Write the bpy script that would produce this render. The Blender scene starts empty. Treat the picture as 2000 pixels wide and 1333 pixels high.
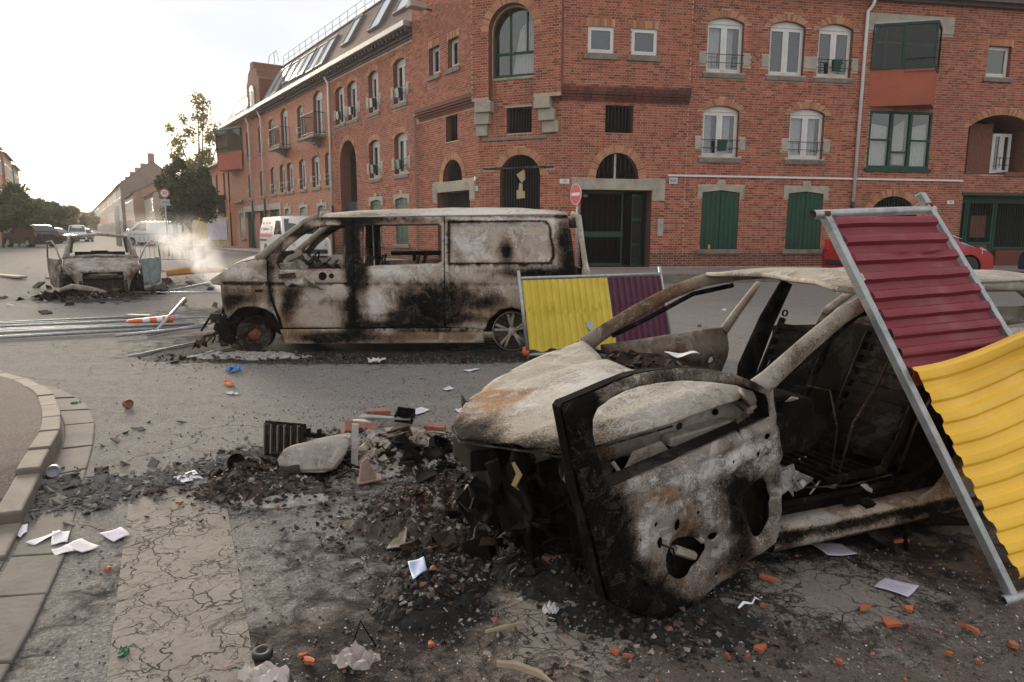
import bpy, bmesh, math, random
import numpy as np
from mathutils import Vector, Matrix, Euler, noise as mnoise
from mathutils.geometry import delaunay_2d_cdt
random.seed(7)
SC = bpy.context.scene
COL = SC.collection
rad = math.radians
# ---------------------------------------------------------------- camera
EYE = 1.55; F = 1360.0; PITCH = math.atan(211.5 / F); ROLL = 0.004
_fw = Vector((0, math.cos(PITCH), -math.sin(PITCH))); _up = Vector((0, math.sin(PITCH), math.cos(PITCH))); _rt = Vector((1, 0, 0))
_c, _s = math.cos(ROLL), math.sin(ROLL)
_rt, _up = _rt * _c + _up * _s, _up * _c - _rt * _s
cam = bpy.data.objects.new('camera', bpy.data.cameras.new('camera')); COL.objects.link(cam)
M = Matrix.Identity(4)
for i in range(3):
    M[i][0] = _rt[i]; M[i][1] = _up[i]; M[i][2] = -_fw[i]
M[0][3], M[1][3], M[2][3] = 0, 0, EYE
cam.matrix_world = M
cam.data.sensor_width = 36; cam.data.lens = F / 2000 * 36; cam.data.clip_start = 0.05; cam.data.clip_end = 5000
SC.camera = cam
# ---------------------------------------------------------------- sky: overcast veil over a Nishita sky, low sun behind it at the end of the street
SUN_AZ, SUN_EL = -34.0, 11.0
W = bpy.data.worlds.new('World'); SC.world = W; W.use_nodes = True
nt = W.node_tree; nt.nodes.clear()
def N(nt, t, **kw):
    n = nt.nodes.new(t)
    for k, v in kw.items():
        if k.startswith('i_'):
            n.inputs[k[2:].replace('_', ' ')].default_value = v
        else: setattr(n, k, v)
    return n
def LK(nt, a, b): nt.links.new(a, b)
out = N(nt, 'ShaderNodeOutputWorld'); bg = N(nt, 'ShaderNodeBackground')
sky = N(nt, 'ShaderNodeTexSky', sky_type='NISHITA', sun_disc=False, sun_elevation=rad(SUN_EL), sun_rotation=rad(SUN_AZ), altitude=30, air_density=1.3, dust_density=3.0)
tc = N(nt, 'ShaderNodeTexCoord'); mp = N(nt, 'ShaderNodeMapping'); mp.inputs['Scale'].default_value = (1, 1, 3.2)
LK(nt, tc.outputs['Generated'], mp.inputs['Vector'])
nz = N(nt, 'ShaderNodeTexNoise'); nz.inputs['Scale'].default_value = 2.2; nz.inputs['Detail'].default_value = 7; nz.inputs['Roughness'].default_value = .5
LK(nt, mp.outputs[0], nz.inputs['Vector'])
cr = N(nt, 'ShaderNodeValToRGB'); cr.color_ramp.elements[0].position = .36; cr.color_ramp.elements[0].color = (2.8, 2.93, 3.2, 1)
cr.color_ramp.elements[1].position = .66; cr.color_ramp.elements[1].color = (3.5, 3.46, 3.34, 1)
LK(nt, nz.outputs['Fac'], cr.inputs[0])
# glow of the veiled sun
dot = N(nt, 'ShaderNodeVectorMath', operation='DOT_PRODUCT'); dot.inputs[1].default_value = (math.sin(rad(SUN_AZ)) * math.cos(rad(4)), math.cos(rad(SUN_AZ)) * math.cos(rad(4)), math.sin(rad(4)))
nrm = N(nt, 'ShaderNodeVectorMath', operation='NORMALIZE'); LK(nt, tc.outputs['Generated'], nrm.inputs[0]); LK(nt, nrm.outputs[0], dot.inputs[0])
gl = N(nt, 'ShaderNodeMapRange'); gl.inputs['From Min'].default_value = .968; gl.inputs['From Max'].default_value = 1.0; gl.interpolation_type = 'SMOOTHSTEP'
LK(nt, dot.outputs['Value'], gl.inputs['Value'])
glc = N(nt, 'ShaderNodeMix', data_type='RGBA', blend_type='ADD'); glc.inputs[7].default_value = (7.5, 5.6, 2.9, 1)
LK(nt, gl.outputs[0], glc.inputs[0]); LK(nt, cr.outputs[0], glc.inputs[6])
mx = N(nt, 'ShaderNodeMix', data_type='RGBA'); mx.inputs[0].default_value = .995
LK(nt, sky.outputs[0], mx.inputs[6]); LK(nt, glc.outputs[2], mx.inputs[7])
LK(nt, mx.outputs[2], bg.inputs[0]); bg.inputs[1].default_value = 0.1
LK(nt, bg.outputs[0], out.inputs[0])
sun = bpy.data.objects.new('sun', bpy.data.lights.new('sun', 'SUN')); COL.objects.link(sun)
sun.data.energy = 2.2; sun.data.angle = rad(20); sun.data.color = (1, .86, .68)
sd = Vector((math.sin(rad(SUN_AZ)) * math.cos(rad(SUN_EL)), math.cos(rad(SUN_AZ)) * math.cos(rad(SUN_EL)), math.sin(rad(SUN_EL))))
sun.rotation_euler = sd.to_track_quat('Z', 'Y').to_euler()
SC.view_settings.view_transform = 'Standard'; SC.view_settings.look = 'None'; SC.view_settings.exposure = 1.62; SC.view_settings.gamma = 1
SC.view_settings.use_curve_mapping = False
# ---------------------------------------------------------------- object helpers
def tag(o, label=None, cat=None, group=None, kind=None):
    if label: o['label'] = label
    if cat: o['category'] = cat
    if group: o['group'] = group
    if kind: o['kind'] = kind
    return o
def thing(name, label, cat, loc=(0, 0, 0), rz=0.0, group=None):
    o = bpy.data.objects.new(name, None); COL.objects.link(o); o.empty_display_size = .2
    o.location = loc; o.rotation_euler = (0, 0, rz)
    return tag(o, label, cat, group)
def link(name, me, mat=None, parent=None, smooth=False):
    o = bpy.data.objects.new(name, me); COL.objects.link(o)
    if mat is not None and len(me.materials) == 0:
        for m_ in (mat if isinstance(mat, (list, tuple)) else [mat]): me.materials.append(m_)
    if smooth:
        me.polygons.foreach_set('use_smooth', [True] * len(me.polygons))
    if parent is not None: o.parent = parent
    return o
def copy_tree(o, parent=None):
    c = o.copy(); COL.objects.link(c)
    if parent is not None: c.parent = parent
    for ch in list(o.children): copy_tree(ch, c)
    return c
class MB:
    """collects simple shapes into one mesh"""
    def __init__(s): s.v = []; s.f = []; s.m = []; s.uv = None
    def add(s, vs, fs, m=0):
        b = len(s.v); s.v += [tuple(p) for p in vs]; s.f += [tuple(i + b for i in q) for q in fs]; s.m += [m] * len(fs)
    def box(s, x0, x1, y0, y1, z0, z1, m=0, M=None):
        vs = [(x, y, z) for x in (x0, x1) for y in (y0, y1) for z in (z0, z1)]
        if M is not None: vs = [M @ Vector(p) for p in vs]
        s.add(vs, [(0, 1, 3, 2), (4, 6, 7, 5), (0, 4, 5, 1), (2, 3, 7, 6), (0, 2, 6, 4), (1, 5, 7, 3)], m)
    def tube(s, pts, r, n=8, m=0, cap=True, flat=1.0):
        pts = [Vector(p) for p in pts]; rs = r if isinstance(r, (list, tuple)) else [r] * len(pts)
        b = len(s.v); prev = None
        for i, p in enumerate(pts):
            d = (pts[min(i + 1, len(pts) - 1)] - pts[max(i - 1, 0)]).normalized()
            a = Vector((0, 0, 1)) if abs(d.z) < .9 else Vector((1, 0, 0))
            if prev is not None: a = prev
            x = (a - d * a.dot(d)).normalized(); y = d.cross(x); prev = x
            for k in range(n):
                t = 2 * math.pi * k / n
                s.v.append(tuple(p + (x * math.cos(t) + y * math.sin(t) * flat) * rs[i]))
        for i in range(len(pts) - 1):
            for k in range(n):
                s.f.append((b + i * n + k, b + i * n + (k + 1) % n, b + (i + 1) * n + (k + 1) % n, b + (i + 1) * n + k)); s.m.append(m)
        if cap:
            s.f.append(tuple(b + k for k in reversed(range(n)))); s.m.append(m)
            s.f.append(tuple(b + (len(pts) - 1) * n + k for k in range(n))); s.m.append(m)
    def lathe(s, prof, n=20, c=(0, 0, 0), axis='z', m=0):
        b = len(s.v); c = Vector(c)
        for (r, h) in prof:
            for k in range(n):
                t = 2 * math.pi * k / n
                if axis == 'z': p = Vector((r * math.cos(t), r * math.sin(t), h))
                elif axis == 'y': p = Vector((r * math.cos(t), h, r * math.sin(t)))
                else: p = Vector((h, r * math.cos(t), r * math.sin(t)))
                s.v.append(tuple(c + p))
        for i in range(len(prof) - 1):
            for k in range(n):
                s.f.append((b + i * n + k, b + i * n + (k + 1) % n, b + (i + 1) * n + (k + 1) % n, b + (i + 1) * n + k)); s.m.append(m)
    def prism(s, pts, a, b_, fn, m=0):
        """2D polygon pts extruded between depths a and b_; fn(x,y,d)->3D"""
        n = len(pts); b = len(s.v)
        s.v += [tuple(fn(x, y, a)) for x, y in pts] + [tuple(fn(x, y, b_)) for x, y in pts]
        s.f += [tuple(b + i for i in range(n)), tuple(b + n + i for i in reversed(range(n)))]; s.m += [m, m]
        for i in range(n):
            j = (i + 1) % n; s.f.append((b + i, b + n + i, b + n + j, b + j)); s.m.append(m)
    def mesh(s, name, fix=True):
        me = bpy.data.meshes.new(name); me.from_pydata(s.v, [], s.f); me.polygons.foreach_set('material_index', s.m)
        if fix:
            bm = bmesh.new(); bm.from_mesh(me); bmesh.ops.recalc_face_normals(bm, faces=bm.faces); bm.to_mesh(me); bm.free()
        me.update(); return me
    def obj(s, name, mat, parent=None, smooth=False, bevel=0, fix=True):
        o = link(name, s.mesh(name, fix), mat, parent, smooth)
        if bevel:
            md = o.modifiers.new('bevel', 'BEVEL'); md.width = bevel; md.segments = 2; md.limit_method = 'ANGLE'; md.angle_limit = rad(40)
        return o
def inpoly(P, poly):
    x, y = P[:, 0], P[:, 1]; c = np.zeros(len(P), bool); n = len(poly)
    for i in range(n):
        x0, y0 = poly[i]; x1, y1 = poly[(i + 1) % n]
        if y0 == y1: continue
        m = ((y0 > y) != (y1 > y)) & (x < (x1 - x0) * (y - y0) / (y1 - y0) + x0); c ^= m
    return c
def subdiv(poly, res, closed=True):
    o = []; n = len(poly)
    for i in range(n if closed else n - 1):
        a = poly[i]; b = poly[(i + 1) % n]; k = max(1, int(math.hypot(b[0] - a[0], b[1] - a[1]) / res + .5))
        o += [(a[0] + (b[0] - a[0]) * j / k, a[1] + (b[1] - a[1]) * j / k) for j in range(k)]
    if not closed: o.append(poly[-1])
    return o
def smoothpoly(poly, it=1):
    for _ in range(it):
        o = []
        for i in range(len(poly)):
            a = poly[i]; b = poly[(i + 1) % len(poly)]
            o += [(a[0] * .75 + b[0] * .25, a[1] * .75 + b[1] * .25), (a[0] * .25 + b[0] * .75, a[1] * .25 + b[1] * .75)]
        poly = o
    return poly
def triangulate(outline, holes=(), lines=(), res=None):
    vs = []; es = []
    for lp in [outline] + list(holes):
        p = subdiv(lp, res) if res else list(lp); b = len(vs); vs += p; es += [(b + i, b + (i + 1) % len(p)) for i in range(len(p))]
    for ln in lines:
        p = subdiv(ln, res, False) if res else list(ln); b = len(vs); vs += p; es += [(b + i, b + i + 1) for i in range(len(p) - 1)]
    if res:
        A = np.array(outline); x0, y0 = A.min(0); x1, y1 = A.max(0)
        gx, gy = np.meshgrid(np.arange(x0 + res / 2, x1, res), np.arange(y0 + res / 2, y1, res)); G = np.stack([gx.ravel(), gy.ravel()], 1)
        G += (np.random.RandomState(3).rand(*G.shape) - .5) * res * .3
        m = inpoly(G, outline)
        for h in holes: m &= ~inpoly(G, h)
        G = G[m]; Bp = np.array(vs); keep = np.ones(len(G), bool)
        for i in range(0, len(G), 2000):
            d = ((G[i:i + 2000, None, :] - Bp[None]) ** 2).sum(2).min(1); keep[i:i + 2000] = d > (res * .45) ** 2
        vs = vs + [tuple(g) for g in G[keep]]
    r = delaunay_2d_cdt([Vector(v) for v in vs], es, [], 0, 1e-5)
    V = np.array([(v[0], v[1]) for v in r[0]]); T = [tuple(f) for f in r[2]]
    if not T: return V, []
    Cn = np.array([V[list(t)].mean(0) for t in T]); m = inpoly(Cn, outline)
    for h in holes: m &= ~inpoly(Cn, h)
    return V, [t for t, k in zip(T, m) if k]
def sheet(name, outline, fn, mat, parent=None, holes=(), lines=(), res=.05, thick=.003, burn=None, smooth=True, uv=False):
    V, T = triangulate(outline, holes, lines, res)
    used = sorted({i for t in T for i in t}); mp_ = {a: b for b, a in enumerate(used)}
    V = V[used]; T = [tuple(mp_[i] for i in t) for t in T]
    me = bpy.data.meshes.new(name); me.from_pydata([tuple(fn(x, y)) for x, y in V], [], T)
    if burn is not None:
        at = me.color_attributes.new('burn', 'FLOAT_COLOR', 'POINT')
        at.data.foreach_set('color', [c for x, y in V for c in (*burn(x, y), 1.0)])
    if uv:
        ul = me.uv_layers.new(name='UVMap'); li = np.zeros(len(me.loops), int); me.loops.foreach_get('vertex_index', li)
        ul.data.foreach_set('uv', V[li].astype(float).ravel())
    o = link(name, me, mat, parent, smooth)
    if thick:
        md = o.modifiers.new('thickness', 'SOLIDIFY'); md.thickness = thick; md.offset = 0
    return o
def blobs(L, base=(0, 0, 0)):
    """soft patches of soot / rust / ash: (x, y, rx, ry, soot, rust, ash)"""
    def f(x, y):
        c = list(base)
        for (bx, by, rx, ry, s, r, a) in L:
            w = math.exp(-(((x - bx) / rx) ** 2 + ((y - by) / ry) ** 2)); c[0] += s * w; c[1] += r * w; c[2] += a * w
        return (max(0, min(1, c[0])), max(0, min(1, c[1])), max(0, min(1, c[2])))
    return f
# ---------------------------------------------------------------- materials
def mat(name, col=(.5, .5, .5), rough=.7, metal=0.0, spec=.5):
    m = bpy.data.materials.new(name); m.use_nodes = True; t = m.node_tree; b = t.nodes['Principled BSDF']
    b.inputs['Base Color'].default_value = (*col, 1); b.inputs['Roughness'].default_value = rough; b.inputs['Metallic'].default_value = metal
    b.inputs['Specular IOR Level'].default_value = spec
    return m, t, b
def nnoise(t, scale, detail=6, rough=.55, vec=None, dist=0.0):
    n = t.nodes.new('ShaderNodeTexNoise'); n.inputs['Scale'].default_value = scale; n.inputs['Detail'].default_value = detail; n.inputs['Roughness'].default_value = rough; n.inputs['Distortion'].default_value = dist
    if vec is not None: t.links.new(vec, n.inputs['Vector'])
    return n.outputs['Fac']
def ramp(t, v, stops):
    r = t.nodes.new('ShaderNodeValToRGB'); e = r.color_ramp.elements
    for i, (p, c) in enumerate(stops):
        x = e[i] if i < 2 else e.new(p)
        x.position = p; x.color = (*c, 1) if len(c) == 3 else c
    t.links.new(v, r.inputs[0]); return r.outputs[0]
def mrange(t, v, a, b, c=0.0, d=1.0, smooth=True):
    r = t.nodes.new('ShaderNodeMapRange'); r.interpolation_type = 'SMOOTHSTEP' if smooth else 'LINEAR'
    for k, x in zip(('From Min', 'From Max', 'To Min', 'To Max'), (a, b, c, d)): r.inputs[k].default_value = x
    t.links.new(v, r.inputs['Value']); return r.outputs[0]
def mixc(t, f, a, b, mode='MIX'):
    m = t.nodes.new('ShaderNodeMix'); m.data_type = 'RGBA'; m.blend_type = mode
    for i, x in ((0, f), (6, a), (7, b)):
        if isinstance(x, (int, float)): m.inputs[i].default_value = x
        elif isinstance(x, tuple): m.inputs[i].default_value = (*x, 1)
        else: t.links.new(x, m.inputs[i])
    return m.outputs[2]
def mth(t, op, a, b=0.0, clamp=False):
    m = t.nodes.new('ShaderNodeMath'); m.operation = op; m.use_clamp = clamp
    for i, x in enumerate((a, b)):
        if isinstance(x, (int, float)): m.inputs[i].default_value = x
        else: t.links.new(x, m.inputs[i])
    return m.outputs[0]
def bump(t, bsdf, h, strength=.4, dist=.01):
    b = t.nodes.new('ShaderNodeBump'); b.inputs['Strength'].default_value = strength; b.inputs['Distance'].default_value = dist
    t.links.new(h, b.inputs['Height']); t.links.new(b.outputs[0], bsdf.inputs['Normal'])
def coords(t, kind='Object', scale=(1, 1, 1)):
    c = t.nodes.new('ShaderNodeTexCoord'); m = t.nodes.new('ShaderNodeMapping'); m.inputs['Scale'].default_value = scale
    t.links.new(c.outputs[kind], m.inputs[0]); return m.outputs[0]
def voro(t, scale, vec, feature='F1', out='Distance', rnd=1.0):
    v = t.nodes.new('ShaderNodeTexVoronoi'); v.feature = feature; v.inputs['Scale'].default_value = scale; v.inputs['Randomness'].default_value = rnd
    t.links.new(vec, v.inputs['Vector']); return v.outputs[out]
def attr(t, name):
    a = t.nodes.new('ShaderNodeAttribute'); a.attribute_name = name
    s = t.nodes.new('ShaderNodeSeparateColor'); t.links.new(a.outputs['Color'], s.inputs[0]); return s.outputs
def simple(name, col, rough=.7, metal=0.0, var=.25, sc=6.0, bmp=.15, spec=.5, dirt=None):
    """plain surface with tone variation, grain and a little grime"""
    m, t, b = mat(name, col, rough, metal, spec); v = coords(t)
    n = nnoise(t, sc, 8, .65, v); lo = tuple(c * (1 - var) for c in col); hi = tuple(min(1, c * (1 + var)) for c in col)
    c = ramp(t, n, [(.3, lo), (.7, hi)])
    if dirt:
        n2 = nnoise(t, sc * .45, 10, .7, v, .6); c = mixc(t, mrange(t, n2, .5, .72, 0, .85), c, dirt)
    t.links.new(c, b.inputs['Base Color']); bump(t, b, nnoise(t, sc * 9, 4, .6, v), bmp, .004)
    return m
def burnt(name, base=(.40, .345, .29), ash=(.56, .53, .50), sootlvl=0.0, rustlvl=0.0, sc=1.0, spk=.6):
    m, t, b = mat(name, base, .9, .0, .05); v = coords(t); A = attr(t, 'burn')
    n1 = nnoise(t, 2.2 * sc, 10, .62, v, .4); n2 = nnoise(t, 9 * sc, 9, .7, v, .8); n3 = nnoise(t, 60 * sc, 5, .75, v)
    n4 = nnoise(t, 24 * sc, 8, .75, v, 1.2)
    c = ramp(t, n2, [(.25, tuple(x * .68 for x in base)), (.5, base), (.8, tuple(min(1, x * 1.18) for x in base))])
    af = mth(t, 'ADD', mth(t, 'MULTIPLY', A[2], .9), mth(t, 'MULTIPLY', mth(t, 'SUBTRACT', n4, .5), 1.3)); c = mixc(t, mrange(t, af, .18, .5), c, ash)
    rf = mth(t, 'ADD', mth(t, 'ADD', mth(t, 'MULTIPLY', A[1], .9), rustlvl), mth(t, 'MULTIPLY', mth(t, 'SUBTRACT', n1, .5), 1.5))
    rc = ramp(t, n4, [(.3, (.11, .055, .032)), (.5, (.30, .17, .09)), (.75, (.42, .27, .15))]); c = mixc(t, mrange(t, rf, .22, .55, 0, .85), c, rc)
    sf = mth(t, 'ADD', mth(t, 'ADD', mth(t, 'MULTIPLY', A[0], 1.05), sootlvl), mth(t, 'MULTIPLY', mth(t, 'SUBTRACT', n2, .5), .75))
    sf = mth(t, 'ADD', sf, mth(t, 'MULTIPLY', mth(t, 'SUBTRACT', n1, .5), 1.15)); sf = mth(t, 'ADD', sf, mth(t, 'MULTIPLY', mth(t, 'SUBTRACT', n3, .5), spk)); sf = mth(t, 'ADD', sf, mth(t, 'MULTIPLY', mth(t, 'SUBTRACT', n4, .5), .5)); vs3 = coords(t, 'Object', (7, 7, .8)); sf = mth(t, 'ADD', sf, mth(t, 'MULTIPLY', mth(t, 'SUBTRACT', nnoise(t, 2.0, 6, .65, vs3), .5), .45))
    brown = mixc(t, mrange(t, sf, .02, .50, 0, .85), c, tuple(x * k for x, k in zip(base, (.34, .27, .23)))); c = mixc(t, mrange(t, sf, .34, .80), brown, mixc(t, mrange(t, n4, .45, .7), (.0035, .003, .0028), (.017, .014, .012)))
    # burnt paint lifting in islands with dark rims
    pn = nnoise(t, 3.4 * sc, 9, .66, v, .9); isl_ = mrange(t, pn, .535, .55); c = mixc(t, mth(t, 'MULTIPLY', mth(t, 'MULTIPLY', isl_, .26), mrange(t, sf, .15, .5, 1, .04)), c, tuple(min(1, x * 1.25) for x in ash)); dd_ = mth(t, 'ABSOLUTE', mth(t, 'SUBTRACT', pn, .542)); rim_ = mth(t, 'MULTIPLY', mrange(t, dd_, .002, .014, 1, 0), mrange(t, n1, .40, .55)); c = mixc(t, mth(t, 'MULTIPLY', rim_, .75), c, tuple(x * .25 for x in base))
    pn2 = nnoise(t, 7 * sc, 7, .68, v, 1.0); dd2 = mth(t, 'ABSOLUTE', mth(t, 'SUBTRACT', pn2, .5)); c = mixc(t, mth(t, 'MULTIPLY', mth(t, 'MULTIPLY', mrange(t, dd2, .001, .012, 1, 0), mrange(t, n1, .5, .62)), .55), c, tuple(x * .3 for x in base))
    # flaked specks
    sp = mrange(t, n3, .64, .70, 0, .7); c = mixc(t, sp, c, (.10, .075, .06))
    t.links.new(c, b.inputs['Base Color']); h = mth(t, 'ADD', mth(t, 'MULTIPLY', n4, .6), mth(t, 'MULTIPLY', n3, .5)); bump(t, b, h, .55, .008)
    return m
MT = {}
MT['burnt'] = burnt('burnt_steel', (.43, .36, .295), (.60, .56, .52), .02, .06)
MT['burnt_tan'] = burnt('burnt_tan_steel', (.34, .30, .25), (.47, .445, .41), .05, .02, 1.9, 1.5)
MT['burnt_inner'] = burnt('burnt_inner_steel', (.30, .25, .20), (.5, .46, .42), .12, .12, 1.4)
MT['char'] = burnt('charred', (.012, .0095, .0085), (.06, .056, .052), .26, -.7, 1.8)
MT['rustchar'] = burnt('rusty_char', (.05, .034, .026), (.20, .18, .16), .16, -.12, 2.2)
MT['white_pvc'] = simple('white_pvc', (.66, .64, .60), .4, 0, .08, 3, .03)
MT['stone'] = simple('pale_stone', (.36, .32, .25), .85, 0, .22, 3, .5, dirt=(.16, .14, .11))
MT['sillstone'] = simple('grey_sill_stone', (.20, .175, .14), .85, 0, .3, 4, .5, dirt=(.07, .06, .05))
MT['green'] = simple('dark_green_paint', (.007, .052, .030), .5, 0, .2, 2.5, .12, dirt=(.012, .034, .024), spec=.3)
MT['greendk'] = simple('near_black_green_paint', (.010, .035, .028), .5, 0, .2, 2.5, .1)
MT['zinc'] = simple('weathered_zinc', (.38, .37, .35), .5, .3, .15, 3, .1, dirt=(.18, .17, .16))
MT['galv'] = simple('galvanised_steel', (.36, .37, .37), .42, .55, .22, 14, .2, dirt=(.2, .19, .18))
MT['dark'] = simple('dark_interior', (.006, .005, .0045), 1.0, 0, .3, 3, 0)  # near-black colour stands in for the darkness of unlit rooms behind openings
MT['iron'] = simple('dark_iron', (.02, .022, .022), .5, .2, .3, 6, .1)
MT['curtain'] = simple('net_curtain', (.46, .45, .43), .9, 0, .1, 8, .1)
MT['rubber'] = simple('black_rubber', (.018, .018, .018), .75, 0, .3, 20, .2)
MT['ochre'] = simple('rust_red_panel', (.36, .075, .035), .6, 0, .12, 1.2, .05, dirt=(.22, .06, .035))
MT['slate'] = simple('slate_roof', (.09, .07, .065), .7, 0, .3, 5, .4)
def glass(name, tint=(.02, .025, .028), trans=.35, rough=.03, base=.12):
    m = bpy.data.materials.new(name); m.use_nodes = True; t = m.node_tree; t.nodes.clear(); o = t.nodes.new('ShaderNodeOutputMaterial')
    g = t.nodes.new('ShaderNodeBsdfGlossy'); g.inputs['Roughness'].default_value = rough; g.inputs['Color'].default_value = (.9, .93, .95, 1)
    d = t.nodes.new('ShaderNodeBsdfTransparent'); d.inputs['Color'].default_value = (*[min(1, trans * (1 + x)) for x in tint], 1)
    fr = t.nodes.new('ShaderNodeLayerWeight'); fr.inputs['Blend'].default_value = .5
    f = mth(t, 'ADD', mth(t, 'MULTIPLY', mth(t, 'POWER', fr.outputs['Facing'], 3.5), .85), base, True)
    v = coords(t); nb = t.nodes.new('ShaderNodeBump'); nb.inputs['Strength'].default_value = .05; nb.inputs['Distance'].default_value = .02
    t.links.new(nnoise(t, 1.3, 2, .5, v), nb.inputs['Height']); t.links.new(nb.outputs[0], g.inputs['Normal'])
    mx_ = t.nodes.new('ShaderNodeMixShader'); t.links.new(f, mx_.inputs[0]); t.links.new(d.outputs[0], mx_.inputs[1]); t.links.new(g.outputs[0], mx_.inputs[2]); t.links.new(mx_.outputs[0], o.inputs[0])
    return m
MT['glass'] = glass('window_glass', trans=.8)
MT['glassdk'] = glass('tinted_glass', trans=.12); MT['glassbay'] = glass('bay_glass', trans=.22, base=.04)
# bricks: every brick is its own island, with its own tone
m, t, b = mat('brick', (.3, .1, .06), .85, 0, .2); v = coords(t)
geo = t.nodes.new('ShaderNodeNewGeometry'); oi = t.nodes.new('ShaderNodeObjectInfo')
rn = mth(t, 'FRACT', mth(t, 'ADD', geo.outputs['Random Per Island'], oi.outputs['Random']))
bc = ramp(t, rn, [(0, (.11, .030, .021)), (.18, (.21, .050, .032)), (.42, (.31, .075, .045)), (.68, (.385, .10, .058)), (.9, (.46, .145, .083)), (1, (.30, .14, .09))])
big = nnoise(t, .45, 4, .6, v); bc = mixc(t, mrange(t, big, .35, .7, 0, .45), bc, (.20, .06, .038), 'MIX'); vs4 = coords(t, 'Object', (1.6, 1.6, .12)); bc = mixc(t, mrange(t, nnoise(t, 1.6, 6, .65, vs4), .54, .78, 0, .55), bc, (.085, .045, .034))
fine = nnoise(t, 45, 5, .7, v); bc = mixc(t, mrange(t, fine, .3, .75, 0, .35), bc, (.40, .19, .12))
t.links.new(bc, b.inputs['Base Color']); bump(t, b, fine, .5, .004); MT['brick'] = m
m, t, b = mat('painted_plinth_brick', (.2, .07, .05), .8, 0, .2); v = coords(t)
geo = t.nodes.new('ShaderNodeNewGeometry'); bc = ramp(t, geo.outputs['Random Per Island'], [(0, (.10, .035, .026)), (.5, (.15, .048, .034)), (1, (.20, .068, .045))])
bc = mixc(t, mrange(t, nnoise(t, 1.2, 8, .7, v), .45, .7, 0, .7), bc, (.075, .055, .04)); t.links.new(bc, b.inputs['Base Color']); bump(t, b, nnoise(t, 40, 5, .7, v), .4, .004); MT['plinth'] = m
m, t, b = mat('arch_brick', (.3, .1, .06), .85, 0, .2); v = coords(t); geo = t.nodes.new('ShaderNodeNewGeometry')
bc = ramp(t, geo.outputs['Random Per Island'], [(0, (.30, .12, .065)), (.5, (.42, .19, .10)), (1, (.52, .27, .15))]); t.links.new(bc, b.inputs['Base Color']); bump(t, b, nnoise(t, 40, 5, .7, v), .4, .004); MT['archbrick'] = m
MT['mortar'] = simple('mortar', (.50, .34, .25), .95, 0, .2, 5, .3, dirt=(.24, .17, .13))
# far walls: bricks too small to tell apart
m, t, b = mat('far_brick_wall', (.3, .1, .06), .85, 0, .2); uvn = t.nodes.new('ShaderNodeTexCoord')
bt = t.nodes.new('ShaderNodeTexBrick'); bt.inputs['Scale'].default_value = 1; bt.inputs['Brick Width'].default_value = .22; bt.inputs['Row Height'].default_value = .073; bt.inputs['Mortar Size'].default_value = .008
bt.inputs['Color1'].default_value = (.42, .135, .07, 1); bt.inputs['Color2'].default_value = (.27, .082, .048, 1); bt.inputs['Mortar'].default_value = (.38, .26, .19, 1); bt.inputs['Bias'].default_value = -.1
t.links.new(uvn.outputs['UV'], bt.inputs['Vector']); t.links.new(bt.outputs['Color'], b.inputs['Base Color']); bump(t, b, bt.outputs['Fac'], -.5, .01); MT['farbrick'] = m
# ================================================================ GROUND
def GZ(x, y):
    d = y if y > 0 else 0; t = min(1, max(0, (d - 13) / 9)); return .35 * t * t * (3 - 2 * t)
m, t, b = mat('asphalt', (.07, .065, .06), .95, 0, .12); v = coords(t, 'Object'); A = attr(t, 'burn')
g1 = nnoise(t, 130, 3, .7, v); g2 = nnoise(t, .7, 7, .6, v); g3 = nnoise(t, 7, 9, .72, v, .5); vo = voro(t, 160, v)
vc = voro(t, 110, v, out='Color')
sv = t.nodes.new('ShaderNodeSeparateColor'); t.links.new(vc, sv.inputs[0])
c = ramp(t, sv.outputs[0], [(.0, (.115, .104, .096)), (.45, (.172, .157, .144)), (.8, (.215, .198, .182)), (1, (.30, .28, .26))])
c = mixc(t, mrange(t, g2, .3, .7, 0, .38), c, (.20, .182, .165)); c = mixc(t, mrange(t, g3, .5, .75, 0, .45), c, (.11, .10, .092))
# streaky tyre and flow marks along the street
v2 = coords(t, 'Object', (.25, 2.5, 1)); c = mixc(t, mrange(t, nnoise(t, 1.0, 6, .6, v2), .5, .75, 0, .35), c, (.25, .23, .21))
# fine cracks
vd = t.nodes.new('ShaderNodeVectorMath'); vd.operation = 'ADD'; nd = t.nodes.new('ShaderNodeTexNoise'); nd.inputs['Scale'].default_value = 3; nd.inputs['Detail'].default_value = 6
t.links.new(v, nd.inputs['Vector']); sc_ = t.nodes.new('ShaderNodeVectorMath'); sc_.operation = 'SCALE'; sc_.inputs['Scale'].default_value = .35; t.links.new(nd.outputs['Color'], sc_.inputs[0])
t.links.new(v, vd.inputs[0]); t.links.new(sc_.outputs[0], vd.inputs[1])
ck = voro(t, 1.1, vd.outputs[0], 'DISTANCE_TO_EDGE'); crk = mrange(t, ck, .0, .012, 1, 0); crk = mth(t, 'MULTIPLY', crk, mrange(t, g2, .45, .6, 0, 1))
c = mixc(t, mth(t, 'MULTIPLY', crk, .75), c, (.02, .018, .016))
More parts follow.
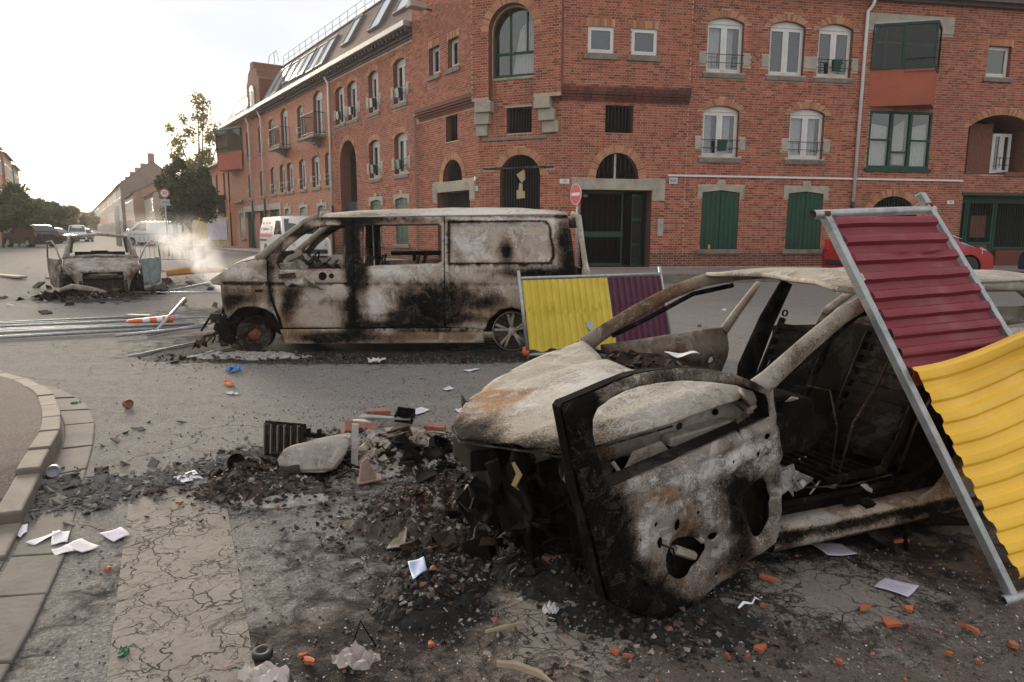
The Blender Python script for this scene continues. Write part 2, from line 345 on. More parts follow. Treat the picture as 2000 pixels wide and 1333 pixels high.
# heat damage: soot, earth-brown scorch, ash
dn = mth(t, 'SUBTRACT', g3, .5)
c = mixc(t, mrange(t, mth(t, 'ADD', A[1], mth(t, 'MULTIPLY', dn, 1.0)), .2, .7, 0, .8), c, mixc(t, nnoise(t, 35, 6, .75, v), (.05, .034, .026), (.17, .125, .10)))
c = mixc(t, mrange(t, mth(t, 'ADD', A[0], mth(t, 'MULTIPLY', dn, 1.5)), .25, .65, 0, .93), c, (.014, .013, .0125))
af = mth(t, 'ADD', A[2], mth(t, 'MULTIPLY', mth(t, 'SUBTRACT', nnoise(t, 14, 9, .8, v, 1.0), .5), 2.2)); c = mixc(t, mrange(t, af, .45, 1.0, 0, .85), c, (.36, .33, .31))
speck = mrange(t, nnoise(t, 85, 2, .6, v), .70, .74, 0, .75); c = mixc(t, mth(t, 'MULTIPLY', speck, mrange(t, g3, .42, .62, .15, 1)), c, (.42, .40, .37))
t.links.new(c, b.inputs['Base Color']); hh = mth(t, 'SUBTRACT', mth(t, 'ADD', mth(t, 'MULTIPLY', g1, .5), mth(t, 'MULTIPLY', vo, .6)), mth(t, 'MULTIPLY', crk, 1.2)); bump(t, b, hh, .7, .008)
t.links.new(mrange(t, g3, .3, .7, .86, 1.0), b.inputs['Roughness']); MT['asphalt'] = m
GB = blobs([(-.05, 3.5, .50, .38, .75, .6, 0), (-.33, 2.85, .22, .32, 1.1, .2, .3), (.45, 3.15, .38, .45, 1.0, .6, 0), (1.0, 2.6, .9, .5, .12, 1.0, .15), (1.9, 2.7, 1.0, .55, .05, 1.1, .05), (1.3, 3.3, 1.0, .8, .7, .6, 0),
            (-1.4, 3.9, .45, .4, .4, .4, .4), (-.9, 4.6, .6, .5, .15, .2, .6), (-1.0, 5.1, .5, .4, .35, .1, .25), (-.5, 4.2, .5, .5, .4, .4, .3), (.2, 2.35, .9, .3, .12, .9, .15), (-.3, 2.2, .6, .3, .1, .4, .25),
            (-3.4, 8.7, 1.1, .45, .9, 0, .35), (-1.8, 8.5, 1.5, .40, .8, .1, .1), (-.2, 8.6, .8, .4, .6, .2, .1), (-3.6, 9.9, 1.2, 1.2, .8, 0, 0), (-2, 10, 2.5, 1.2, .8, 0, 0),
            (-9.4, 15.4, 1.4, .8, .8, .2, .5), (-5.8, 13.4, 1.4, 1.2, .7, 0, .2), (-9.4, 17.5, 1.6, 2, .8, .2, .2), (3, 4.6, 2.2, 1.0, .8, .5, .1), (5.2, 7.2, 2.2, 1.4, .7, .3, .1), (-1.1, 3.2, .25, .25, .25, .1, 0), (-.80, 2.9, .40, .8, .40, .3, 0), (-1.78, 3.0, .22, 1.3, .46, .15, 0), (-.6, 2.3, .6, .3, .3, .4, .1), (-2.2, 5.0, .5, .8, .14, 0, 0), (-2.0, 9.0, 4, .8, .12, 0, 0)])
def grid_mesh(name, xs, ys, zf, skip=None):
    nx, ny = len(xs), len(ys); vs = [(x, y, zf(x, y)) for y in ys for x in xs]; fs = []
    for j in range(ny - 1):
        for i in range(nx - 1):
            if skip and skip((xs[i] + xs[i + 1]) / 2, (ys[j] + ys[j + 1]) / 2): continue
            fs.append((j * nx + i, j * nx + i + 1, (j + 1) * nx + i + 1, (j + 1) * nx + i))
    me = bpy.data.meshes.new(name); me.from_pydata(vs, [], fs)
    at = me.color_attributes.new('burn', 'FLOAT_COLOR', 'POINT'); at.data.foreach_set('color', [c for p in vs for c in (*GB(p[0], p[1]), 1)])
    return me
def axis(a, lo, hi, st, b, grow=1.35):
    o = list(np.arange(lo, hi + 1e-6, st)); x, s = hi, st
    while x < b: s *= grow; x += s; o.append(x)
    x, s = lo, st
    while x > a: s *= grow; x -= s; o.insert(0, x)
    return o
g = link('road', grid_mesh('road', axis(-2500, -6, 5, .06, 2500), axis(-300, 1.6, 11.2, .06, 3500, 1.22), GZ), MT['asphalt']); tag(g, kind='structure')
# ---- worn zebra stripes, thin cracked paint 4 mm above the road
m, t, b = mat('worn_zebra_paint', (.3, .27, .22), .85, 0, .2); v = coords(t)
n1 = nnoise(t, 5, 9, .72, v, .4); n2 = nnoise(t, 40, 5, .75, v)
c = ramp(t, n1, [(.3, (.19, .165, .142)), (.6, (.29, .256, .222)), (.8, (.36, .325, .285))]); c = mixc(t, mrange(t, n2, .45, .7, 0, .5), c, (.15, .125, .105))
nd = t.nodes.new('ShaderNodeTexNoise'); nd.inputs['Scale'].default_value = 4.5; nd.inputs['Detail'].default_value = 5; t.links.new(v, nd.inputs['Vector'])
sc_ = t.nodes.new('ShaderNodeVectorMath'); sc_.operation = 'SCALE'; sc_.inputs['Scale'].default_value = .34; t.links.new(nd.outputs['Color'], sc_.inputs[0])
va = t.nodes.new('ShaderNodeVectorMath'); va.operation = 'ADD'; t.links.new(v, va.inputs[0]); t.links.new(sc_.outputs[0], va.inputs[1])
e1 = mrange(t, voro(t, 5.2, va.outputs[0], 'DISTANCE_TO_EDGE'), .0, .026, 1, 0); e2 = mrange(t, voro(t, 13, va.outputs[0], 'DISTANCE_TO_EDGE'), 0, .035, 1, 0)
msk = nnoise(t, 2.4, 4, .6, v); e2 = mth(t, 'MULTIPLY', e2, mrange(t, msk, .48, .60)); e = mth(t, 'MAXIMUM', mth(t, 'MULTIPLY', e1, mrange(t, nnoise(t, 3, 4, .6, v), .35, .5)), mth(t, 'MULTIPLY', e2, .8))
c = mixc(t, mth(t, 'MULTIPLY', e, .93), c, (.022, .019, .017)); t.links.new(c, b.inputs['Base Color'])
bump(t, b, mth(t, 'SUBTRACT', mth(t, 'MULTIPLY', n2, .4), mth(t, 'MULTIPLY', e, 1.5)), .9, .008)
A = attr(t, 'burn'); al = mth(t, 'ADD', A[0], mth(t, 'MULTIPLY', mth(t, 'SUBTRACT', nnoise(t, 5, 10, .8, v, .6), .5), 2.6)); t.links.new(mrange(t, al, .2, .6, .85, 0), b.inputs['Alpha']); MT['zebra'] = m
def stripe(pts, wear, c0=(0, 0, 0)):
    o = sheet('zebra_stripe', pts, lambda x, y: (x, y, .005), MT['zebra'], None, res=.07, thick=0, burn=blobs(wear, c0), smooth=False); tag(o, kind='structure'); return o
stripe([(-1.30, 2.0), (-.78, 2.0), (-1.80, 4.15), (-2.42, 4.25)], [(-1.9, 4.2, .6, .28, .5, 0, 0), (-1.0, 2.3, .12, .6, .12, 0, 0)], (.10, 0, 0))
stripe([(-.05, 2.0), (.65, 2.0), (.25, 3.2), (-.5, 3.2)], [(.25, 2.6, .28, .35, -.7, 0, 0), (-.35, 2.8, .2, .4, .5, 0, 0)], (.62, 0, 0))
stripe([(.95, 2.1), (2.0, 2.1), (1.95, 3.3), (.85, 3.3)], [(1.40, 2.80, .32, .30, -.55, 0, 0)], (.60, 0, 0))
# ---- island: pinkish pavement, kerb stones and gutter slabs curving round it
KERB = [(-9.5, 7.9), (-7.2, 7.6), (-5.28, 7.03), (-4.7, 6.64), (-4.12, 6.1), (-3.66, 5.49), (-3.30, 4.94), (-2.98, 4.27), (-2.74, 3.8), (-2.42, 3.15), (-2.12, 2.5), (-1.9, 1.9), (-1.5, .8)]
GUT = [(-9.5, 8.15), (-7.2, 7.85), (-5.12, 7.22), (-4.38, 6.75), (-3.74, 6.15), (-3.34, 5.6), (-3.02, 5.02), (-2.74, 4.5), (-2.46, 3.95), (-2.05, 3.2), (-1.78, 2.55), (-1.55, 1.9), (-1.1, .8)]
GUT = [(k_[0] * .3 + g_[0] * .7, k_[1] * .3 + g_[1] * .7) for k_, g_ in zip(KERB, GUT)]
def kh(i): return [.13, .13, .13, .13, .13, .13, .13, .11, .05, .015, .012, .01, .01][i]
m, t, b = mat('pink_grey_pavement', (.12, .1, .09), .9, 0, .2); v = coords(t); vc = voro(t, 120, v, out='Color'); sv = t.nodes.new('ShaderNodeSeparateColor'); t.links.new(vc, sv.inputs[0])
c = ramp(t, sv.outputs[0], [(0, (.075, .054, .047)), (.6, (.118, .087, .076)), (1, (.175, .138, .12))]); c = mixc(t, mrange(t, nnoise(t, 2, 8, .7, v), .45, .7, 0, .6), c, (.085, .068, .06))
t.links.new(c, b.inputs['Base Color']); bump(t, b, nnoise(t, 120, 4, .7, v), .5, .006); MT['pink'] = m
MT['kerbs'] = simple('kerb_stone', (.165, .135, .112), .85, 0, .25, 5, .6, dirt=(.10, .085, .07))
MT['slab'] = simple('gutter_slab', (.125, .108, .095), .88, 0, .25, 4, .6, dirt=(.06, .053, .048))
inner = []
for i, (x, y) in enumerate(KERB):
    a = Vector(KERB[max(0, i - 1)]); c_ = Vector(KERB[min(len(KERB) - 1, i + 1)]); d = (c_ - a).normalized(); nrm_ = Vector((d.y, -d.x))
    if nrm_.x > 0: nrm_ = -nrm_
    inner.append((x + nrm_.x * .125, y + nrm_.y * .125))
isl = MB(); top = [(x, y, kh(i)) for i, (x, y) in enumerate(inner)]
far_ = [(-9.5, .8, .02), (-40, 1, .02), (-40, 8, .13)]
isl.v = top + [(-9.5, 7.0, .13), (-6, 5.2, .125), (-4.4, 3.9, .10), (-3.6, 2.6, .02), (-3.2, .8, .012), (-30, 8.0, .13), (-30, .8, .02), (-9.5, .8, .02)]
n0 = len(top)
isl.f = [(0, 1, n0), (1, 2, n0 + 1, n0), (2, 3, n0 + 1), (3, 4, n0 + 1), (4, 5, n0 + 2, n0 + 1), (5, 6, n0 + 2), (6, 7, n0 + 2), (7, 8, n0 + 3, n0 + 2), (8, 9, n0 + 3), (9, 10, n0 + 3), (10, 11, n0 + 4, n0 + 3), (11, 12, n0 + 4),
         (0, n0, n0 + 5), (n0, n0 + 7, n0 + 6, n0 + 5), (n0, n0 + 1, n0 + 7), (n0 + 1, n0 + 2, n0 + 3, n0 + 7), (n0 + 3, n0 + 4, n0 + 7)]
isl.m = [0] * len(isl.f); o = isl.obj('island_pavement', MT['pink'], fix=True); tag(o, kind='structure')
def lerp2(P, s):
    i = min(int(s), len(P) - 2); f = s - i; return (P[i][0] * (1 - f) + P[i + 1][0] * f, P[i][1] * (1 - f) + P[i + 1][1] * f)
def walk(P, step, start=1.0):
    s = start; res = [s]
    while s < len(P) - 1.001:
        i = int(s); L = math.hypot(P[i + 1][0] - P[i][0], P[i + 1][1] - P[i][1]); s += step() / L; res.append(min(s, len(P) - 1.0))
    return res
ks = walk(KERB, lambda: random.uniform(.42, .62)); kst = thing('kerb', None, None); kst['kind'] = 'structure'
for a, c_ in zip(ks[:-1], ks[1:]):
    P = [lerp2(KERB, a + (c_ - a) * f) for f in (.012, .5, .988)]; Q = [lerp2(inner, a + (c_ - a) * f) for f in (.012, .5, .988)]; hz = [kh(min(12, int(a))) * (1 - (x - int(a))) + kh(min(12, int(a) + 1)) * (x - int(a)) for x in (a,)][0] + random.uniform(-.004, .006)
    mb = MB(); vs = [(x, y, -.05) for x, y in P] + [(x, y, -.05) for x, y in Q] + [(x, y, hz) for x, y in P] + [(x, y, hz + .004) for x, y in Q]
    mb.add(vs, [(0, 1, 7, 6), (1, 2, 8, 7), (6, 7, 10, 9), (7, 8, 11, 10), (3, 9, 10, 4), (4, 10, 11, 5), (0, 6, 9, 3), (2, 5, 11, 8)]); mb.obj('kerb_stone', MT['kerbs'], kst, bevel=.012)
gs = walk(KERB, lambda: random.uniform(.38, .75), 1.2); gt = thing('gutter', None, None); gt['kind'] = 'structure'
for a, c_ in zip(gs[:-1], gs[1:]):
    P = [lerp2(KERB, a + (c_ - a) * f) for f in (.015, .5, .985)]; Q = [lerp2(GUT, a + (c_ - a) * f + random.uniform(-.01, .01)) for f in (.015, .5, .985)]
    P = [(p[0] * .93 + q[0] * .07, p[1] * .93 + q[1] * .07) for p, q in zip(P, Q)]; z0 = random.uniform(.008, .018)
    mb = MB(); vs = [(x, y, -.04) for x, y in P] + [(x, y, -.04) for x, y in Q] + [(x, y, z0) for x, y in P] + [(x, y, z0 + random.uniform(0, .006)) for x, y in Q]
    mb.add(vs, [(0, 1, 7, 6), (1, 2, 8, 7), (6, 7, 10, 9), (7, 8, 11, 10), (3, 9, 10, 4), (4, 10, 11, 5), (0, 6, 9, 3), (2, 5, 11, 8)]); mb.obj('gutter_slab', MT['slab'], gt, bevel=.01)
# ================================================================ FACADES
class Fac:
    def __init__(s, P, az, naz):
        s.P = Vector((P[0], P[1], 0)); s.u = Vector((math.sin(rad(az)), math.cos(rad(az)), 0)); s.n = Vector((math.sin(rad(naz)), math.cos(rad(naz)), 0))
    def __call__(s, u, h, d=0.0): return s.P + s.u * u + Vector((0, 0, h)) + s.n * d
    def box(s, mb, u0, u1, h0, h1, d0, d1, m=0):
        vs = [s(u, h, d) for u in (u0, u1) for h in (h0, h1) for d in (d0, d1)]
        mb.add(vs, [(0, 1, 3, 2), (4, 6, 7, 5), (0, 4, 5, 1), (2, 3, 7, 6), (0, 2, 6, 4), (1, 5, 7, 3)], m)
FR = Fac((4.86272, 22.18415), 80.4, 170.4); FC = Fac((1.4511, 21.6071), -67, -157); FL = Fac((-1.06437, 22.67488), -34, -124)
def arcpts(o, n=12, grow=0.0, bottom=True):
    u0, u1, h0, h1 = o['u0'] - grow, o['u1'] + grow, o['h0'], o['h1'] + grow; r = o.get('rise', 0)
    if not r: return [(u0, h0), (u1, h0), (u1, h1), (u0, h1)]
    cx, a = (u0 + u1) / 2, (u1 - u0) / 2; hs = o['h1'] - r; r2 = r + grow
    if r < (o['u1'] - o['u0']) * .42:      # segmental arch
        R = (a * a + r2 * r2) / (2 * r2); th = math.asin(min(1, a / R)); top_ = [(cx + R * math.sin(x), hs + r2 - R + R * math.cos(x)) for x in np.linspace(th, -th, n)]
    else: top_ = [(cx + a * math.cos(x), hs + r2 * math.sin(x)) for x in np.linspace(0, math.pi, n)]
    return [(u0, h0), (u1, h0)] + top_
def half_at(o, h, grow=0.0):
    """blocked interval of an opening at height h, or None"""
    r = o.get('rise', 0); a = (o['u1'] - o['u0']) / 2; cx = (o['u0'] + o['u1']) / 2; hs = o['h1'] - r
    if h < o['h0'] or h > o['h1'] + grow: return None
    if not r:
        g_ = o.get('side', 0) if h > o['h1'] else 0; return (o['u0'] - g_, o['u1'] + g_)
    if h <= hs: return (o['u0'], o['u1'])
    P = arcpts(o, 40, grow)[2:]; P = [p for p in P if p[1] >= h]
    return (min(p[0] for p in P), max(p[0] for p in P)) if len(P) > 1 else None
    A_, B_ = a + grow * (1 if r > a * .84 else .3), r + grow; q = (h - hs) / B_
    if q >= 1: return None
    w = A_ * math.sqrt(1 - q * q) if r > a * .84 else A_ * (1 - q ** 2.2 * .35 if q < .98 else .3)
    return (cx - w, cx + w)
BR_V, BR_F = [], []; PL_V, PL_F = [], []; AR_V, AR_F = [], []; SINGLE = []
def brickbox(V, Fc, fac, u0, u1, h0, h1, d0, d1):
    b = len(V); V += [tuple(fac(u0, h0, d1)), tuple(fac(u1, h0, d1)), tuple(fac(u1, h1, d1)), tuple(fac(u0, h1, d1)), tuple(fac(u0, h0, d0)), tuple(fac(u1, h0, d0)), tuple(fac(u1, h1, d0)), tuple(fac(u0, h1, d0))]
    Fc += [(b, b + 1, b + 2, b + 3), (b, b + 4, b + 5, b + 1), (b + 1, b + 5, b + 6, b + 2), (b + 2, b + 6, b + 7, b + 3), (b + 3, b + 7, b + 4, b)]
RH = .0735
def lay(fac, u0, u1, h0, h1, ops=(), blocks=(), d=0.0, plinth=None, single=None):
    rnd = random.Random(int(u0 * 100) + 5); k0 = math.ceil(h0 / RH); k1 = int(h1 / RH)
    for k in range(k0, k1):
        y0, y1 = k * RH, k * RH + .060; ym = (y0 + y1) / 2; cuts = []
        for o in ops:
            c_ = half_at(o, ym, .23 if o.get('ring', 1) else 0)
            if c_: cuts.append(c_)
        for (a, b_, c_, d_) in blocks:
            if c_ - .02 < ym < d_ + .02: cuts.append((a, b_))
        cuts.sort(); segs = []; x = u0
        for a, b_ in cuts:
            if a > x: segs.append((x, min(a, u1)))
            x = max(x, b_)
        if x < u1: segs.append((x, u1))
        off = (0, .165)[k % 2]
        for a, b_ in segs:
            x = math.floor((a - off) / .33) * .33 + off; i = 0
            while x < b_:
                L = .216 if i % 2 == 0 else .100; p, q = max(x, a), min(x + L, b_)
                if q - p > .03:
                    pr = d + .005 + rnd.uniform(-.002, .003)
                    if plinth and ym < plinth: brickbox(PL_V, PL_F, fac, p, q, y0, y1, d - .002, pr)
                    elif single and single[0] < p < single[1] and single[2] < ym < single[3] and len(SINGLE) < 292: SINGLE.append((fac, p, q, y0, y1, d - .002, pr))
                    else: brickbox(BR_V, BR_F, fac, p, q, y0, y1, d - .002, pr)
                x += L + .014; i += 1
def ring(fac, o, d=0.0, t=.22, col='arch'):
    """voussoirs: bricks on end around the head of an opening"""
    r = o.get('rise', 0); V, Fc = AR_V, AR_F
    if not r:
        n = int((o['u1'] - o['u0'] + 2 * o.get('side', 0)) / .073)
        for i in range(n):
            u = o['u0'] - o.get('side', 0) + i * .073; brickbox(V, Fc, fac, u, u + .061, o['h1'] + .01, o['h1'] + t, d - .002, d + .012)
        return
    a = arcpts(o, 80)[2:]; b_ = arcpts(o, 80, t)[2:]
    L = [0]
    for i in range(1, len(a)): L.append(L[-1] + math.hypot(a[i][0] - a[i - 1][0], a[i][1] - a[i - 1][1]))
    n = max(4, int(L[-1] / .070)); f = lambda P, s: (np.interp(s, L, [p[0] for p in P]), np.interp(s, L, [p[1] for p in P]))
    for i in range(n):
        s0, s1 = L[-1] * (i + .11) / n, L[-1] * (i + .89) / n; q = [f(a, s0), f(a, s1), f(b_, s1), f(b_, s0)]
        q[0] = (q[0][0] * .97 + q[3][0] * .03, q[0][1] * .97 + q[3][1] * .03); q[1] = (q[1][0] * .97 + q[2][0] * .03, q[1][1] * .97 + q[2][1] * .03)
        b = len(V); dd = d + .012 + random.uniform(-.002, .003)
        V += [tuple(fac(x, y, dd)) for x, y in q] + [tuple(fac(x, y, d - .002)) for x, y in q]
        Fc += [(b, b + 1, b + 2, b + 3)] + [(b + j, b + 4 + j, b + 4 + (j + 1) % 4, b + (j + 1) % 4) for j in range(4)]
def wall(name, fac, u0, u1, h0, h1, ops, parent, d=0.0, matl=None, reveal=.2, deep=.75, outline=None):
    ol = outline or [(u0, h0), (u1, h0), (u1, h1), (u0, h1)]; holes = [arcpts(o) for o in ops]
    o_ = sheet(name, ol, lambda x, y: fac(x, y, d), matl or MT['mortar'], parent, holes, res=None, thick=0, smooth=False, uv=True)
    for o in ops:
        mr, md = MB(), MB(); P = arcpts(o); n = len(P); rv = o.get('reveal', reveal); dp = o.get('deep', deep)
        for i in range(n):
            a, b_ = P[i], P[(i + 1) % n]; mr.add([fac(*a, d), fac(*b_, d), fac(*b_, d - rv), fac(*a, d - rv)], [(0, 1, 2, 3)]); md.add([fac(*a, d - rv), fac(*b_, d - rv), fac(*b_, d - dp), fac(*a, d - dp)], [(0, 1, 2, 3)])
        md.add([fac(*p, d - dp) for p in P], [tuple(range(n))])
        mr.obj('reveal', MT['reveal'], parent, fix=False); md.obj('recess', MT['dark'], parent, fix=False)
    return o_
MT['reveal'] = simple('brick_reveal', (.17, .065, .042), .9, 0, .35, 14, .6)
def window(fac, o, par, d=0.0, leaves=2, sill=True, rail=False, imp=False, curtain=True, rv=.13, planter=False, frame='white_pvc', tilt=None, sillm='sillstone'):
    u0, u1, h0, h1 = o['u0'], o['u1'], o['h0'], o['h1']; r = o.get('rise', 0); a, b_ = d - rv - .05, d - rv; ht = h1 - r - (.02 if r else 0)
    mb = MB(); f = .065
    fac.box(mb, u0, u0 + f, h0, ht, a, b_); fac.box(mb, u1 - f, u1, h0, ht, a, b_); fac.box(mb, u0 + f, u1 - f, ht - f, ht, a, b_); fac.box(mb, u0 + f, u1 - f, h0, h0 + f * 1.3, a, b_)
    if leaves == 2:
        c = (u0 + u1) / 2; fac.box(mb, c - .055, c + .055, h0 + f, ht - f, a + .004, b_ + .014); fac.box(mb, c - .012, c + .012, h0 + f, ht - f, b_ + .014, b_ + .026)
    for k in range(leaves):   # sash frames
        p = u0 + f + k * (u1 - u0 - 2 * f) / leaves; q = p + (u1 - u0 - 2 * f) / leaves; s = .04
        p2, q2 = (p, q - .055) if leaves == 2 and k == 0 else ((p + .055, q) if leaves == 2 else (p, q))
        fac.box(mb, p2, p2 + s, h0 + f * 1.3, ht - f, a + .008, b_ + .008); fac.box(mb, q2 - s, q2, h0 + f * 1.3, ht - f, a + .008, b_ + .008); fac.box(mb, p2 + s, q2 - s, ht - f - s, ht - f, a + .008, b_ + .008); fac.box(mb, p2 + s, q2 - s, h0 + f * 1.3, h0 + f * 1.3 + s, a + .008, b_ + .008)
    w = mb.obj('window', MT[frame], par)
    pm = MB(); pm.add([fac(x, y, (a + b_) / 2) for x, y in ((u0 + f, h0 + f), (u1 - f, h0 + f), (u1 - f, ht - f), (u0 + f, ht - f))], [(0, 1, 2, 3)]); pm.obj('pane', MT['glass'], w, fix=False)
    if r:
        hb = MB(); P = arcpts(o, 14)[2:]; pts = [(u0, ht), (u1, ht)] + [(x, y - .004) for x, y in P]; hb.prism(pts, a - .01, b_ + .025, lambda x, y, dd: fac(x, y, dd)); hb.obj('head_panel', MT['white_pvc' if r < .3 else frame], w)
    if curtain:
        cm = MB(); n = 26; lo = h0 + .05
        for k in range(leaves):
            p = u0 + .07 + k * (u1 - u0) / leaves * .98; q = p + (u1 - u0) / leaves * random.uniform(.45, .92); b = len(cm.v)
            for i in range(n + 1):
                x = p + (q - p) * i / n; dd = a - .07 + .016 * math.sin(i * 1.9 + k); cm.v += [tuple(fac(x, lo, dd)), tuple(fac(x, ht - .05, dd))]
            for i in range(n): cm.f.append((b + 2 * i, b + 2 * i + 2, b + 2 * i + 3, b + 2 * i + 1)); cm.m.append(0)
        cm.obj('curtain', MT['curtain'], w, fix=False)
    if sill:
        sb = MB(); e = .10; vs = [fac(u, h, dd) for u in (u0 - e, u1 + e) for (h, dd) in ((h0 - .17, d - .01), (h0 - .17, d + .06), (h0 - .05, d + .07), (h0 - .02, d - .01))]
        sb.add(vs, [(0, 1, 2, 3), (4, 7, 6, 5), (0, 4, 5, 1), (1, 5, 6, 2), (2, 6, 7, 3), (0, 3, 7, 4)]); fac.box(sb, u0 + .002, u1 - .002, h0 - .05, h0 - .003, d - rv, d - .012); sb.obj('window_sill', MT[sillm], par, bevel=.006)
    if imp:
        for s in imp if isinstance(imp, (list, tuple)) else ('l', 'r'):
            ib = MB(); x0 = u0 - .24 if s == 'l' else u1; fac.box(ib, x0, x0 + .24, h0 + .22, h0 + .58, d - .01, d + .025); ib.obj('impost_stone', MT['stone'], par, bevel=.008)
    if rail:
        rb = MB()
        for hh in (h0 + .28, h0 + .52): rb.tube([fac(u0 - .03, hh, d + .03), fac(u1 + .03, hh, d + .03)], .011, 6)
        for x in (u0 + .28 * (u1 - u0), u0 + .83 * (u1 - u0)): rb.tube([fac(x, h0 + .18, d + .03), fac(x, h0 + .55, d + .03)], .011, 6)
        rb.obj('railing', MT['iron'], w)
    if planter:
        pb = MB(); c = (u0 + u1) / 2 + planter * .1; vs = [fac(c + x, h0 + y, d + z) for (x, y, z) in ((-.13, .18, 0), (.10, .18, 0), (.14, .52, 0), (-.15, .52, 0), (-.13, .18, .10), (.10, .18, .10), (.14, .52, .13), (-.15, .52, .13))]
        pb.add(vs, [(0, 3, 2, 1), (4, 5, 6, 7), (0, 1, 5, 4), (1, 2, 6, 5), (3, 7, 6, 2), (0, 4, 7, 3)]); pb.obj('planter_box', MT['green'], w)
    return w
def bars(fac, o, par, d=0.0, gap=.105, rv=.1, r=.011, name='window_bars', matl='greendk', cross=()):
    mb = MB(); n = int((o['u1'] - o['u0']) / gap); 
    for i in range(1, n):
        u = o['u0'] + (o['u1'] - o['u0']) * i / n; lo, hi = o['h0'], o['h1']
        rr = o.get('rise', 0)
        if rr:
            P = arcpts(o, 40)[2:]; P = sorted(P); hi = np.interp(u, [p[0] for p in P], [p[1] for p in P])
        mb.tube([fac(u, lo, d - rv), fac(u, hi, d - rv)], r, 6)
    for h in cross:
        mb.tube([fac(o['u0'], h, d - rv), fac(o['u1'], h, d - rv)], r * 1.3, 6)
    return mb.obj(name, MT[matl], par, smooth=True)
def shutters(fac, o, par, d=0.0, sill=True, lintel=True):
    u0, u1, h0, h1 = o['u0'], o['u1'], o['h0'], o['h1']; c = (u0 + u1) / 2; r = o.get('rise', 0)
    for k, (p, q, hl, hr) in enumerate(((u0 + .01, c - .006, h1 - r, h1 - .01), (c + .006, u1 - .01, h1 - .01, h1 - r))):
        mb = MB(); n = 4
        for i in range(n):
            x0 = p + (q - p) * i / n + .004; x1 = p + (q - p) * (i + 1) / n - .004; y0 = hl + (hr - hl) * i / n; y1 = hl + (hr - hl) * (i + 1) / n
            mb.prism([(x0, h0 + .01), (x1, h0 + .01), (x1, y1 - .012), (x0, y0 - .012)], d - .06, d - .012, lambda x, y, z: fac(x, y, z))
        s = mb.obj('shutter', MT['green'], par, bevel=.004)
        hb = MB()
        for h in (h0 + .14, h1 - r - .12): fac.box(hb, p if k == 0 else p + (q - p) * .3, q - (q - p) * .3 if k == 0 else q, h, h + .045, d - .012, d - .002)
        hb.obj('strap_hinge', MT['iron'], s)
    if lintel:
        lb = MB(); e = .16; pk = h1 + .05
        lb.prism([(u0 - e, h1 - r - .16), (u0, h1 - r - .16), (u0, h1 - r + .004), (c, h1 + .004), (u1, h1 - r + .004), (u1, h1 - r - .16), (u1 + e, h1 - r - .16), (u1 + e, h1 + .13), (c + .13, h1 + .13), (c + .13, h1 + .28), (c - .13, h1 + .28), (c - .13, h1 + .13), (u0 - e, h1 + .13)], d - .01, d + .022, lambda x, y, z: fac(x, y, z))
        lb.obj('lintel_stone', MT['stone'], par)
    if sill:
        sb = MB(); fac.box(sb, u0 - .13, u1 + .13, h0 - .14, h0 - .003, d - .10, d + .08); sb.obj('window_sill', MT['sillstone'], par, bevel=.008)
BLD = thing('brick_building', 'long red brick apartment building with green shutters wrapping the street corner behind the burnt van', 'building')
W_ = BLD
# ---------------- right facade
wins = [dict(u0=1.06, u1=2.25, h0=6.45, h1=8.05, rise=.16), dict(u0=3.12, u1=4.30, h0=6.45, h1=8.05, rise=.16), dict(u0=4.76, u1=5.94, h0=6.45, h1=8.05, rise=.16),
        dict(u0=1.04, u1=2.24, h0=3.92, h1=5.47, rise=.16), dict(u0=3.96, u1=5.16, h0=3.92, h1=5.47, rise=.16)]
shut = [dict(u0=1.12, u1=2.38, h0=1.05, h1=2.90, rise=.07, ring=0, reveal=.1), dict(u0=4.06, u1=5.30, h0=1.05, h1=2.90, rise=.07, ring=0, reveal=.1)]
archg = dict(u0=6.95, u1=8.80, h0=.6, h1=2.80, rise=.85, reveal=.3); owin = dict(u0=6.74, u1=9.02, h0=3.68, h1=5.50, ring=0, reveal=.12)
orup = dict(u0=6.74, u1=9.05, h0=5.62, h1=8.05, ring=0, reveal=.1); sw = dict(u0=10.84, u1=11.72, h0=6.70, h1=7.66, ring=1, side=.05)
log = dict(u0=10.40, u1=13.0, h0=3.55, h1=5.50, rise=.42, reveal=1.2, deep=1.5)
archdoor = dict(u0=-2.36, u1=-.98, h0=3.20, h1=3.98, rise=.76, reveal=.28); door = dict(u0=-2.82, u1=-.54, h0=.49, h1=2.86, ring=0, reveal=.45, deep=3.2)
bw = dict(u0=-2.10, u1=-1.22, h0=4.56, h1=5.38, ring=0, reveal=.25)
sq = [dict(u0=-2.72, u1=-1.92, h0=6.80, h1=7.56, ring=1, side=.02, reveal=.06), dict(u0=-1.38, u1=-.57, h0=6.80, h1=7.56, ring=1, side=.02, reveal=.06)]
recess = dict(u0=10.45, u1=17.0, h0=.45, h1=2.86, ring=0, reveal=.6, deep=1.3)
HT = 8.9
lowops = [archdoor, door, bw]
wall('wall', FR, -3.47, .53, .40, 5.72, lowops, W_)
wall('wall', FR, .53, 24, .40, HT, wins + shut + [archg, owin, orup, sw, log, recess], W_)
wall('wall', FR, -3.66, .53, 5.72, 12.5, sq, W_, d=.10)
mb = MB(); FR.box(mb, -3.66, .53, 5.70, 5.72, -.01, .10); FR.box(mb, .53, .535, 5.72, 12.5, -.2, .10); mb.obj('wall_return', MT['mortar'], W_)
bl_lin = [(-3.12, -.13, 2.9, 3.19), (-3.12, -2.82, 2.55, 2.9), (-.54, -.13, 2.55, 2.9)]
lay(FR, -3.47, .53, .45, 5.50, lowops, bl_lin, plinth=.95)
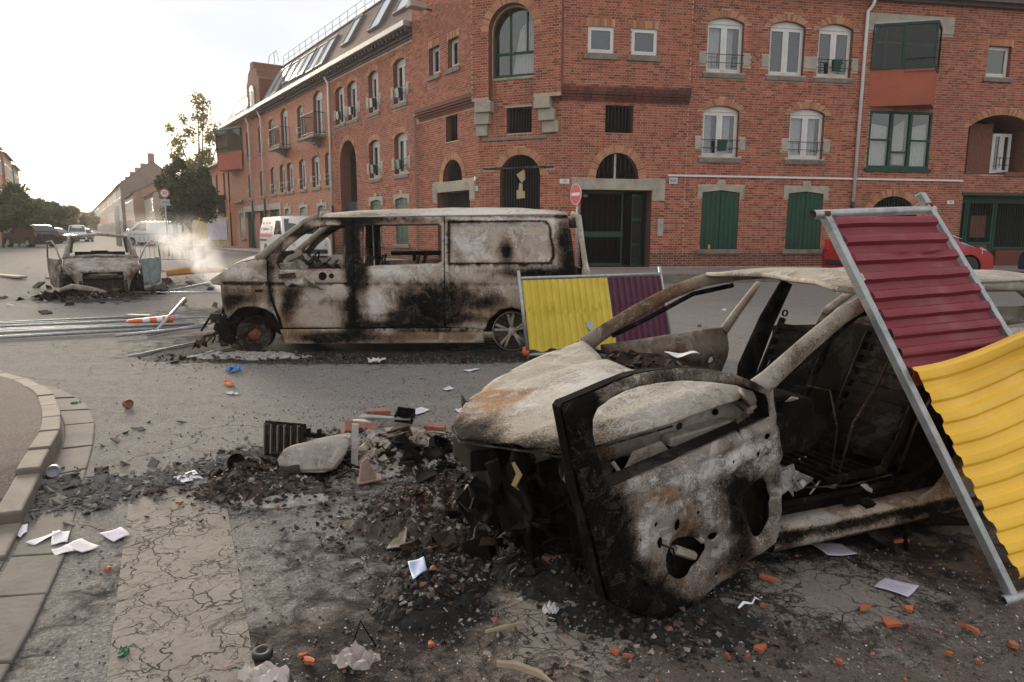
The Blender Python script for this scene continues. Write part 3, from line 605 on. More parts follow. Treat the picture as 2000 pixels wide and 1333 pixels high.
lb = [(s['u0'] - .17, s['u1'] + .17, 2.64, 3.04) for s in shut] + [((s['u0'] + s['u1']) / 2 - .13, (s['u0'] + s['u1']) / 2 + .13, 3.0, 3.19) for s in shut] + [(w['u0'] - .25, w['u1'] + .25, w['h0'] + .2, w['h0'] + .6) for w in wins] + [(w['u0'] - .1, w['u1'] + .1, w['h0'] - .18, w['h0']) for w in wins] + [(6.38, 9.5, 7.90, 8.43)]
lay(FR, .53, 18, .45, HT, wins + shut + [archg, owin, orup, sw, log, recess], lb, plinth=.95, single=(-.2, 1.02, 1.0, 4.9))
lay(FR, -3.66, .53, 5.85, 11.5, sq, d=.10)
mb = MB()
for i in range(46):   # brick end bond down the edge of the projecting block
    FR.box(mb, .53, .542, 5.86 + i * RH, 5.86 + i * RH + .062, 0.0, .098)
mb.obj('corner_bricks', MT['brick'], W_)
for o in wins + [log]: ring(FR, o, t=.22)
for o in (archg, archdoor): ring(FR, o, t=.23)
for o in sq: ring(FR, o, d=.10)
ring(FR, sw)
# brick cornice under the projecting block: corbelled courses
for i, (h, dd) in enumerate(((5.44, .02), (5.51, .04), (5.575, .075), (5.65, .115), (5.725, .15), (5.80, .125), (5.873, .105))):
    mb = MB(); u = -3.70
    while u < .55: FR.box(mb, u, min(u + .215, .56), h, h + .064, -.02, dd + random.uniform(-.004, .004)); u += .227
    mb.obj('cornice_course', MT['plinth'], W_)
for i, w in enumerate(wins): window(FR, w, W_, rail=i != 1, imp=('l', 'r'), planter=(0, 0, .6, .5, 0)[i], curtain=(1, 0, 0, 1, 1)[i])
for s in shut: shutters(FR, s, W_)
for w in sq: window(FR, w, W_, d=.10, leaves=1, sill=False, rv=.03, curtain=False); mb = MB(); FR.box(mb, w['u0'] - .12, w['u1'] + .12, w['h0'] - .16, w['h0'] - .002, .09, .16); mb.obj('window_sill', MT['sillstone'], W_, bevel=.006)
window(FR, sw, W_, leaves=1, curtain=False)
bars(FR, bw, W_, gap=.1, rv=.06, matl='iron'); bars(FR, archdoor, W_, gap=.13, rv=.12, matl='iron'); bars(FR, archg, W_, gap=.1, rv=.1, cross=(2.2, 2.45), matl='greendk')
mb = MB(); FR.box(mb, -1.76, -1.70, 3.2, 3.95, -.14, -.08); mb.obj('gate_post', MT['zinc'], W_)
# stone door surround
mb = MB(); mb.prism([(-3.12, 2.55), (-2.84, 2.55), (-2.84, 2.87), (-.52, 2.87), (-.52, 2.55), (-.13, 2.55), (-.13, 3.19), (-3.12, 3.19)], -.02, .03, lambda x, y, z: FR(x, y, z)); mb.obj('door_lintel', MT['stone'], W_)
# entrance: green steel gate, left leaf glazed, right leaf open
def grille(u0, u1, h0, h1, d, rails, par, name, nb, M_='green', solid=None, fac=FR):
    mb = MB(); f = .05; fac.box(mb, u0, u0 + f, h0, h1, d - .04, d); fac.box(mb, u1 - f, u1, h0, h1, d - .04, d)
    for h, t_ in rails: fac.box(mb, u0 + f, u1 - f, h, h + t_, d - .038, d - .002)
    g_ = mb.obj(name, MT[M_], par, bevel=.004); 
    for i in range(nb):
        bb = MB(); u = u0 + f + (u1 - u0 - 2 * f) * (i + .5) / nb; bb.tube([fac(u, h0 + .02, d - .02), fac(u, h1 - .02, d - .02)], .006, 6); bb.obj('bar', MT['iron' if M_ != 'green' else 'greendk'], g_, smooth=True)
    return g_
grille(-2.82, -1.32, .52, 2.84, -.42, ((.52, .08), (2.78, .06)), W_, 'entrance_gate', 8, 'greendk'); mb = MB(); FR.box(mb, -2.80, -1.30, 1.42, 1.60, -.46, -.40); mb.obj('gate_rail', MT['green'], W_, bevel=.006)
mb = MB()
C0 = FR(-.72, 0, -.35); dirv = (FR.u * -.42 + FR.n * .30)
def leaf(x, h, z): return Vector((C0.x, C0.y, h)) + dirv.normalized() * x + FR.n.cross(Vector((0, 0, 1))) * z * .3 + FR.n * z
for (a, b_, c_, d_) in ((0, .05, .52, 2.74), (.50, .55, .52, 2.74), (.05, .50, 2.66, 2.74), (.05, .50, .52, .62), (.05, .50, 1.92, 2.02), (.05, .50, 1.16, 1.24)):
    mb.prism([(a, c_), (b_, c_), (b_, d_), (a, d_)], 0, .04, leaf)
gl_ = mb.obj('gate_leaf', MT['green'], W_)
for i in range(7):
    bb = MB(); x = .09 + i * .062; bb.tube([leaf(x, .6, .02), leaf(x, 2.7, .02)], .009, 6); bb.obj('bar', MT['iron'], gl_)
mb = MB(); FR.box(mb, -.33, -.14, 1.47, 2.0, 0, .04); ic = mb.obj('intercom', MT['zinc'], W_, bevel=.01)
mb = MB(); [FR.box(mb, -.29, -.18, 1.52 + i * .06, 1.55 + i * .06, .04, .048) for i in range(6)]; mb.obj('call_buttons', MT['stone'], ic)
mb = MB(); mb.lathe([(.0, .0), (.07, .0), (.09, .04), (.08, .07), (0, .08)], 12, FR(-2.45, 2.68, -.8)); mb.obj('ceiling_lamp', MT['white_pvc'], W_)
# white cable duct, down pipe, small signs
mb = MB(); FR.box(mb, -.05, 10.36, 3.30, 3.355, .012, .05); mb.obj('cable_duct', MT['white_pvc'], W_)
def pipe(fac, u, h0, h1, top, par, kink=None, r=.052):
    mb = MB(); pts = [fac(u, h0, .08), fac(u, h1 - .35, .08)] if not kink else kink
    mb.tube(pts + [fac(u, h1 - .15, .08), fac(u + .12, h1 + .02, .14), fac(u + .14, h1 + .25, .22)] if not kink else pts, r, 10); o = mb.obj('down_pipe', MT['white_pvc'], par, smooth=True)
    lb_ = MB(); lb_.tube([fac(u, .42, .08), fac(u, h0 + .04, .08)], r * 1.25, 10); lb_.obj('pipe_shoe', MT['greendk'], o, smooth=True)
    return o
pipe(FR, 6.33, 2.55, 8.6, 0, W_)
MT['enamel'] = simple('pale_blue_enamel', (.40, .47, .47), .4, 0, .06, 3, .02)
def text3d(name, s, size, M_, mt, par, ext=.003, align='CENTER'):
    cu = bpy.data.curves.new(name, 'FONT'); cu.body = s; cu.size = size; cu.extrude = ext; cu.align_x = align; cu.align_y = 'CENTER'; cu.resolution_u = 3
    tmp = bpy.data.objects.new(name, cu); me = bpy.data.meshes.new_from_object(tmp); bpy.data.objects.remove(tmp); bpy.data.curves.remove(cu)
    o = link(name, me, mt); o.matrix_world = M_
    if par: o.parent = par; o.matrix_parent_inverse = par.matrix_world.inverted()
    return o
def facM(fac, u, h, d, right=1):
    x = fac.u * right; y = Vector((0, 0, 1)); z = x.cross(y); M_ = Matrix.Identity(4); p = fac(u, h, d)
    for i in range(3): M_[i][0], M_[i][1], M_[i][2], M_[i][3] = x[i], y[i], z[i], p[i]
    return M_
def plate(fac, u, h, w, hh, mt, par, txt=None, right=1, tm='iron', name='wall_plate', d=.012, ts=.4):
    mb = MB(); fac.box(mb, u - w / 2, u + w / 2, h - hh / 2, h + hh / 2, d, d + .012); o = mb.obj(name, mt, par)
    if txt: text3d('lettering', txt, hh * ts, facM(fac, u, h, d + .013, right), MT[tm], o, .001)
    return o
plate(FR, .14, 3.17, .28, .20, MT['enamel'], W_, 'RUE', ts=.55)
plate(FR, -3.34, 3.10, .30, .14, MT['white_pvc'], W_, '154', ts=.7); plate(FR, 9.98, 2.62, .26, .12, MT['white_pvc'], W_, '158', ts=.7)
mb = MB(); [mb.lathe([(0, 0), (.07, .01), (.05, .05), (0, .06)], 10, FR(u, h, .0) , 'y') for u, h in ((2.75, 1.42),)]; mb.obj('wall_vent', MT['white_pvc'], W_)
mb = MB(); mb.lathe([(.0, 0), (.04, 0), (.045, .02), (.035, .13), (.02, .15), (0, .15)], 10, FR(1.42, 1.055, .02)); tag(mb.obj('small_can', simple('orange_can', (.55, .25, .03), .4), None, smooth=True), 'tiny orange and yellow can standing on the sill below the left closed shutters', 'can')
# stone band and projecting glazed bay
mb = MB(); mb.prism([(6.40, 7.92), (6.74, 7.92), (6.74, 8.06), (9.05, 8.06), (9.05, 7.92), (9.49, 7.92), (9.49, 8.43), (6.40, 8.43)], -.02, .028, lambda x, y, z: FR(x, y, z)); mb.obj('bay_lintel', MT['stone'], W_)
def bay(fac, u0, u1, uc, dep, h0, hm, h1, par, right=1):
    """triangular glazed bay: ochre panels below, green framed glass above"""
    A_, B_, C_ = (u0, 0), (uc, dep), (u1, 0)
    by = thing  # placeholder name kept local
    mb = MB(); P3 = lambda p, h, e=0: fac(p[0], h, p[1] + e)
    mb.add([P3(A_, h0), P3(B_, h0), P3(C_, h0), P3(A_, hm), P3(B_, hm), P3(C_, hm)], [(0, 1, 4, 3), (1, 2, 5, 4), (0, 2, 1), (3, 4, 5)]); base = mb.obj('bay_base', MT['ochre'], par)
    fr = MB()
    def seg(p, q, h_a, h_b, t=.035):
        vs = [P3(p, h_a, -t), P3(q, h_a, -t), P3(q, h_a, t), P3(p, h_a, t), P3(p, h_b, -t), P3(q, h_b, -t), P3(q, h_b, t), P3(p, h_b, t)]; fr.add(vs, [(0, 3, 2, 1), (4, 5, 6, 7), (0, 1, 5, 4), (1, 2, 6, 5), (2, 3, 7, 6), (3, 0, 4, 7)])
    def pt(p, q, f): return (p[0] + (q[0] - p[0]) * f, p[1] + (q[1] - p[1]) * f)
    for p, q in ((A_, B_), (C_, B_)):
        seg(p, q, hm, hm + .09, .04); seg(p, q, h1 - .08, h1, .04); n = 2 if p is A_ else 1
        for i in range(n + 1): seg(pt(p, q, max(0, i / n - .02)), pt(p, q, min(1, i / n + .02)), hm + .09, h1 - .08, .036)
    bf = fr.obj('bay_frame', MT['green'], par)
    rf = MB(); rf.prism([A_, B_, C_], h1, h1 + .05, lambda x, y, z: fac(x, z, y)); rf.obj('bay_roof', MT['zinc'], bf)
    gm = MB()
    for p, q in ((A_, B_), (C_, B_)): gm.add([P3(p, hm + .09), P3(q, hm + .09), P3(q, h1 - .08), P3(p, h1 - .08)], [(0, 1, 2, 3)])
    gm.obj('pane', MT['glassbay'], bf, fix=False)
    bb = MB(); p, q = pt(A_, B_, .52), pt(A_, B_, 1.0)
    bb.tube([P3(p, hm + .28, .08), P3(q, hm + .3, .05), P3(pt(C_, B_, .55), hm + .28, .08)], .012, 6); bb.tube([P3(p, hm - .12, .08), P3(q, hm - .10, .05), P3(pt(C_, B_, .55), hm - .12, .08)], .012, 6); bb.tube([P3(p, hm - .12, .08), P3(p, hm + .28, .08)], .012, 6)
    bb.obj('railing', MT['greendk'], bf)
    return base
bay(FR, 6.62, 9.06, 8.30, .75, 5.60, 6.72, 8.10, W_)
mb = MB(); FR.box(mb, 7.08, 7.14, 6.8, 8.0, -.06, .0); FR.box(mb, 6.8, 9.0, 7.55, 7.60, -.06, .0); mb.obj('inner_window_frame', MT['zinc'], W_)
# green framed lower bay window with pale curtains
mb = MB(); U0, U1, H0_, H1_ = owin['u0'], owin['u1'], owin['h0'], owin['h1']; xs = [U0, U0 + .82, U0 + 1.52, U1]
for x in xs: FR.box(mb, x - (.0 if x == U0 else .05), x + (.05 if x != U1 else 0) + (.03 if x == U0 else 0), H0_, H1_, -.09, .0)
for h, t_ in ((H0_, .09), (H1_ - .08, .08)): FR.box(mb, U0 + .05, U1 - .05, h, h + t_, -.088, .002)
for k, h in ((0, 4.56), (1, 4.18), (2, 4.56)): FR.box(mb, xs[k] + .05, xs[k + 1] - .05, h, h + .055, -.086, -.002)
wf = mb.obj('green_window', MT['green'], W_)
mb = MB(); mb.add([FR(x, h, -.05) for x, h in ((U0, H0_), (U1, H0_), (U1, H1_), (U0, H1_))], [(0, 1, 2, 3)]); mb.obj('pane', MT['glass'], wf, fix=False)
cm = MB()
for (a, b_, lo, hi, sl) in ((U0 + .05, U0 + .76, H0_ + .1, H1_ - .42, -.12), (U0 + 1.0, U0 + 1.40, 4.2, H1_ - .36, .22), (U0 + 1.05, U0 + 1.45, H0_ + .15, 4.15, 0), (U0 + 1.58, U1 - .06, H0_ + .1, H1_ - .42, .14)):
    b = len(cm.v); n = 24
    for i in range(n + 1):
        f = i / n; x = a + (b_ - a) * f; dd = -.16 + .018 * math.sin(i * 1.7); cm.v += [tuple(FR(x, lo, dd)), tuple(FR(x, hi + sl * (f - .5), dd))]
    for i in range(n): cm.f.append((b + 2 * i, b + 2 * i + 2, b + 2 * i + 3, b + 2 * i + 1)); cm.m.append(0)
cm.obj('curtain', MT['curtain'], wf, fix=False)
mb = MB(); FR.box(mb, U0 - .06, U1 + .08, H0_ - .11, H0_ - .002, 0, .05); mb.obj('window_sill', MT['green'], W_)
# loggia windows and the gated entrance at the right
for (a, b_) in ((10.45, 10.95), (12.0, 12.75)):
    o = dict(u0=a, u1=b_, h0=3.65, h1=5.0); window(FR, o, W_, d=-.55, leaves=1 if a < 11 else 2, sill=False, rail=a > 11, curtain=False)
mb = MB(); FR.box(mb, 11.0, 11.9, 3.56, 5.3, -1.0, -.6); FR.box(mb, 10.42, 10.98, 3.56, 3.65, -.7, .05); FR.box(mb, 11.95, 13.0, 3.5, 3.65, -.7, .05); mb.obj('loggia_pier', MT['reveal'], W_)
mb = MB(); FR.box(mb, 10.40, 17, 2.62, 2.86, -.52, -.40); FR.box(mb, 10.40, 17, 2.86, 2.95, -.1, .04)
for u in (10.95, 11.05, 12.05, 12.15, 14.2): FR.box(mb, u, u + .07, .45, 2.62, -.5, -.42)
FR.box(mb, 12.22, 14.2, 1.05, 1.13, -.5, -.42); FR.box(mb, 11.12, 12.05, 1.2, 1.3, -.5, -.42); FR.box(mb, 11.12, 12.05, .46, .56, -.5, -.42); eg = mb.obj('entrance_screen', MT['green'], W_)
mb = MB(); [mb.tube([FR(u, .5, -.46), FR(u, 2.6, -.46)], .009, 5) for u in np.arange(10.5, 14.2, .1)]; mb.obj('screen_bars', MT['greendk'], eg)
mb = MB(); FR.box(mb, 12.25, 16, .4, 1.03, -.55, -.3); mb.obj('low_wall', MT['plinth'], W_); mb = MB(); FR.box(mb, 11.15, 12.03, .57, 1.2, -.49, -.45); FR.box(mb, 11.3, 11.9, 1.45, 2.2, -.52, -.5); mb.obj('door_panel', MT['reveal'], eg)
mb = MB(); u = 6.5
FR.box(mb, .55, 24, HT, HT + .16, -.2, .32); FR.box(mb, 6.5, 24, HT - .1, HT, -.1, .16); mb.obj('eaves', MT['slate'], W_)
mb = MB(); mb.add([FR(.55, HT + .16, .3), FR(24, HT + .16, .3), FR(24, HT + 2.6, -1.6), FR(.55, HT + 2.6, -1.6)], [(0, 1, 2, 3)]); FR.box(mb, 0, 24, .3, 11, -5.2, -5); mb.obj('roof_slope', MT['slate'], W_)
# ---------------- chamfered corner
gate = dict(u0=.66, u1=2.02, h0=.49, h1=3.94, rise=.66, reveal=.25, deep=2.0); w2 = dict(u0=.95, u1=1.78, h0=4.58, h1=5.34, ring=0); big = dict(u0=.84, u1=2.24, h0=6.24, h1=8.25, rise=.70, reveal=.12)
wall('wall', FC, 0, 2.735, .40, 12.5, [gate, w2, big], W_)
lay(FC, 0, 2.735, .45, 6.2, [gate, w2], [(.2, 2.6, 3.50, 3.58)], plinth=.95); ring(FC, gate, t=.22)
up = dict(u0=.80, u1=2.28, h0=5.5, h1=8.30, rise=.74)
outl = [(-.06, 5.52), (.80, 5.52)] + list(reversed(arcpts(up, 18)[2:]))[::1] + [(2.28, 5.52), (3.0, 5.52), (3.0, 12.5), (-.06, 12.5)]
# projecting arch wall carried on stone corbels
apts = arcpts(up, 18)[2:]; apts = sorted(apts, key=lambda p: p[0])
outl = [(-.06, 5.55), (.80, 5.55)] + apts + [(2.28, 5.55), (2.86, 5.55), (2.86, 12.5), (-.06, 12.5)]
sheet('wall', outl, lambda x, y: FC(x, y, .26), MT['mortar'], W_, res=None, thick=0, smooth=False, uv=True)
mb = MB()
P = [(.80, 5.55)] + apts + [(2.28, 5.55)]
for a, b_ in zip(P[:-1], P[1:]): mb.add([FC(*a, .26), FC(*b_, .26), FC(*b_, -.02), FC(*a, -.02)], [(0, 1, 2, 3)])
for a, b_ in (((-.06, 5.55), (.80, 5.55)), ((2.28, 5.55), (2.86, 5.55)), ((-.06, 5.55), (-.06, 12.5)), ((2.86, 5.55), (2.86, 12.5))): mb.add([FC(*a, .26), FC(*b_, .26), FC(*b_, -.05), FC(*a, -.05)], [(0, 1, 2, 3)])
mb.obj('pier_reveal', MT['reveal'], W_, fix=False)
lay(FC, -.06, .80, 5.6, 11.5, [dict(u0=.80, u1=2.28, h0=5, h1=8.30, rise=.74)], d=.26); lay(FC, .80, 2.28, 7.5, 11.5, [dict(u0=.80, u1=2.28, h0=5, h1=8.30, rise=.74)], d=.26); lay(FC, 2.28, 2.86, 5.6, 11.5, [dict(u0=.80, u1=2.28, h0=5, h1=8.30, rise=.74)], d=.26)
ring(FC, up, d=.26, t=.24)
for s, xs_ in ((1, (.0, .12, .22)), (-1, (2.28, 2.20, 2.10))):
    for k in range(3):
        mb = MB(); w_ = .52 - .0 * k; x0 = (.05 + .10 * k - .12) if s == 1 else (2.30 - .02 * k); dd = .32 - .10 * k; h = 5.56 - .34 * (k + 1)
        if s == 1: a, b_ = .28 - .10 * k + .0, .78 - .10 * k
        else: a, b_ = 2.22 + .10 * k - .02, 2.74 + .06 * k
        a, b_ = (max(a, -.02), b_) if s == 1 else (a, min(b_, 2.86 - .04 * k))
        FC.box(mb, a, b_, h, h + .335, -.02, dd); mb.obj('corbel_stone', MT['stone'], W_, bevel=.012)
mb = MB(); FC.box(mb, .45, 2.62, 4.38, 4.46, -.01, .045); mb.obj('string_course', MT['sillstone'], W_, bevel=.01)
mb = MB(); FC.box(mb, .92, 1.84, 5.34, 5.40, -.01, .03); mb.obj('lintel_stone', MT['stone'], W_); mb = MB(); FC.box(mb, .82, 2.26, 6.17, 6.24, -.05, .03); mb.obj('window_sill', MT['stone'], W_)
bars(FC, w2, W_, gap=.09, rv=.04, matl='iron'); gb = bars(FC, gate, W_, gap=.085, rv=.12, matl='iron', name='gate_bars', cross=(1.2, 2.3))
mb = MB(); FC.box(mb, .22, 2.58, 3.51, 3.57, .005, .05); mb.obj('iron_tie_bar', MT['rustchar'], W_)
mb = MB(); f = .06; d0, d1 = -.18, -.12; a, b_ = big['u0'], big['u1']
FC.box(mb, a, a + f, 6.24, 7.5, d0, d1); FC.box(mb, b_ - f, b_, 6.24, 7.5, d0, d1); FC.box(mb, a + f, b_ - f, 6.24, 6.34, d0, d1); FC.box(mb, a + f, b_ - f, 6.92, 6.99, d0, d1); FC.box(mb, a + f + .78, a + f + .84, 6.99, 8.2, d0, d1); FC.box(mb, a + f + .24, a + f + .29, 6.99, 8.1, d0, d1); FC.box(mb, a + f + .78, a + f + .84, 6.34, 6.92, d0, d1)
wf = mb.obj('arched_window', MT['green'], W_); mb = MB(); mb.add([FC(x, y, -.15) for x, y in arcpts(big)], [tuple(range(len(arcpts(big))))]); mb.obj('pane', MT['glass'], wf, fix=False)
cm = MB(); b = 0; n = 20
for i in range(n + 1): x = a + .12 + .75 * i / n; dd = -.30 + .02 * math.sin(i * 2); cm.v += [tuple(FC(x, 6.3, dd)), tuple(FC(x - .25 * (i / n), 7.9 - .5 * (i / n - .3) ** 2, dd))]
for i in range(n): cm.f.append((2 * i, 2 * i + 2, 2 * i + 3, 2 * i + 1)); cm.m.append(0)
cm.obj('curtain', MT['curtain'], wf, fix=False)
# papers tied to the gate bars
MT['card'] = simple('brown_card', (.42, .33, .22), .9, 0, .15, 6, .1)
mb = MB(); mb.prism([(1.20, 3.50), (1.47, 3.34), (1.30, 3.08), (1.17, 3.20)], -.05, -.045, lambda x, y, z: FC(x, y, z + .1 * (y - 3.3))); a1 = mb.obj('torn_card', MT['card'], None); tag(a1, 'tilted piece of pale card caught high on the bars of the arched corner gate', 'card')
mb = MB(); mb.prism([(1.18, 2.62), (1.46, 2.60), (1.47, 2.86), (1.40, 2.87), (1.38, 3.08), (1.27, 3.06), (1.26, 2.84), (1.19, 2.83)], -.06, -.055, lambda x, y, z: FC(x, y, z)); a1 = mb.obj('torn_card', MT['card'], None); tag(a1, 'torn brown card with a narrow neck hanging below the other on the corner gate', 'card')
# ---------------- left facade
R_ = .10
def O(u0, u1, h0, h1, rise=.14, **k): return dict(u0=u0, u1=u1, h0=h0, h1=h1, rise=rise, **k)
tw = [O(2.36, 3.14, 6.88, 7.78, 0, side=.03), O(1.08, 1.80, 6.88, 7.78, 0, side=.03)]
twl = [O(1.36, 2.17, 4.58, 5.42, 0, ring=0), O(1.07, 2.42, 3.27, 3.98, .66, reveal=.28), O(.58, 2.82, .48, 2.92, 0, ring=0, reveal=.4, deep=1.5)]
up4 = [O(5.20, 6.31, 6.40, 8.00), O(7.73, 8.74, 6.40, 8.00), O(9.99, 11.11, 6.40, 8.00), O(11.50, 12.62, 6.40, 8.00)]
lo4 = [O(5.17, 6.34, 3.78, 5.30), O(7.70, 8.85, 3.78, 5.30)]
passage = O(10.30, 12.30, .48, 5.60, 1.0, reveal=.5, deep=2.5)
sh4 = [O(5.22, 6.33, 1.1, 2.88, .07, ring=0), O(7.71, 8.83, 1.1, 2.88, .07, ring=0)]
upf = [O(14.34, 15.70, 6.15, 8.30, .25), O(17.33, 18.31, 6.40, 8.00), O(20.0, 21.30, 6.15, 8.25, .25), O(22.75, 23.81, 6.40, 8.00)]
lof = [O(13.55, 14.30, 3.78, 5.30), O(15.12, 16.28, 3.78, 5.30), O(17.32, 18.34, 3.78, 5.30), O(19.48, 20.55, 3.78, 5.30), O(20.95, 21.95, 3.78, 5.30), O(22.88, 23.84, 3.78, 5.30)]
shf = [O(14.43, 15.57, 1.1, 2.85, .07, ring=0), O(17.27, 18.48, 1.1, 2.85, .07, ring=0), O(20.2, 21.2, 1.1, 2.85, .07, ring=0)]
drs = [O(22.3, 24.35, .48, 2.85, 0, ring=0), O(25.36, 27.2, .48, 2.85, 0, ring=0), O(28.4, 30.4, .48, 2.85, 0, ring=0)]
recw = [O(25.75, 26.65, 6.40, 8.0), O(28.9, 29.7, 6.40, 8.0), O(25.75, 26.7, 3.78, 5.3), O(28.9, 29.7, 3.78, 5.3)]
fars = O(31.2, 32.6, 1.1, 2.85, .07, ring=0)
wall('wall', FL, 0, 4.40, .40, 5.74, twl, W_); wall('wall', FL, -.05, 4.40, 5.74, 12.5, tw, W_, d=.10)
mb = MB(); FL.box(mb, 4.395, 4.40, .4, 12.5, -4, .10); FL.box(mb, -.05, 4.4, 5.72, 5.74, -.01, .1); mb.obj('wall_return', MT['farbrick'], W_)
wall('wall', FL, 4.40, 13.4, .40, 8.85, up4 + lo4 + [passage] + sh4, W_)
wall('wall', FL, 13.4, 24.6, .40, 8.85, upf + lof + shf + drs[:1], W_, matl=MT['farbrick'])
wall('wall', FL, 24.6, 35.2, .40, 8.85, recw + drs[1:] + [fars], W_, d=-.12, matl=MT['farbrick'])
def impb(w): return (w['u0'] - .25, w['u1'] + .25, w['h0'] + .2, w['h0'] + .6)
def silb(w): return (w['u0'] - .1, w['u1'] + .1, w['h0'] - .18, w['h0'])
lay(FL, 0, 4.40, .45, 5.5, twl, [(.24, 3.15, 2.93, 3.26), (.24, .58, 2.6, 2.93), (2.82, 3.15, 2.6, 2.93)], plinth=.95); lay(FL, 0, 4.40, 5.85, 10.2, tw, d=.10)
lay(FL, 4.40, 13.4, .45, 8.45, up4 + lo4 + [passage] + sh4, [impb(w) for w in up4 + lo4] + [silb(w) for w in up4 + lo4] + [(s['u0'] - .17, s['u1'] + .17, 2.64, 3.02) for s in sh4], plinth=.95)
for o in up4 + lo4: ring(FL, o, t=.22)
ring(FL, passage, t=.23); ring(FL, twl[1], t=.23)
for o in tw: ring(FL, o, d=.10)
for o in upf + lof: ring(FL, o, t=.2)
for i, (h, dd) in enumerate(((5.47, .02), (5.545, .04), (5.62, .08), (5.70, .125), (5.78, .15), (5.853, .11))):
    mb = MB(); FL.box(mb, -.06, 4.35 - .05 * (5 - i), h, h + .066, -.02, dd); mb.obj('cornice_course', MT['plinth'], W_)
for w in tw: window(FL, w, W_, d=.10, leaves=1, curtain=False, rv=.16)
for i, w in enumerate(up4 + lo4): window(FL, w, W_, rail=True, curtain=i % 3 == 1, imp=('l', 'r') if i != 2 else ('r',), planter=(0, .3, .6, .8, .5, .6)[i] or .2, rv=.18)
for w in upf[1::2] + lof: window(FL, w, W_, imp=('l', 'r'), rail=True, rv=.16)
for w in recw: window(FL, w, W_, d=-.12, imp=('l', 'r'), rail=True, rv=.12, curtain=False)
for w in upf[0::2]:
    window(FL, w, W_, rv=.16, sill=False); mb = MB(); FL.box(mb, w['u0'] - .35, w['u1'] + .35, w['h0'] - .14, w['h0'] - .01, .0, .62); sl = mb.obj('balcony', MT['sillstone'], W_, bevel=.02)
    rb = MB(); z0, z1 = w['h0'] + .02, w['h0'] + 1.0; cs = [(w['u0'] - .30, .02), (w['u0'] - .30, .57), (w['u1'] + .30, .57), (w['u1'] + .30, .02)]
    for h in (z0 + .06, z1): rb.tube([FL(u, h, d) for u, d in cs], .018, 6)
    for (a, b_) in zip(cs[:-1], cs[1:]):
        n = max(4, int(math.hypot(b_[0] - a[0], b_[1] - a[1]) / .1))
        for k in range(n + 1): f = k / n; p = FL(a[0] + (b_[0] - a[0]) * f, z0, a[1] + (b_[1] - a[1]) * f); rb.tube([p, p + Vector((0, 0, z1 - z0))], .008, 4, cap=False)
    rb.obj('balcony_railing', MT['iron'], sl)
    cb = MB(); c = (w['u0'] + w['u1']) / 2
    for k in range(3): FL.box(cb, c - .35 + .1 * k, c + .35 - .1 * k, w['h0'] - .26 - .12 * k, w['h0'] - .145 - .12 * k, 0, .45 - .14 * k)
    cb.obj('corbel_stone', MT['sillstone'], sl)
for s in sh4 + shf: shutters(FL, s, W_)
shutters(FL, fars, W_, d=-.12)
for o, dd in ((drs[0], 0), (drs[1], -.12), (drs[2], -.12)):
    mb = MB(); c = (o['u0'] + o['u1']) / 2
    for a, b_ in ((o['u0'], c - .01), (c + .01, o['u1'])): FL.box(mb, a, b_, .48, 2.84, dd - .18, dd - .12)
    mb.obj('garage_door', MT['green'], W_, bevel=.006)
mb = MB(); FL.box(mb, 22.0, 30.8, 2.86, 3.22, -.14, .03); FL.box(mb, 30.45, 30.8, 2.5, 2.86, -.14, .03); FL.box(mb, 22.0, 22.28, 2.5, 2.86, -.05, .03); mb.obj('lintel_stone', MT['stone'], W_)
mb = MB(); FL.box(mb, 10.3, 11.28, .48, 2.75, -.30, -.24); FL.box(mb, 11.32, 12.3, .48, 2.75, -.30, -.24); FL.box(mb, 10.3, 12.3, 2.75, 2.9, -.32, -.22); mb.obj('passage_gate', MT['greendk'], W_, bevel=.006)
mb = MB(); mb.prism([(.24, 2.6), (.57, 2.6), (.57, 2.93), (2.83, 2.93), (2.83, 2.6), (3.15, 2.6), (3.15, 3.26), (.24, 3.26)], -.02, .03, lambda x, y, z: FL(x, y, z)); mb.obj('door_lintel', MT['stone'], W_)
bars(FL, twl[0], W_, gap=.1, rv=.16, matl='iron'); bars(FL, twl[1], W_, gap=.11, rv=.16, matl='iron'); bars(FL, twl[2], W_, gap=.11, rv=.2, matl='greendk', name='gate_bars', cross=(1.3, 2.9))
plate(FL, -.02 + .14, 2.95, .14, .15, MT['enamel'], W_, '3', right=-1, ts=.7)
mb = MB(); mb.tube([FL(.1, 3.25, .02), FL(.1, 3.28, .08), FL(.1, 3.18, .10)], [.03, .05, .03], 8); mb.obj('wall_lamp', MT['white_pvc'], W_)
MT['lampgrey'] = simple('lamp_grey', (.34, .31, .26), .6, 0, .1, 4, .05)
mb = MB(); mb.tube([FL(2.9, 8.98, .1), FL(2.95, 9.02, .45)], .035, 8); mb.obj('lamp_arm', MT['iron'], W_)
mb = MB(); mb.prism([(2.72, 8.95), (3.12, 8.95), (3.06, 9.13), (2.8, 9.16)], .35, .95, lambda x, y, z: FL(x, y, z)); mb.obj('wall_flood_lamp', MT['lampgrey'], W_, bevel=.03)
pipe(FL, 13.30, 2.75, 8.5, 0, W_); pipe(FL, 25.2, 3.5, 8.5, 0, W_); pipe(FL, 28.2, 3.5, 8.5, 0, W_)
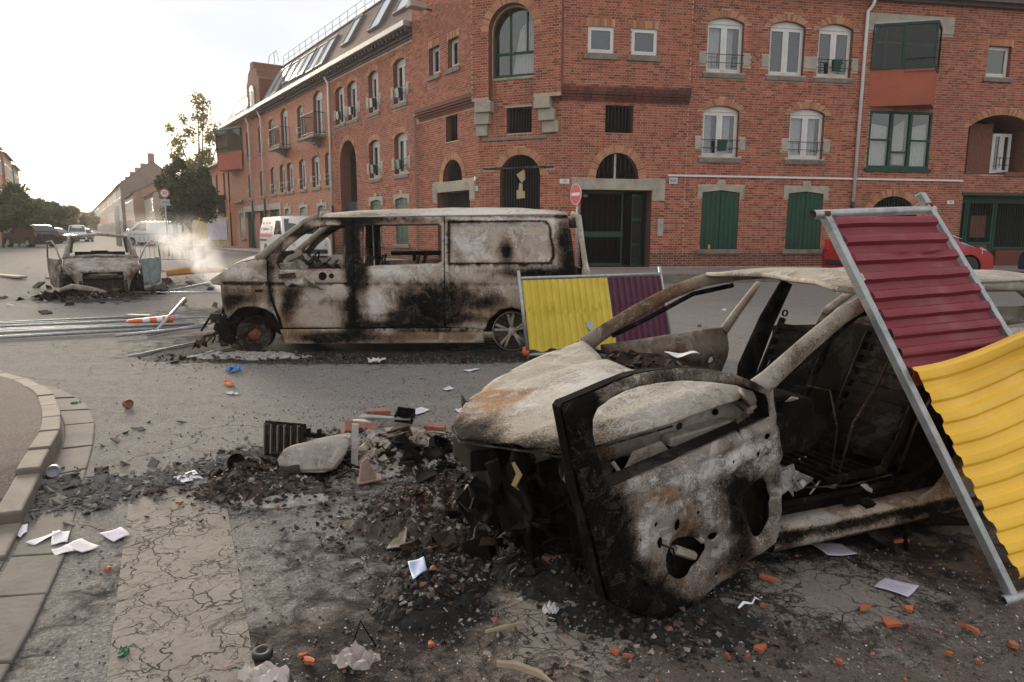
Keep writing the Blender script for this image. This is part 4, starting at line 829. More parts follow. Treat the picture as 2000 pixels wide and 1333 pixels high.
# gutter, dentil course, slate mansard with roof windows
mb = MB(); FL.box(mb, 4.42, 25.0, 8.80, 9.0, .18, .44); FL.box(mb, 4.42, 25.0, 8.95, 9.0, -.1, .18); mb.obj('gutter', MT['zinc'], W_, bevel=.02)
mb = MB()
for i in range(int((24.8 - 4.5) / .34)): u = 4.5 + i * .34; FL.box(mb, u, u + .13, 8.66, 8.80, .01, .30)
FL.box(mb, 4.42, 24.6, 8.46, 8.52, .0, .05); FL.box(mb, 4.42, 24.6, 8.56, 8.66, .0, .10); mb.obj('eaves_brackets', MT['slate'], W_)
def RP(u, t, e=0.0): return FL(u, 8.97 + 2.35 * t + e * .55, .10 - 1.35 * t + e * .83)
m, t, b = mat('brown_roof_tiles', (.12, .06, .045), .75, 0, .3); uvn = t.nodes.new('ShaderNodeTexCoord')
bt = t.nodes.new('ShaderNodeTexBrick'); bt.inputs['Scale'].default_value = 1; bt.inputs['Brick Width'].default_value = .25; bt.inputs['Row Height'].default_value = .062; bt.inputs['Mortar Size'].default_value = .006
bt.inputs['Color1'].default_value = (.095, .05, .04, 1); bt.inputs['Color2'].default_value = (.15, .085, .068, 1); bt.inputs['Mortar'].default_value = (.03, .018, .016, 1)
t.links.new(uvn.outputs['UV'], bt.inputs['Vector']); t.links.new(bt.outputs['Color'], b.inputs['Base Color']); bump(t, b, bt.outputs['Fac'], -.9, .02); MT['rooftile'] = m
sheet('roof', [(4.42, 0), (24.9, 0), (24.9, 1), (4.42, 1)], lambda x, y: RP(x, y), MT['rooftile'], W_, res=None, thick=0, smooth=False, uv=True)
mb = MB(); [mb.tube([RP(4.42, 1 + .0), RP(24.9, 1)], .07, 6)]; mb.add([RP(4.42, 1), RP(24.9, 1), FL(24.9, 11.6, -6), FL(4.42, 11.6, -6)], [(0, 1, 2, 3)]); mb.obj('roof_ridge', MT['rooftile'], W_)
MT['skyglass'] = mat('skylight_glass', (.45, .52, .55), .08, 0, .9)[0]; MT['alu'] = simple('grey_aluminium', (.20, .20, .20), .45, .4, .1, 5, .05)
for u0, u1, t0, t1 in ((11.6, 12.6, .36, .92), (8.15, 9.35, .32, .92), (5.7, 6.95, .36, .95), (14.4, 15.5, .18, .80), (15.75, 16.9, .18, .78), (17.5, 18.7, .22, .80), (18.95, 20.1, .24, .80), (20.4, 21.5, .28, .80), (22.0, 23.2, .12, .84), (23.4, 24.6, .12, .84)):
    mb = MB(); f = .06
    for a, b_, c_, d_ in ((u0, u0 + f, t0, t1), (u1 - f, u1, t0, t1), (u0 + f, u1 - f, t0, t0 + .03), (u0 + f, u1 - f, t1 - .03, t1)):
        vs = [RP(x, y, e) for x in (a, b_) for y in (c_, d_) for e in (0, .12)]; mb.add(vs, [(0, 1, 3, 2), (4, 6, 7, 5), (0, 4, 5, 1), (2, 3, 7, 6), (0, 2, 6, 4), (1, 5, 7, 3)])
    w = mb.obj('roof_window', MT['alu'], W_); pm = MB(); pm.add([RP(x, y, .08) for x, y in ((u0 + f, t0 + .03), (u1 - f, t0 + .03), (u1 - f, t1 - .03), (u0 + f, t1 - .03))], [(0, 1, 2, 3)]); pm.obj('pane', MT['skyglass'], w, fix=False)
rb = MB()
for i in range(19): u = 5.5 + i * 1.05; rb.tube([RP(u, .98), RP(u, .98) + Vector((0, 0, .62))], .015, 4, cap=False)
for h in (.32, .62): rb.tube([RP(5.5, .98) + Vector((0, 0, h)), RP(24.4, .98) + Vector((0, 0, h))], .013, 4)
rb.tube([FL(24.6, 11.6, -1), FL(25.0, 12.3, -1), FL(26.5, 12.3, -1), FL(27, 11.6, -1)], .02, 5); rb.tube([FL(25.5, 11.5, -1), FL(25.5, 12.3, -1)], .02, 5)
rb.obj('roof_guard_rail', MT['zinc'], W_)
# brick gabled dormer standing up through the eaves
mb = MB(); mb.prism([(25.0, 8.6), (27.9, 8.6), (27.9, 10.6), (27.6, 10.8), (27.4, 11.2), (26.9, 11.4), (26.8, 11.75), (26.2, 11.75), (26.1, 11.35), (25.5, 11.2), (25.3, 10.8), (25.0, 10.6)], -2.6, .12, lambda x, y, z: FL(x, y, z)); dm = mb.obj('gable_dormer', MT['brickflat'] if 'brickflat' in MT else MT['reveal'], W_)
window(FL, O(26.2, 27.0, 9.0, 10.4, .2), W_, d=.30, curtain=False, sill=False)
mb = MB(); FL.box(mb, 25.0, 35.4, 8.78, 8.96, .0, .42); mb.obj('gutter', MT['zinc'], W_, bevel=.02)
sheet('roof', [(27.9, 0), (35.4, 0), (34.4, .85), (27.9, .85)], lambda x, y: RP(x, y), MT['slate'], W_, res=None, thick=0, smooth=False, uv=True)
mb = MB(); [mb.add([RP(x, y, .06) for x, y in ((u, .25), (u + 1, .25), (u + 1, .62), (u, .62))], [(0, 1, 2, 3)]) for u in (29.6, 30.9, 32.2)]; mb.obj('roof_window', MT['skyglass'], W_, fix=False)
mb = MB(); mb.add([FL(35.2, .4, -.12), FL(35.2, .4, -7), FL(35.2, 8.9, -7), FL(35.2, 8.9, -.12)], [(0, 1, 2, 3)]); mb.add([RP(35.4, 0), FL(35.3, 8.9, -7), FL(34.4, 11.0, -5), RP(34.4, .85)], [(0, 1, 2, 3)]); mb.obj('gable_end', MT['reveal'], W_)
bay(FL, 30.6, 34.6, 33.4, 1.0, 5.75, 6.95, 8.45, W_); window(FL, O(31.4, 33.8, 3.7, 5.45, 0), W_, d=-.02, frame='zinc', curtain=False)
# all laid bricks
def flush(name, V, Fc, mt):
    me = bpy.data.meshes.new(name); me.from_pydata(V, [], Fc); o = link(name, me, mt, W_); o['kind'] = 'stuff'; return o
for n_, (fac, p, q, y0, y1, d0, d1) in enumerate(SINGLE):
    V, Fc = [], []; brickbox(V, Fc, fac, p, q, y0, y1, d0, d1); me = bpy.data.meshes.new('brick'); me.from_pydata(V, [], Fc); link('brick', me, MT['brick'], W_)
flush('brickwork', BR_V, BR_F, MT['brick']); flush('plinth_brickwork', PL_V, PL_F, MT['plinth']); flush('arch_brickwork', AR_V, AR_F, MT['archbrick'])
# ---------------- pavement along the building
def offp(fac, u, d): p = fac(u, 0, d); return (p.x, p.y)
pts = [offp(FR, 40, 3.4), offp(FR, .5, 3.4), offp(FR, -4.6, 3.2), offp(FC, 1.6, 3.0), offp(FL, .8, 2.7), offp(FL, 4, 2.1), offp(FL, 36, 2.0), offp(FL, 60, 2.0)]
bk = [offp(FR, 40, -.3), offp(FR, .5, -.3), offp(FR, -3.4, -.3), offp(FC, 1.4, -.3), offp(FL, 0, -.3), offp(FL, 4, -.3), offp(FL, 36, -.3), offp(FL, 60, -.3)]
MT['pave'] = simple('pavement_asphalt', (.20, .165, .15), .9, 0, .2, 1.2, .4, dirt=(.13, .11, .10)); mb = MB()
for i in range(len(pts) - 1): mb.add([(*pts[i], .48), (*pts[i + 1], .48), (*bk[i + 1], .48), (*bk[i], .48)], [(0, 1, 2, 3)])
o = mb.obj('pavement', MT['pave']); tag(o, kind='structure'); kb = thing('pavement_kerb', None, None); kb['kind'] = 'structure'
for a, b_ in zip(pts[:-1], pts[1:]):
    A_, B_ = Vector((*a, 0)), Vector((*b_, 0)); L = (B_ - A_).length; d = (B_ - A_).normalized(); nn = Vector((d.y, -d.x, 0)); nn = nn if nn.dot(Vector((0, -1, 0)) + Vector((-.5, 0, 0))) > 0 else -nn; k = max(1, int(L / 1.0)); 
    if L > 30: k = int(L / 1.6)
    for j in range(k):
        s0, s1 = L * j / k + .006, L * (j + 1) / k - .006; mb = MB(); vs = [A_ + d * s + nn * w + Vector((0, 0, z)) for s in (s0, s1) for w in (0, .16) for z in (.2, .486)]
        mb.add(vs, [(0, 1, 3, 2), (4, 6, 7, 5), (0, 4, 5, 1), (2, 3, 7, 6), (0, 2, 6, 4), (1, 5, 7, 3)]); mb.obj('kerb_stone', MT['kerbs'], kb)
# ---------------- shop at the end of the facade line
FS = Fac(offp(FL, 35.6, -.1), -34, -124)
sh = thing('corner_shop', 'small orange shop house with grey roller shutter beyond the brick building', 'house')
MT['orange'] = simple('orange_render', (.50, .19, .09), .85, 0, .12, 1, .1, dirt=(.35, .13, .07)); MT['rolls'] = simple('grey_roller_shutter', (.33, .30, .29), .6, .1, .1, 2, .1)
so = [O(.6, 1.5, 3.9, 5.9, 0), O(3.2, 4.1, 3.9, 5.9, 0), O(5.2, 6.1, 3.9, 5.9, 0)]
wall('wall', FS, 0, 7.4, .4, 6.6, so + [O(1.6, 4.9, .5, 2.95, 0)], sh, matl=MT['orange'])
for w in so: window(FS, w, sh, curtain=False)
mb = MB(); FS.box(mb, 1.2, 5.4, .45, 3.4, .0, .03); mb.obj('shop_surround', MT['iron'], sh)
for k in range(17): mb = MB(); FS.box(mb, 1.6, 4.9, .5 + k * .144, .5 + k * .144 + .132, .03, .055 + .01 * (k % 2)); mb.obj('shutter_slat', MT['rolls'], sh)
mb = MB(); FS.box(mb, 1.2, 5.6, 2.98, 4.25, .03, .55); sg = mb.obj('sign_box', MT['rubber'], sh); plate(FS, 3.7, 3.75, 2.0, .7, MT['enamel'], sg, None, right=-1, d=.56)
mb = MB(); mb.add([FS(-.1, 6.6, .3), FS(7.6, 6.6, .3), FS(6.4, 8.4, -3), FS(-.1, 8.8, -3)], [(0, 1, 2, 3)]); mb.add([FS(7.6, 6.6, .3), FS(7.6, 6.6, -7), FS(6.4, 8.4, -3)], [(0, 1, 2)]); mb.obj('roof', MT['rooftile'], sh)
mb = MB(); FS.box(mb, -.1, 7.6, 6.5, 6.64, .1, .4); mb.obj('gutter', MT['zinc'], sh); mb = MB(); mb.add([FS(7.4, .4, 0), FS(7.4, .4, -7), FS(7.4, 6.6, -7), FS(7.4, 6.6, 0)], [(0, 1, 2, 3)]); mb.obj('side_wall', MT['orange'], sh)
# ---------------- far street: terraces on both sides
SD = Vector((math.sin(rad(-31.7)), math.cos(rad(-31.7)), 0)); SNr = Vector((SD.y, -SD.x, 0))   # along the street, to its right
HC = [(.42, .22, .12), (.45, .38, .28), (.30, .13, .08), (.50, .44, .38), (.36, .20, .14), (.20, .145, .115), (.42, .34, .29), (.40, .16, .08)]
HM = [simple('far_render_%d' % i, c, .85, 0, .15, .8, .1) for i, c in enumerate(HC)]
RM = [simple('red_tile_roof', (.20, .085, .055), .8, 0, .25, 2, .3), simple('brown_tile_roof', (.12, .075, .06), .8, 0, .25, 2, .3), MT['slate']]
FRM = MT['white_pvc']
def house(D, w, lat, eave, ridge, wm, rm, label, side=1, ridge_along=True, deep=9, chim=True, nw=2):
    """terraced house: front wall faces the street at lateral distance lat"""
    o = SD * D + SNr * lat; nrm_ = -SNr * side; t_ = thing('terraced_house', label, 'house', (o.x, o.y, .35), 0)
    def P(u, h, d): return SD * u + nrm_ * d + Vector((0, 0, h))
    mb = MB(); mb.add([P(0, 0, 0), P(w, 0, 0), P(w, eave, 0), P(0, eave, 0), P(0, 0, -deep), P(w, 0, -deep), P(w, eave, -deep), P(0, eave, -deep)], [(0, 1, 2, 3), (0, 4, 7, 3), (1, 5, 6, 2), (4, 5, 6, 7)])
    if ridge_along: mb.add([P(0, eave, 0), P(0, eave, -deep), P(0, ridge, -deep / 2)], [(0, 1, 2)]); mb.add([P(w, eave, 0), P(w, eave, -deep), P(w, ridge, -deep / 2)], [(0, 1, 2)])
    else: mb.add([P(0, eave, 0), P(w, eave, 0), P(w / 2, ridge, 0)], [(0, 1, 2)]); mb.add([P(0, eave, -deep), P(w, eave, -deep), P(w / 2, ridge, -deep)], [(0, 1, 2)])
    mb.obj('wall', wm, t_); rf = MB()
    if ridge_along: rf.add([P(-.1, eave - .1, .35), P(w + .1, eave - .1, .35), P(w + .1, ridge, -deep / 2), P(-.1, ridge, -deep / 2), P(-.1, eave - .1, -deep - .3), P(w + .1, eave - .1, -deep - .3)], [(0, 1, 2, 3), (4, 5, 2, 3)])
    else: rf.add([P(-.2, eave - .15, .3), P(w / 2, ridge + .12, .3), P(w / 2, ridge + .12, -deep), P(-.2, eave - .15, -deep), P(w + .2, eave - .15, .3), P(w + .2, eave - .15, -deep)], [(0, 1, 2, 3), (4, 1, 2, 5)])
    ro = rf.obj('roof', rm, t_); md = ro.modifiers.new('t', 'SOLIDIFY'); md.thickness = .12
    if chim:
        cb = MB(); c = P(.6, ridge - .5, -deep / 2); cb.box(c.x - .35, c.x + .35, c.y - .35, c.y + .35, c.z, c.z + 1.6); cb.obj('chimney', HM[2], ro)
    n = max(1, int(w / 2.3)); fl = max(2, int(eave / 2.9))
    for f in range(fl):
        for k in range(n):
            u = (k + .5) * w / n; h = .9 + f * (eave - .6) / fl; hh = 1.6 if f else 1.9
            if f == 0 and k == 0: h, hh = .05, 2.1
            wb = MB(); a = .5
            for (x0, x1, y0, y1) in ((u - a, u - a + .1, h, h + hh), (u + a - .1, u + a, h, h + hh), (u - a + .1, u + a - .1, h, h + .1), (u - a + .1, u + a - .1, h + hh - .1, h + hh)):
                vs = [P(x, y, z) for x in (x0, x1) for y in (y0, y1) for z in (-.02, .06)]; wb.add(vs, [(0, 1, 3, 2), (4, 6, 7, 5), (0, 4, 5, 1), (2, 3, 7, 6), (0, 2, 6, 4), (1, 5, 7, 3)])
            wo = wb.obj('door' if f == 0 and k == 0 else 'window', FRM, t_); pb = MB(); pb.add([P(x, y, .03) for x, y in ((u - a + .1, h + .1), (u + a - .1, h + .1), (u + a - .1, h + hh - .1), (u - a + .1, h + hh - .1))], [(0, 1, 2, 3)]); pb.obj('pane', MT['glassdk'] if not (f == 0 and k == 0) else MT['iron'], wo, fix=False)
    return t_
hl = [(66, 9, 8.6, 5.0, 7.0, 7, 0, 'orange walled house with steep red tiled roof half hidden by the dark round tree', True), (76, 10, 8.6, 5.2, 7.4, 3, 1, 'pale rendered house with a brown roof beside the orange house', True),
      (87, 12, 7.4, 5.4, 7.6, 1, 1, 'cream house behind the large white van', True), (101, 18, 6.3, 6.0, 8.4, 4, 2, 'dull pink terraced house left of the cream one', True), (122, 14, 6.0, 8.2, 11.9, 5, 1, 'tall gabled house with the highest brown roof of the right hand row', True),
      (137, 12, 6.0, 8.2, 11.6, 3, 1, 'pale house just beyond the tall gabled one', True), (150, 14, 6.0, 8.2, 11.9, 1, 2, 'buff terraced house with slate roof in the right hand row', True), (165, 15, 6.0, 8.4, 12.2, 6, 1, 'pinkish terraced house midway down the right hand row', True),
      (181, 16, 6.0, 8.4, 12.2, 7, 0, 'orange brick house midway down the right hand row', True), (198, 20, 6.0, 8.6, 12.4, 0, 1, 'ochre house far down the right hand row', True), (219, 24, 6.0, 8.6, 12.4, 4, 2, 'brown fronted house far down the right hand row', True),
      (244, 34, 6.0, 8.8, 12.6, 3, 1, 'last pale house one can tell apart on the right', True), (279, 90, 6.0, 9.0, 12.8, 2, 1, 'long low brick row closing the right side of the street', True)]
for D, w, lat, e, r, wm, rm, lab, al in hl: house(D, w, lat, e, r, HM[wm], RM[rm], lab, 1, al)
ll = [(66, 17, -6.9, 10.0, 11.0, 0, 2, 'orange brick house at the left edge behind the trees'), (84, 16, -6.8, 10.4, 11.6, 7, 1, 'second orange brick house on the left with ornate parapet'), (101, 12, -6.6, 10.2, 11.6, 4, 1, 'brown brick house beyond the orange ones on the left'),
      (114, 10, -6.5, 9.8, 10.8, 5, 2, 'dark brick house last visible above the left trees'), (125, 100, -6.8, 4.0, 5.6, 2, 0, 'low red brick row behind the left hand trees')]
for D, w, lat, e, r, wm, rm, lab in ll: house(D, w, lat, e, r, HM[wm], RM[rm], lab, -1)
for (lx, ly, h, lab) in ((-33.0, 59.0, 3.3, 'tall grey concrete post in front of the far houses'), (-27.0, 56.5, 3.0, 'short teal painted post beside the white van')):
    mb = MB(); mb.tube([(0, 0, 0), (0, 0, h)], [.22, .16], 8); o = mb.obj('post', simple('pale_concrete', (.52, .49, .44), .8) if h > 3.1 else simple('teal', (.25, .36, .36)), None, smooth=True); o.location = (lx, ly, .35); tag(o, lab, 'post')
# yellow panel fence with banner beside the shop
fe = thing('yard_fence', 'pale yellow board fence between the round tree and the orange shop', 'fence'); MT['yellowf'] = simple('faded_yellow_boards', (.55, .42, .20), .8, 0, .15, 3, .2)
f0, f1 = Vector((-25.2, 54.0, .35)), Vector((-20.3, 50.5, .35))
for k in range(14):
    a = f0.lerp(f1, k / 14 + .004); c_ = f0.lerp(f1, (k + 1) / 14 - .004); n_ = Vector((0, .08, 0)); mb = MB(); mb.add([a, c_, c_ + n_, a + n_, a + Vector((0, 0, 2.2)), c_ + Vector((0, 0, 2.2)), c_ + n_ + Vector((0, 0, 2.2)), a + n_ + Vector((0, 0, 2.2))], [(0, 1, 2, 3), (4, 5, 6, 7), (0, 1, 5, 4), (1, 2, 6, 5), (2, 3, 7, 6), (3, 0, 4, 7)]); mb.obj('board', MT['yellowf'], fe)
mb = MB(); a, c_ = f0.lerp(f1, .55), f0.lerp(f1, .97); mb.add([a + Vector((0, -.06, .6)), c_ + Vector((0, -.06, .6)), c_ + Vector((0, -.06, 2.1)), a + Vector((0, -.06, 2.1))], [(0, 1, 2, 3)]); o = mb.obj('banner', simple('lilac_white_banner', (.55, .50, .58), .8, 0, .2, 2, .05)); tag(o, 'pale lilac banner hung on the yellow fence', 'banner'); o.modifiers.new('t', 'SOLIDIFY').thickness = .02
# ================================================================ TREES
LEAF = {}
def leafmat(name, c, warm):
    m, t, b = mat(name, c, .6, 0, .3); geo = t.nodes.new('ShaderNodeNewGeometry')
    cc = ramp(t, geo.outputs['Random Per Island'], [(0, tuple(x * .6 for x in c)), (.6, c), (1, warm)]); t.links.new(cc, b.inputs['Base Color'])
    tr = t.nodes.new('ShaderNodeBsdfTranslucent'); t.links.new(cc, tr.inputs[0]); ms = t.nodes.new('ShaderNodeMixShader'); ms.inputs[0].default_value = .35; o = [n for n in t.nodes if n.type == 'OUTPUT_MATERIAL'][0]
    t.links.new(b.outputs[0], ms.inputs[1]); t.links.new(tr.outputs[0], ms.inputs[2]); t.links.new(ms.outputs[0], o.inputs[0]); return m
LEAF['dark'] = leafmat('dark_leaves', (.035, .055, .02), (.075, .095, .03)); LEAF['mid'] = leafmat('mid_leaves', (.07, .10, .03), (.15, .17, .045)); LEAF['gold'] = leafmat('backlit_leaves', (.16, .15, .045), (.32, .27, .08))
MT['bark'] = simple('bark', (.10, .075, .055), .9, 0, .3, 8, .6)
def tree(x, y, h, trunk_h, rx, rz, label, lm, nl=2600, ls=.16, seed=1, clumps=16, group=None, droop=0, gap=.55, name='tree', hollow=.35):
    rs = np.random.RandomState(seed); t_ = thing(name, label, 'tree', (x, y, .35 if y > 20 else 0), 0, group); mb = MB()
    mb.tube([(0, 0, 0), (.05, .02, trunk_h * .6), (0, .1, trunk_h), (0.02, .05, trunk_h + (h - trunk_h) * .55)], [h * .022, h * .017, h * .015, h * .004], 8)
    C_ = []
    for k in range(clumps):
        while True:
            p = rs.uniform(-1, 1, 3)
            if hollow < (p ** 2).sum() < 1: break
        c = np.array([p[0] * rx, p[1] * rx, trunk_h + (h - trunk_h) / 2 + p[2] * rz]); C_.append((c, rs.uniform(.26, .46) * min(rx, rz) * (1.0 if gap > .5 else .75)))
        if k < 12: mb.tube([(0, .03, trunk_h * .9), tuple(c * .5 + np.array([0, 0, trunk_h * .55])), tuple(c)], [h * .008, h * .005, h * .002], 5, cap=False)
    mb.obj('trunk', MT['bark'], t_, smooth=True); n = nl; ci = rs.randint(0, len(C_), n); V = []; Fc = []
    d = rs.normal(size=(n, 3)); d /= np.linalg.norm(d, axis=1)[:, None]; rr = rs.rand(n) ** .45
    a_ = rs.normal(size=(n, 3)); a_ /= np.linalg.norm(a_, axis=1)[:, None]; b_ = np.cross(a_, d); b_ /= np.linalg.norm(b_, axis=1)[:, None] + 1e-6; sz = ls * rs.uniform(.6, 1.3, n)
    for i in range(n):
        c, r = C_[ci[i]]; p = c + d[i] * r * rr[i]; p[2] -= droop * abs(p[0]) * .1
        u, v = a_[i] * sz[i], b_[i] * sz[i] * .55; k = len(V); V += [tuple(p - u), tuple(p + v * .9), tuple(p + u), tuple(p - v * .9)]; Fc.append((k, k + 1, k + 2, k + 3))
    me = bpy.data.meshes.new('crown'); me.from_pydata(V, [], Fc); link('crown', me, lm, t_); return t_
def at_px(px, D, py=475):
    """ground point at street depth D under photo column px"""
    X = (px - 1000) / F * (D * math.cos(PITCH)); return X, D
x, y = at_px(370, 46); tree(x, y, 5.7, 1.5, 1.6, 2.0, 'dark dense round tree on a thin trunk beside the orange shop', LEAF['dark'], 15000, .12, 2, 34, hollow=.15)
x, y = at_px(397, 62); tree(x, y, 12.6, 4.0, 2.3, 4.2, 'tall sparse tree with golden see-through leaves rising behind the orange shop', LEAF['gold'], 3600, .15, 5, 46, gap=.3, hollow=.02)
for i, (px, D, h, r, lab, lm) in enumerate(((2, 50, 4.3, 2.5, 'nearest clipped tree at the left edge before the orange brick house', 'mid'), (34, 57, 4.0, 2.2, 'second clipped tree from the left edge', 'mid'), (66, 66, 3.9, 2.6, 'rounded tree just behind the grey backs of the road signs', 'mid'), (88, 78, 4.6, 3.2, 'rounded tree right of the road signs', 'mid'),
      (106, 92, 4.8, 3.4, 'fifth street tree going away on the left', 'gold'), (122, 112, 4.9, 4.0, 'sixth street tree going away on the left', 'mid'), (136, 140, 5.6, 5.0, 'bright distant tree near the end of the street', 'gold'), (150, 190, 6.6, 7.0, 'hazy tree closing the end of the street', 'mid'), (165, 240, 7, 7.0, 'farthest tree where the street meets the sky', 'mid'))):
    x, y = at_px(px, D); tree(x, y, h, 1.5, r, (h - 1.5) / 2, lab, LEAF[lm], 9000 if i < 4 else 5000, .13 if i < 4 else .24, 20 + i, 34, group=None, hollow=.05)
MT['hedge'] = LEAF['mid']
# ================================================================ BURNT VAN (local x = rearwards, y = away from the camera)
def side_mat(az): return rad(90 - az)
VAN = thing('burnt_van', 'burnt out long van with scorched bare panels, empty windows and black soot clouds', 'van', (-2.89, 8.82, 0), side_mat(87))
VW = 1.86
def vside(x, z, off=0.0, far=False):
    y = 0.0
    if z > 1.12: y = .20 * (z - 1.12) + .16 * max(0, z - 1.5) ** 1.5
    if z < .5: y = .10 * (.5 - z)
    if x < -.3: y += .22 * (-.3 - x) ** 1.6
    y += -.012 * math.exp(-((z - .98) / .10) ** 2) + .010 * math.exp(-((z - .90) / .018) ** 2) + .012 * mnoise.noise(Vector((x * 2.2, z * 2.2, 3))) + .004 * mnoise.noise(Vector((x * 9, z * 9, 1)))
    wv = math.exp(-((x - 2.0) / .55) ** 2 - ((z - .48) / .16) ** 2); y += wv * (.030 * math.sin(x * 11 + z * 16) + .02 * mnoise.noise(Vector((x * 6, z * 10, 5))))
    y += .018 * math.exp(-((z - .46 - .10 * math.sin((x - 2.0) * 3.0)) / .018) ** 2) * math.exp(-((x - 2.25) / .3) ** 2)
    y += off
    return (x, VW - y, z) if far else (x, y, z)
VB = blobs([(.3, 1.56, .45, .07, .65, .35, 0), (-.05, 1.35, .10, .14, .6, .3, 0), (.84, 1.6, .16, .3, .5, .1, 0), (.4, 1.10, .5, .05, .30, .3, 0), (1.0, 1.68, .2, .1, .6, 0, 0), (1.5, 1.70, .6, .035, .45, .1, 0), (.9, .35, .2, .12, .7, .1, 0), (-.17, .8, .04, .4, .55, .1, 0), (.02, .62, .08, .22, .45, .2, 0), (.18, .86, .07, .16, .35, .3, 0), (.55, .68, .22, .05, .30, .2, 0), (-.55, .70, .25, .06, .5, .4, 0), (-.80, .95, .08, .15, .3, .3, 0), (3.55, 1.5, .12, .4, .5, .3, 0), (3.62, .8, .12, .5, .5, .3, 0), (2.35, 1.68, .9, .04, .15, .2, .3), (2.6, 1.25, .5, .2, .12, .25, .1), (3.1, 1.05, .5, .06, .45, .1, 0), (2.45, .62, .20, .1, .45, .2, .1), (2.62, .68, .2, .08, .3, .5, 0), (.85, .2, .5, .05, .5, .5, 0), (2.0, .30, .6, .02, .8, 0, 0), (1.55, .50, .7, .03, .3, .1, .4), (1.0, .75, .08, .3, .4, .15, 0),(.86, 1.4, .09, .5, .95, 0, 0), (.93, 1.02, .15, .18, .75, 0, 0), (.86, .6, .07, .3, .6, 0, 0), (1.72, .60, .30, .20, .75, 0, 0), (2.0, .66, .30, .18, .55, 0, 0), (1.5, .48, .28, .10, .5, 0, 0), (1.45, .70, .25, .12, .25, 0, 0), (1.85, .40, .55, .07, .6, .1, 0), (2.2, .46, .3, .05, .5, 0, 0), (1.9, .86, .45, .10, .28, 0, 0), (2.3, .82, .3, .12, .2, 0, 0), (1.2, .37, .3, .04, .6, 0, 0), (2.82, 1.30, .09, .16, .8, 0, 0), (3.72, 1.3, .16, .6, .45, 0, 0), (3.35, 1.0, .5, .08, .5, 0, 0),
            (.05, 1.62, .30, .14, .75, .3, 0), (.6, 1.74, .5, .05, .8, 0, 0), (-.15, 1.15, .12, .15, .5, .3, 0), (-.72, .62, .15, .14, .6, .2, .3), (-.5, .83, .3, .12, .35, .4, 0), (.0, .55, .14, .3, .25, .4, 0), (.4, .20, .3, .08, .9, 0, 0), (.75, .60, .15, .12, .6, .1, 0), (.1, .75, .10, .16, .5, 0, 0),
            (2.4, .48, .35, .10, .1, .6, 0), (1.8, .22, 1.0, .08, .2, .8, 0), (.15, .28, .4, .10, 0, .8, 0), (2.65, .5, .18, .2, .2, .6, .2), (2.55, .75, .35, .15, .2, .1, .6), (1.1, .6, .28, .3, 0, 0, .5), (2.3, 1.4, .35, .25, .1, .0, .45), (3.2, 1.45, .3, .25, .05, 0, .2), (1.3, 1.05, .5, .08, .0, 0, .5), (.3, .8, .5, .25, 0, .1, .2), (3.4, .75, .4, .3, .4, .2, .1), (3.0, 1.7, .8, .06, -.2, 0, .5), (-.6, 1.05, .3, .08, 0, .15, .5)])
def vb(x, z):
    c = VB(x, z); e = 0
    if 2.05 < x < 3.5 and 1.12 < z < 1.74: e = max(e, .75 * math.exp(-(seg_d(EMB + EMB[:1], x, z) / .014) ** 2))  # shade of the pressed groove, painted in as a dark line
    e = max(e, .6 * math.exp(-((z - .905) / .010) ** 2) if x > -.8 else 0, .55 * math.exp(-((z - 1.725 - (x - .9) * .012) / .010) ** 2) if x > .9 else 0)  # waist crease and roof seam darkened in the colour too, as their shade
    return (min(1, c[0] + e), c[1], c[2])
def seg_d(P, a, z):
    best = 9
    for (x0, y0), (x1, y1) in zip(P[:-1], P[1:]):
        L = (x1 - x0) ** 2 + (y1 - y0) ** 2; t = max(0, min(1, ((a - x0) * (x1 - x0) + (z - y0) * (y1 - y0)) / L)); best = min(best, math.hypot(a - x0 - t * (x1 - x0), z - y0 - t * (y1 - y0)))
    return best
FENDER = [(-0.96, 0.937), (-0.816, 1.02), (-0.685, 1.104), (-0.523, 1.168), (-0.332, 1.207), (-0.205, 1.203), (-0.2, 0.866), (-0.165, 0.671), (-0.095, 0.42), (-.10, .435), (-0.143, 0.514), (-0.236, 0.579), (-0.362, 0.612), (-0.49, 0.612), (-0.6, 0.586), (-0.69, 0.50), (-0.752, 0.45), (-0.80, 0.606), (-0.814, 0.769), (-0.812, 0.872), (-0.919, 0.885)]
FDOOR = [(-0.185, 1.22), (-0.065, 1.37), (0.083, 1.512), (0.286, 1.672), (0.45, 1.728), (0.641, 1.745), (0.868, 1.75), (0.863, 0.931), (0.848, 0.335), (-0.04, 0.335), (-0.062, 0.461), (-0.13, 0.658), (-0.18, 0.866)]
FWIN = [(-0.046, 1.079), (0.733, 1.08), (0.765, 1.446), (0.775, 1.637), (0.574, 1.636), (0.395, 1.60), (0.22, 1.50), (0.056, 1.37), (-0.06, 1.248), (-0.089, 1.165)]
SDOOR = [(0.888, 1.745), (2.021, 1.757), (2.02, 1.127), (2.018, 0.345), (1.6, .36), (1.3, .345), (0.88, 0.335)]; SWIN = [(0.985, 1.62), (1.03, 1.645), (1.96, 1.66), (1.994, 1.63), (2.0, 1.18), (1.96, 1.155), (1.133, 1.126), (0.985, 1.112)]
QUART = [(2.034, 1.757), (3.612, 1.785), (3.671, 1.443), (3.711, 1.005), (3.725, 0.229), (3.3, 0.19), (3.193, 0.413), (3.059, 0.547), (2.892, 0.601), (2.727, 0.561), (2.594, 0.435), (2.541, 0.30), (2.034, 0.345)]
EMB = [(2.084, 1.68), (3.30, 1.70), (3.37, 1.66), (3.43, 1.26), (3.38, 1.165), (2.084, 1.155)]; EMB2 = [(x + (-.018 if x > 3 else .014), z + (-.018 if z > 1.4 else .018)) for x, z in EMB]
EMA = np.array(EMB2)
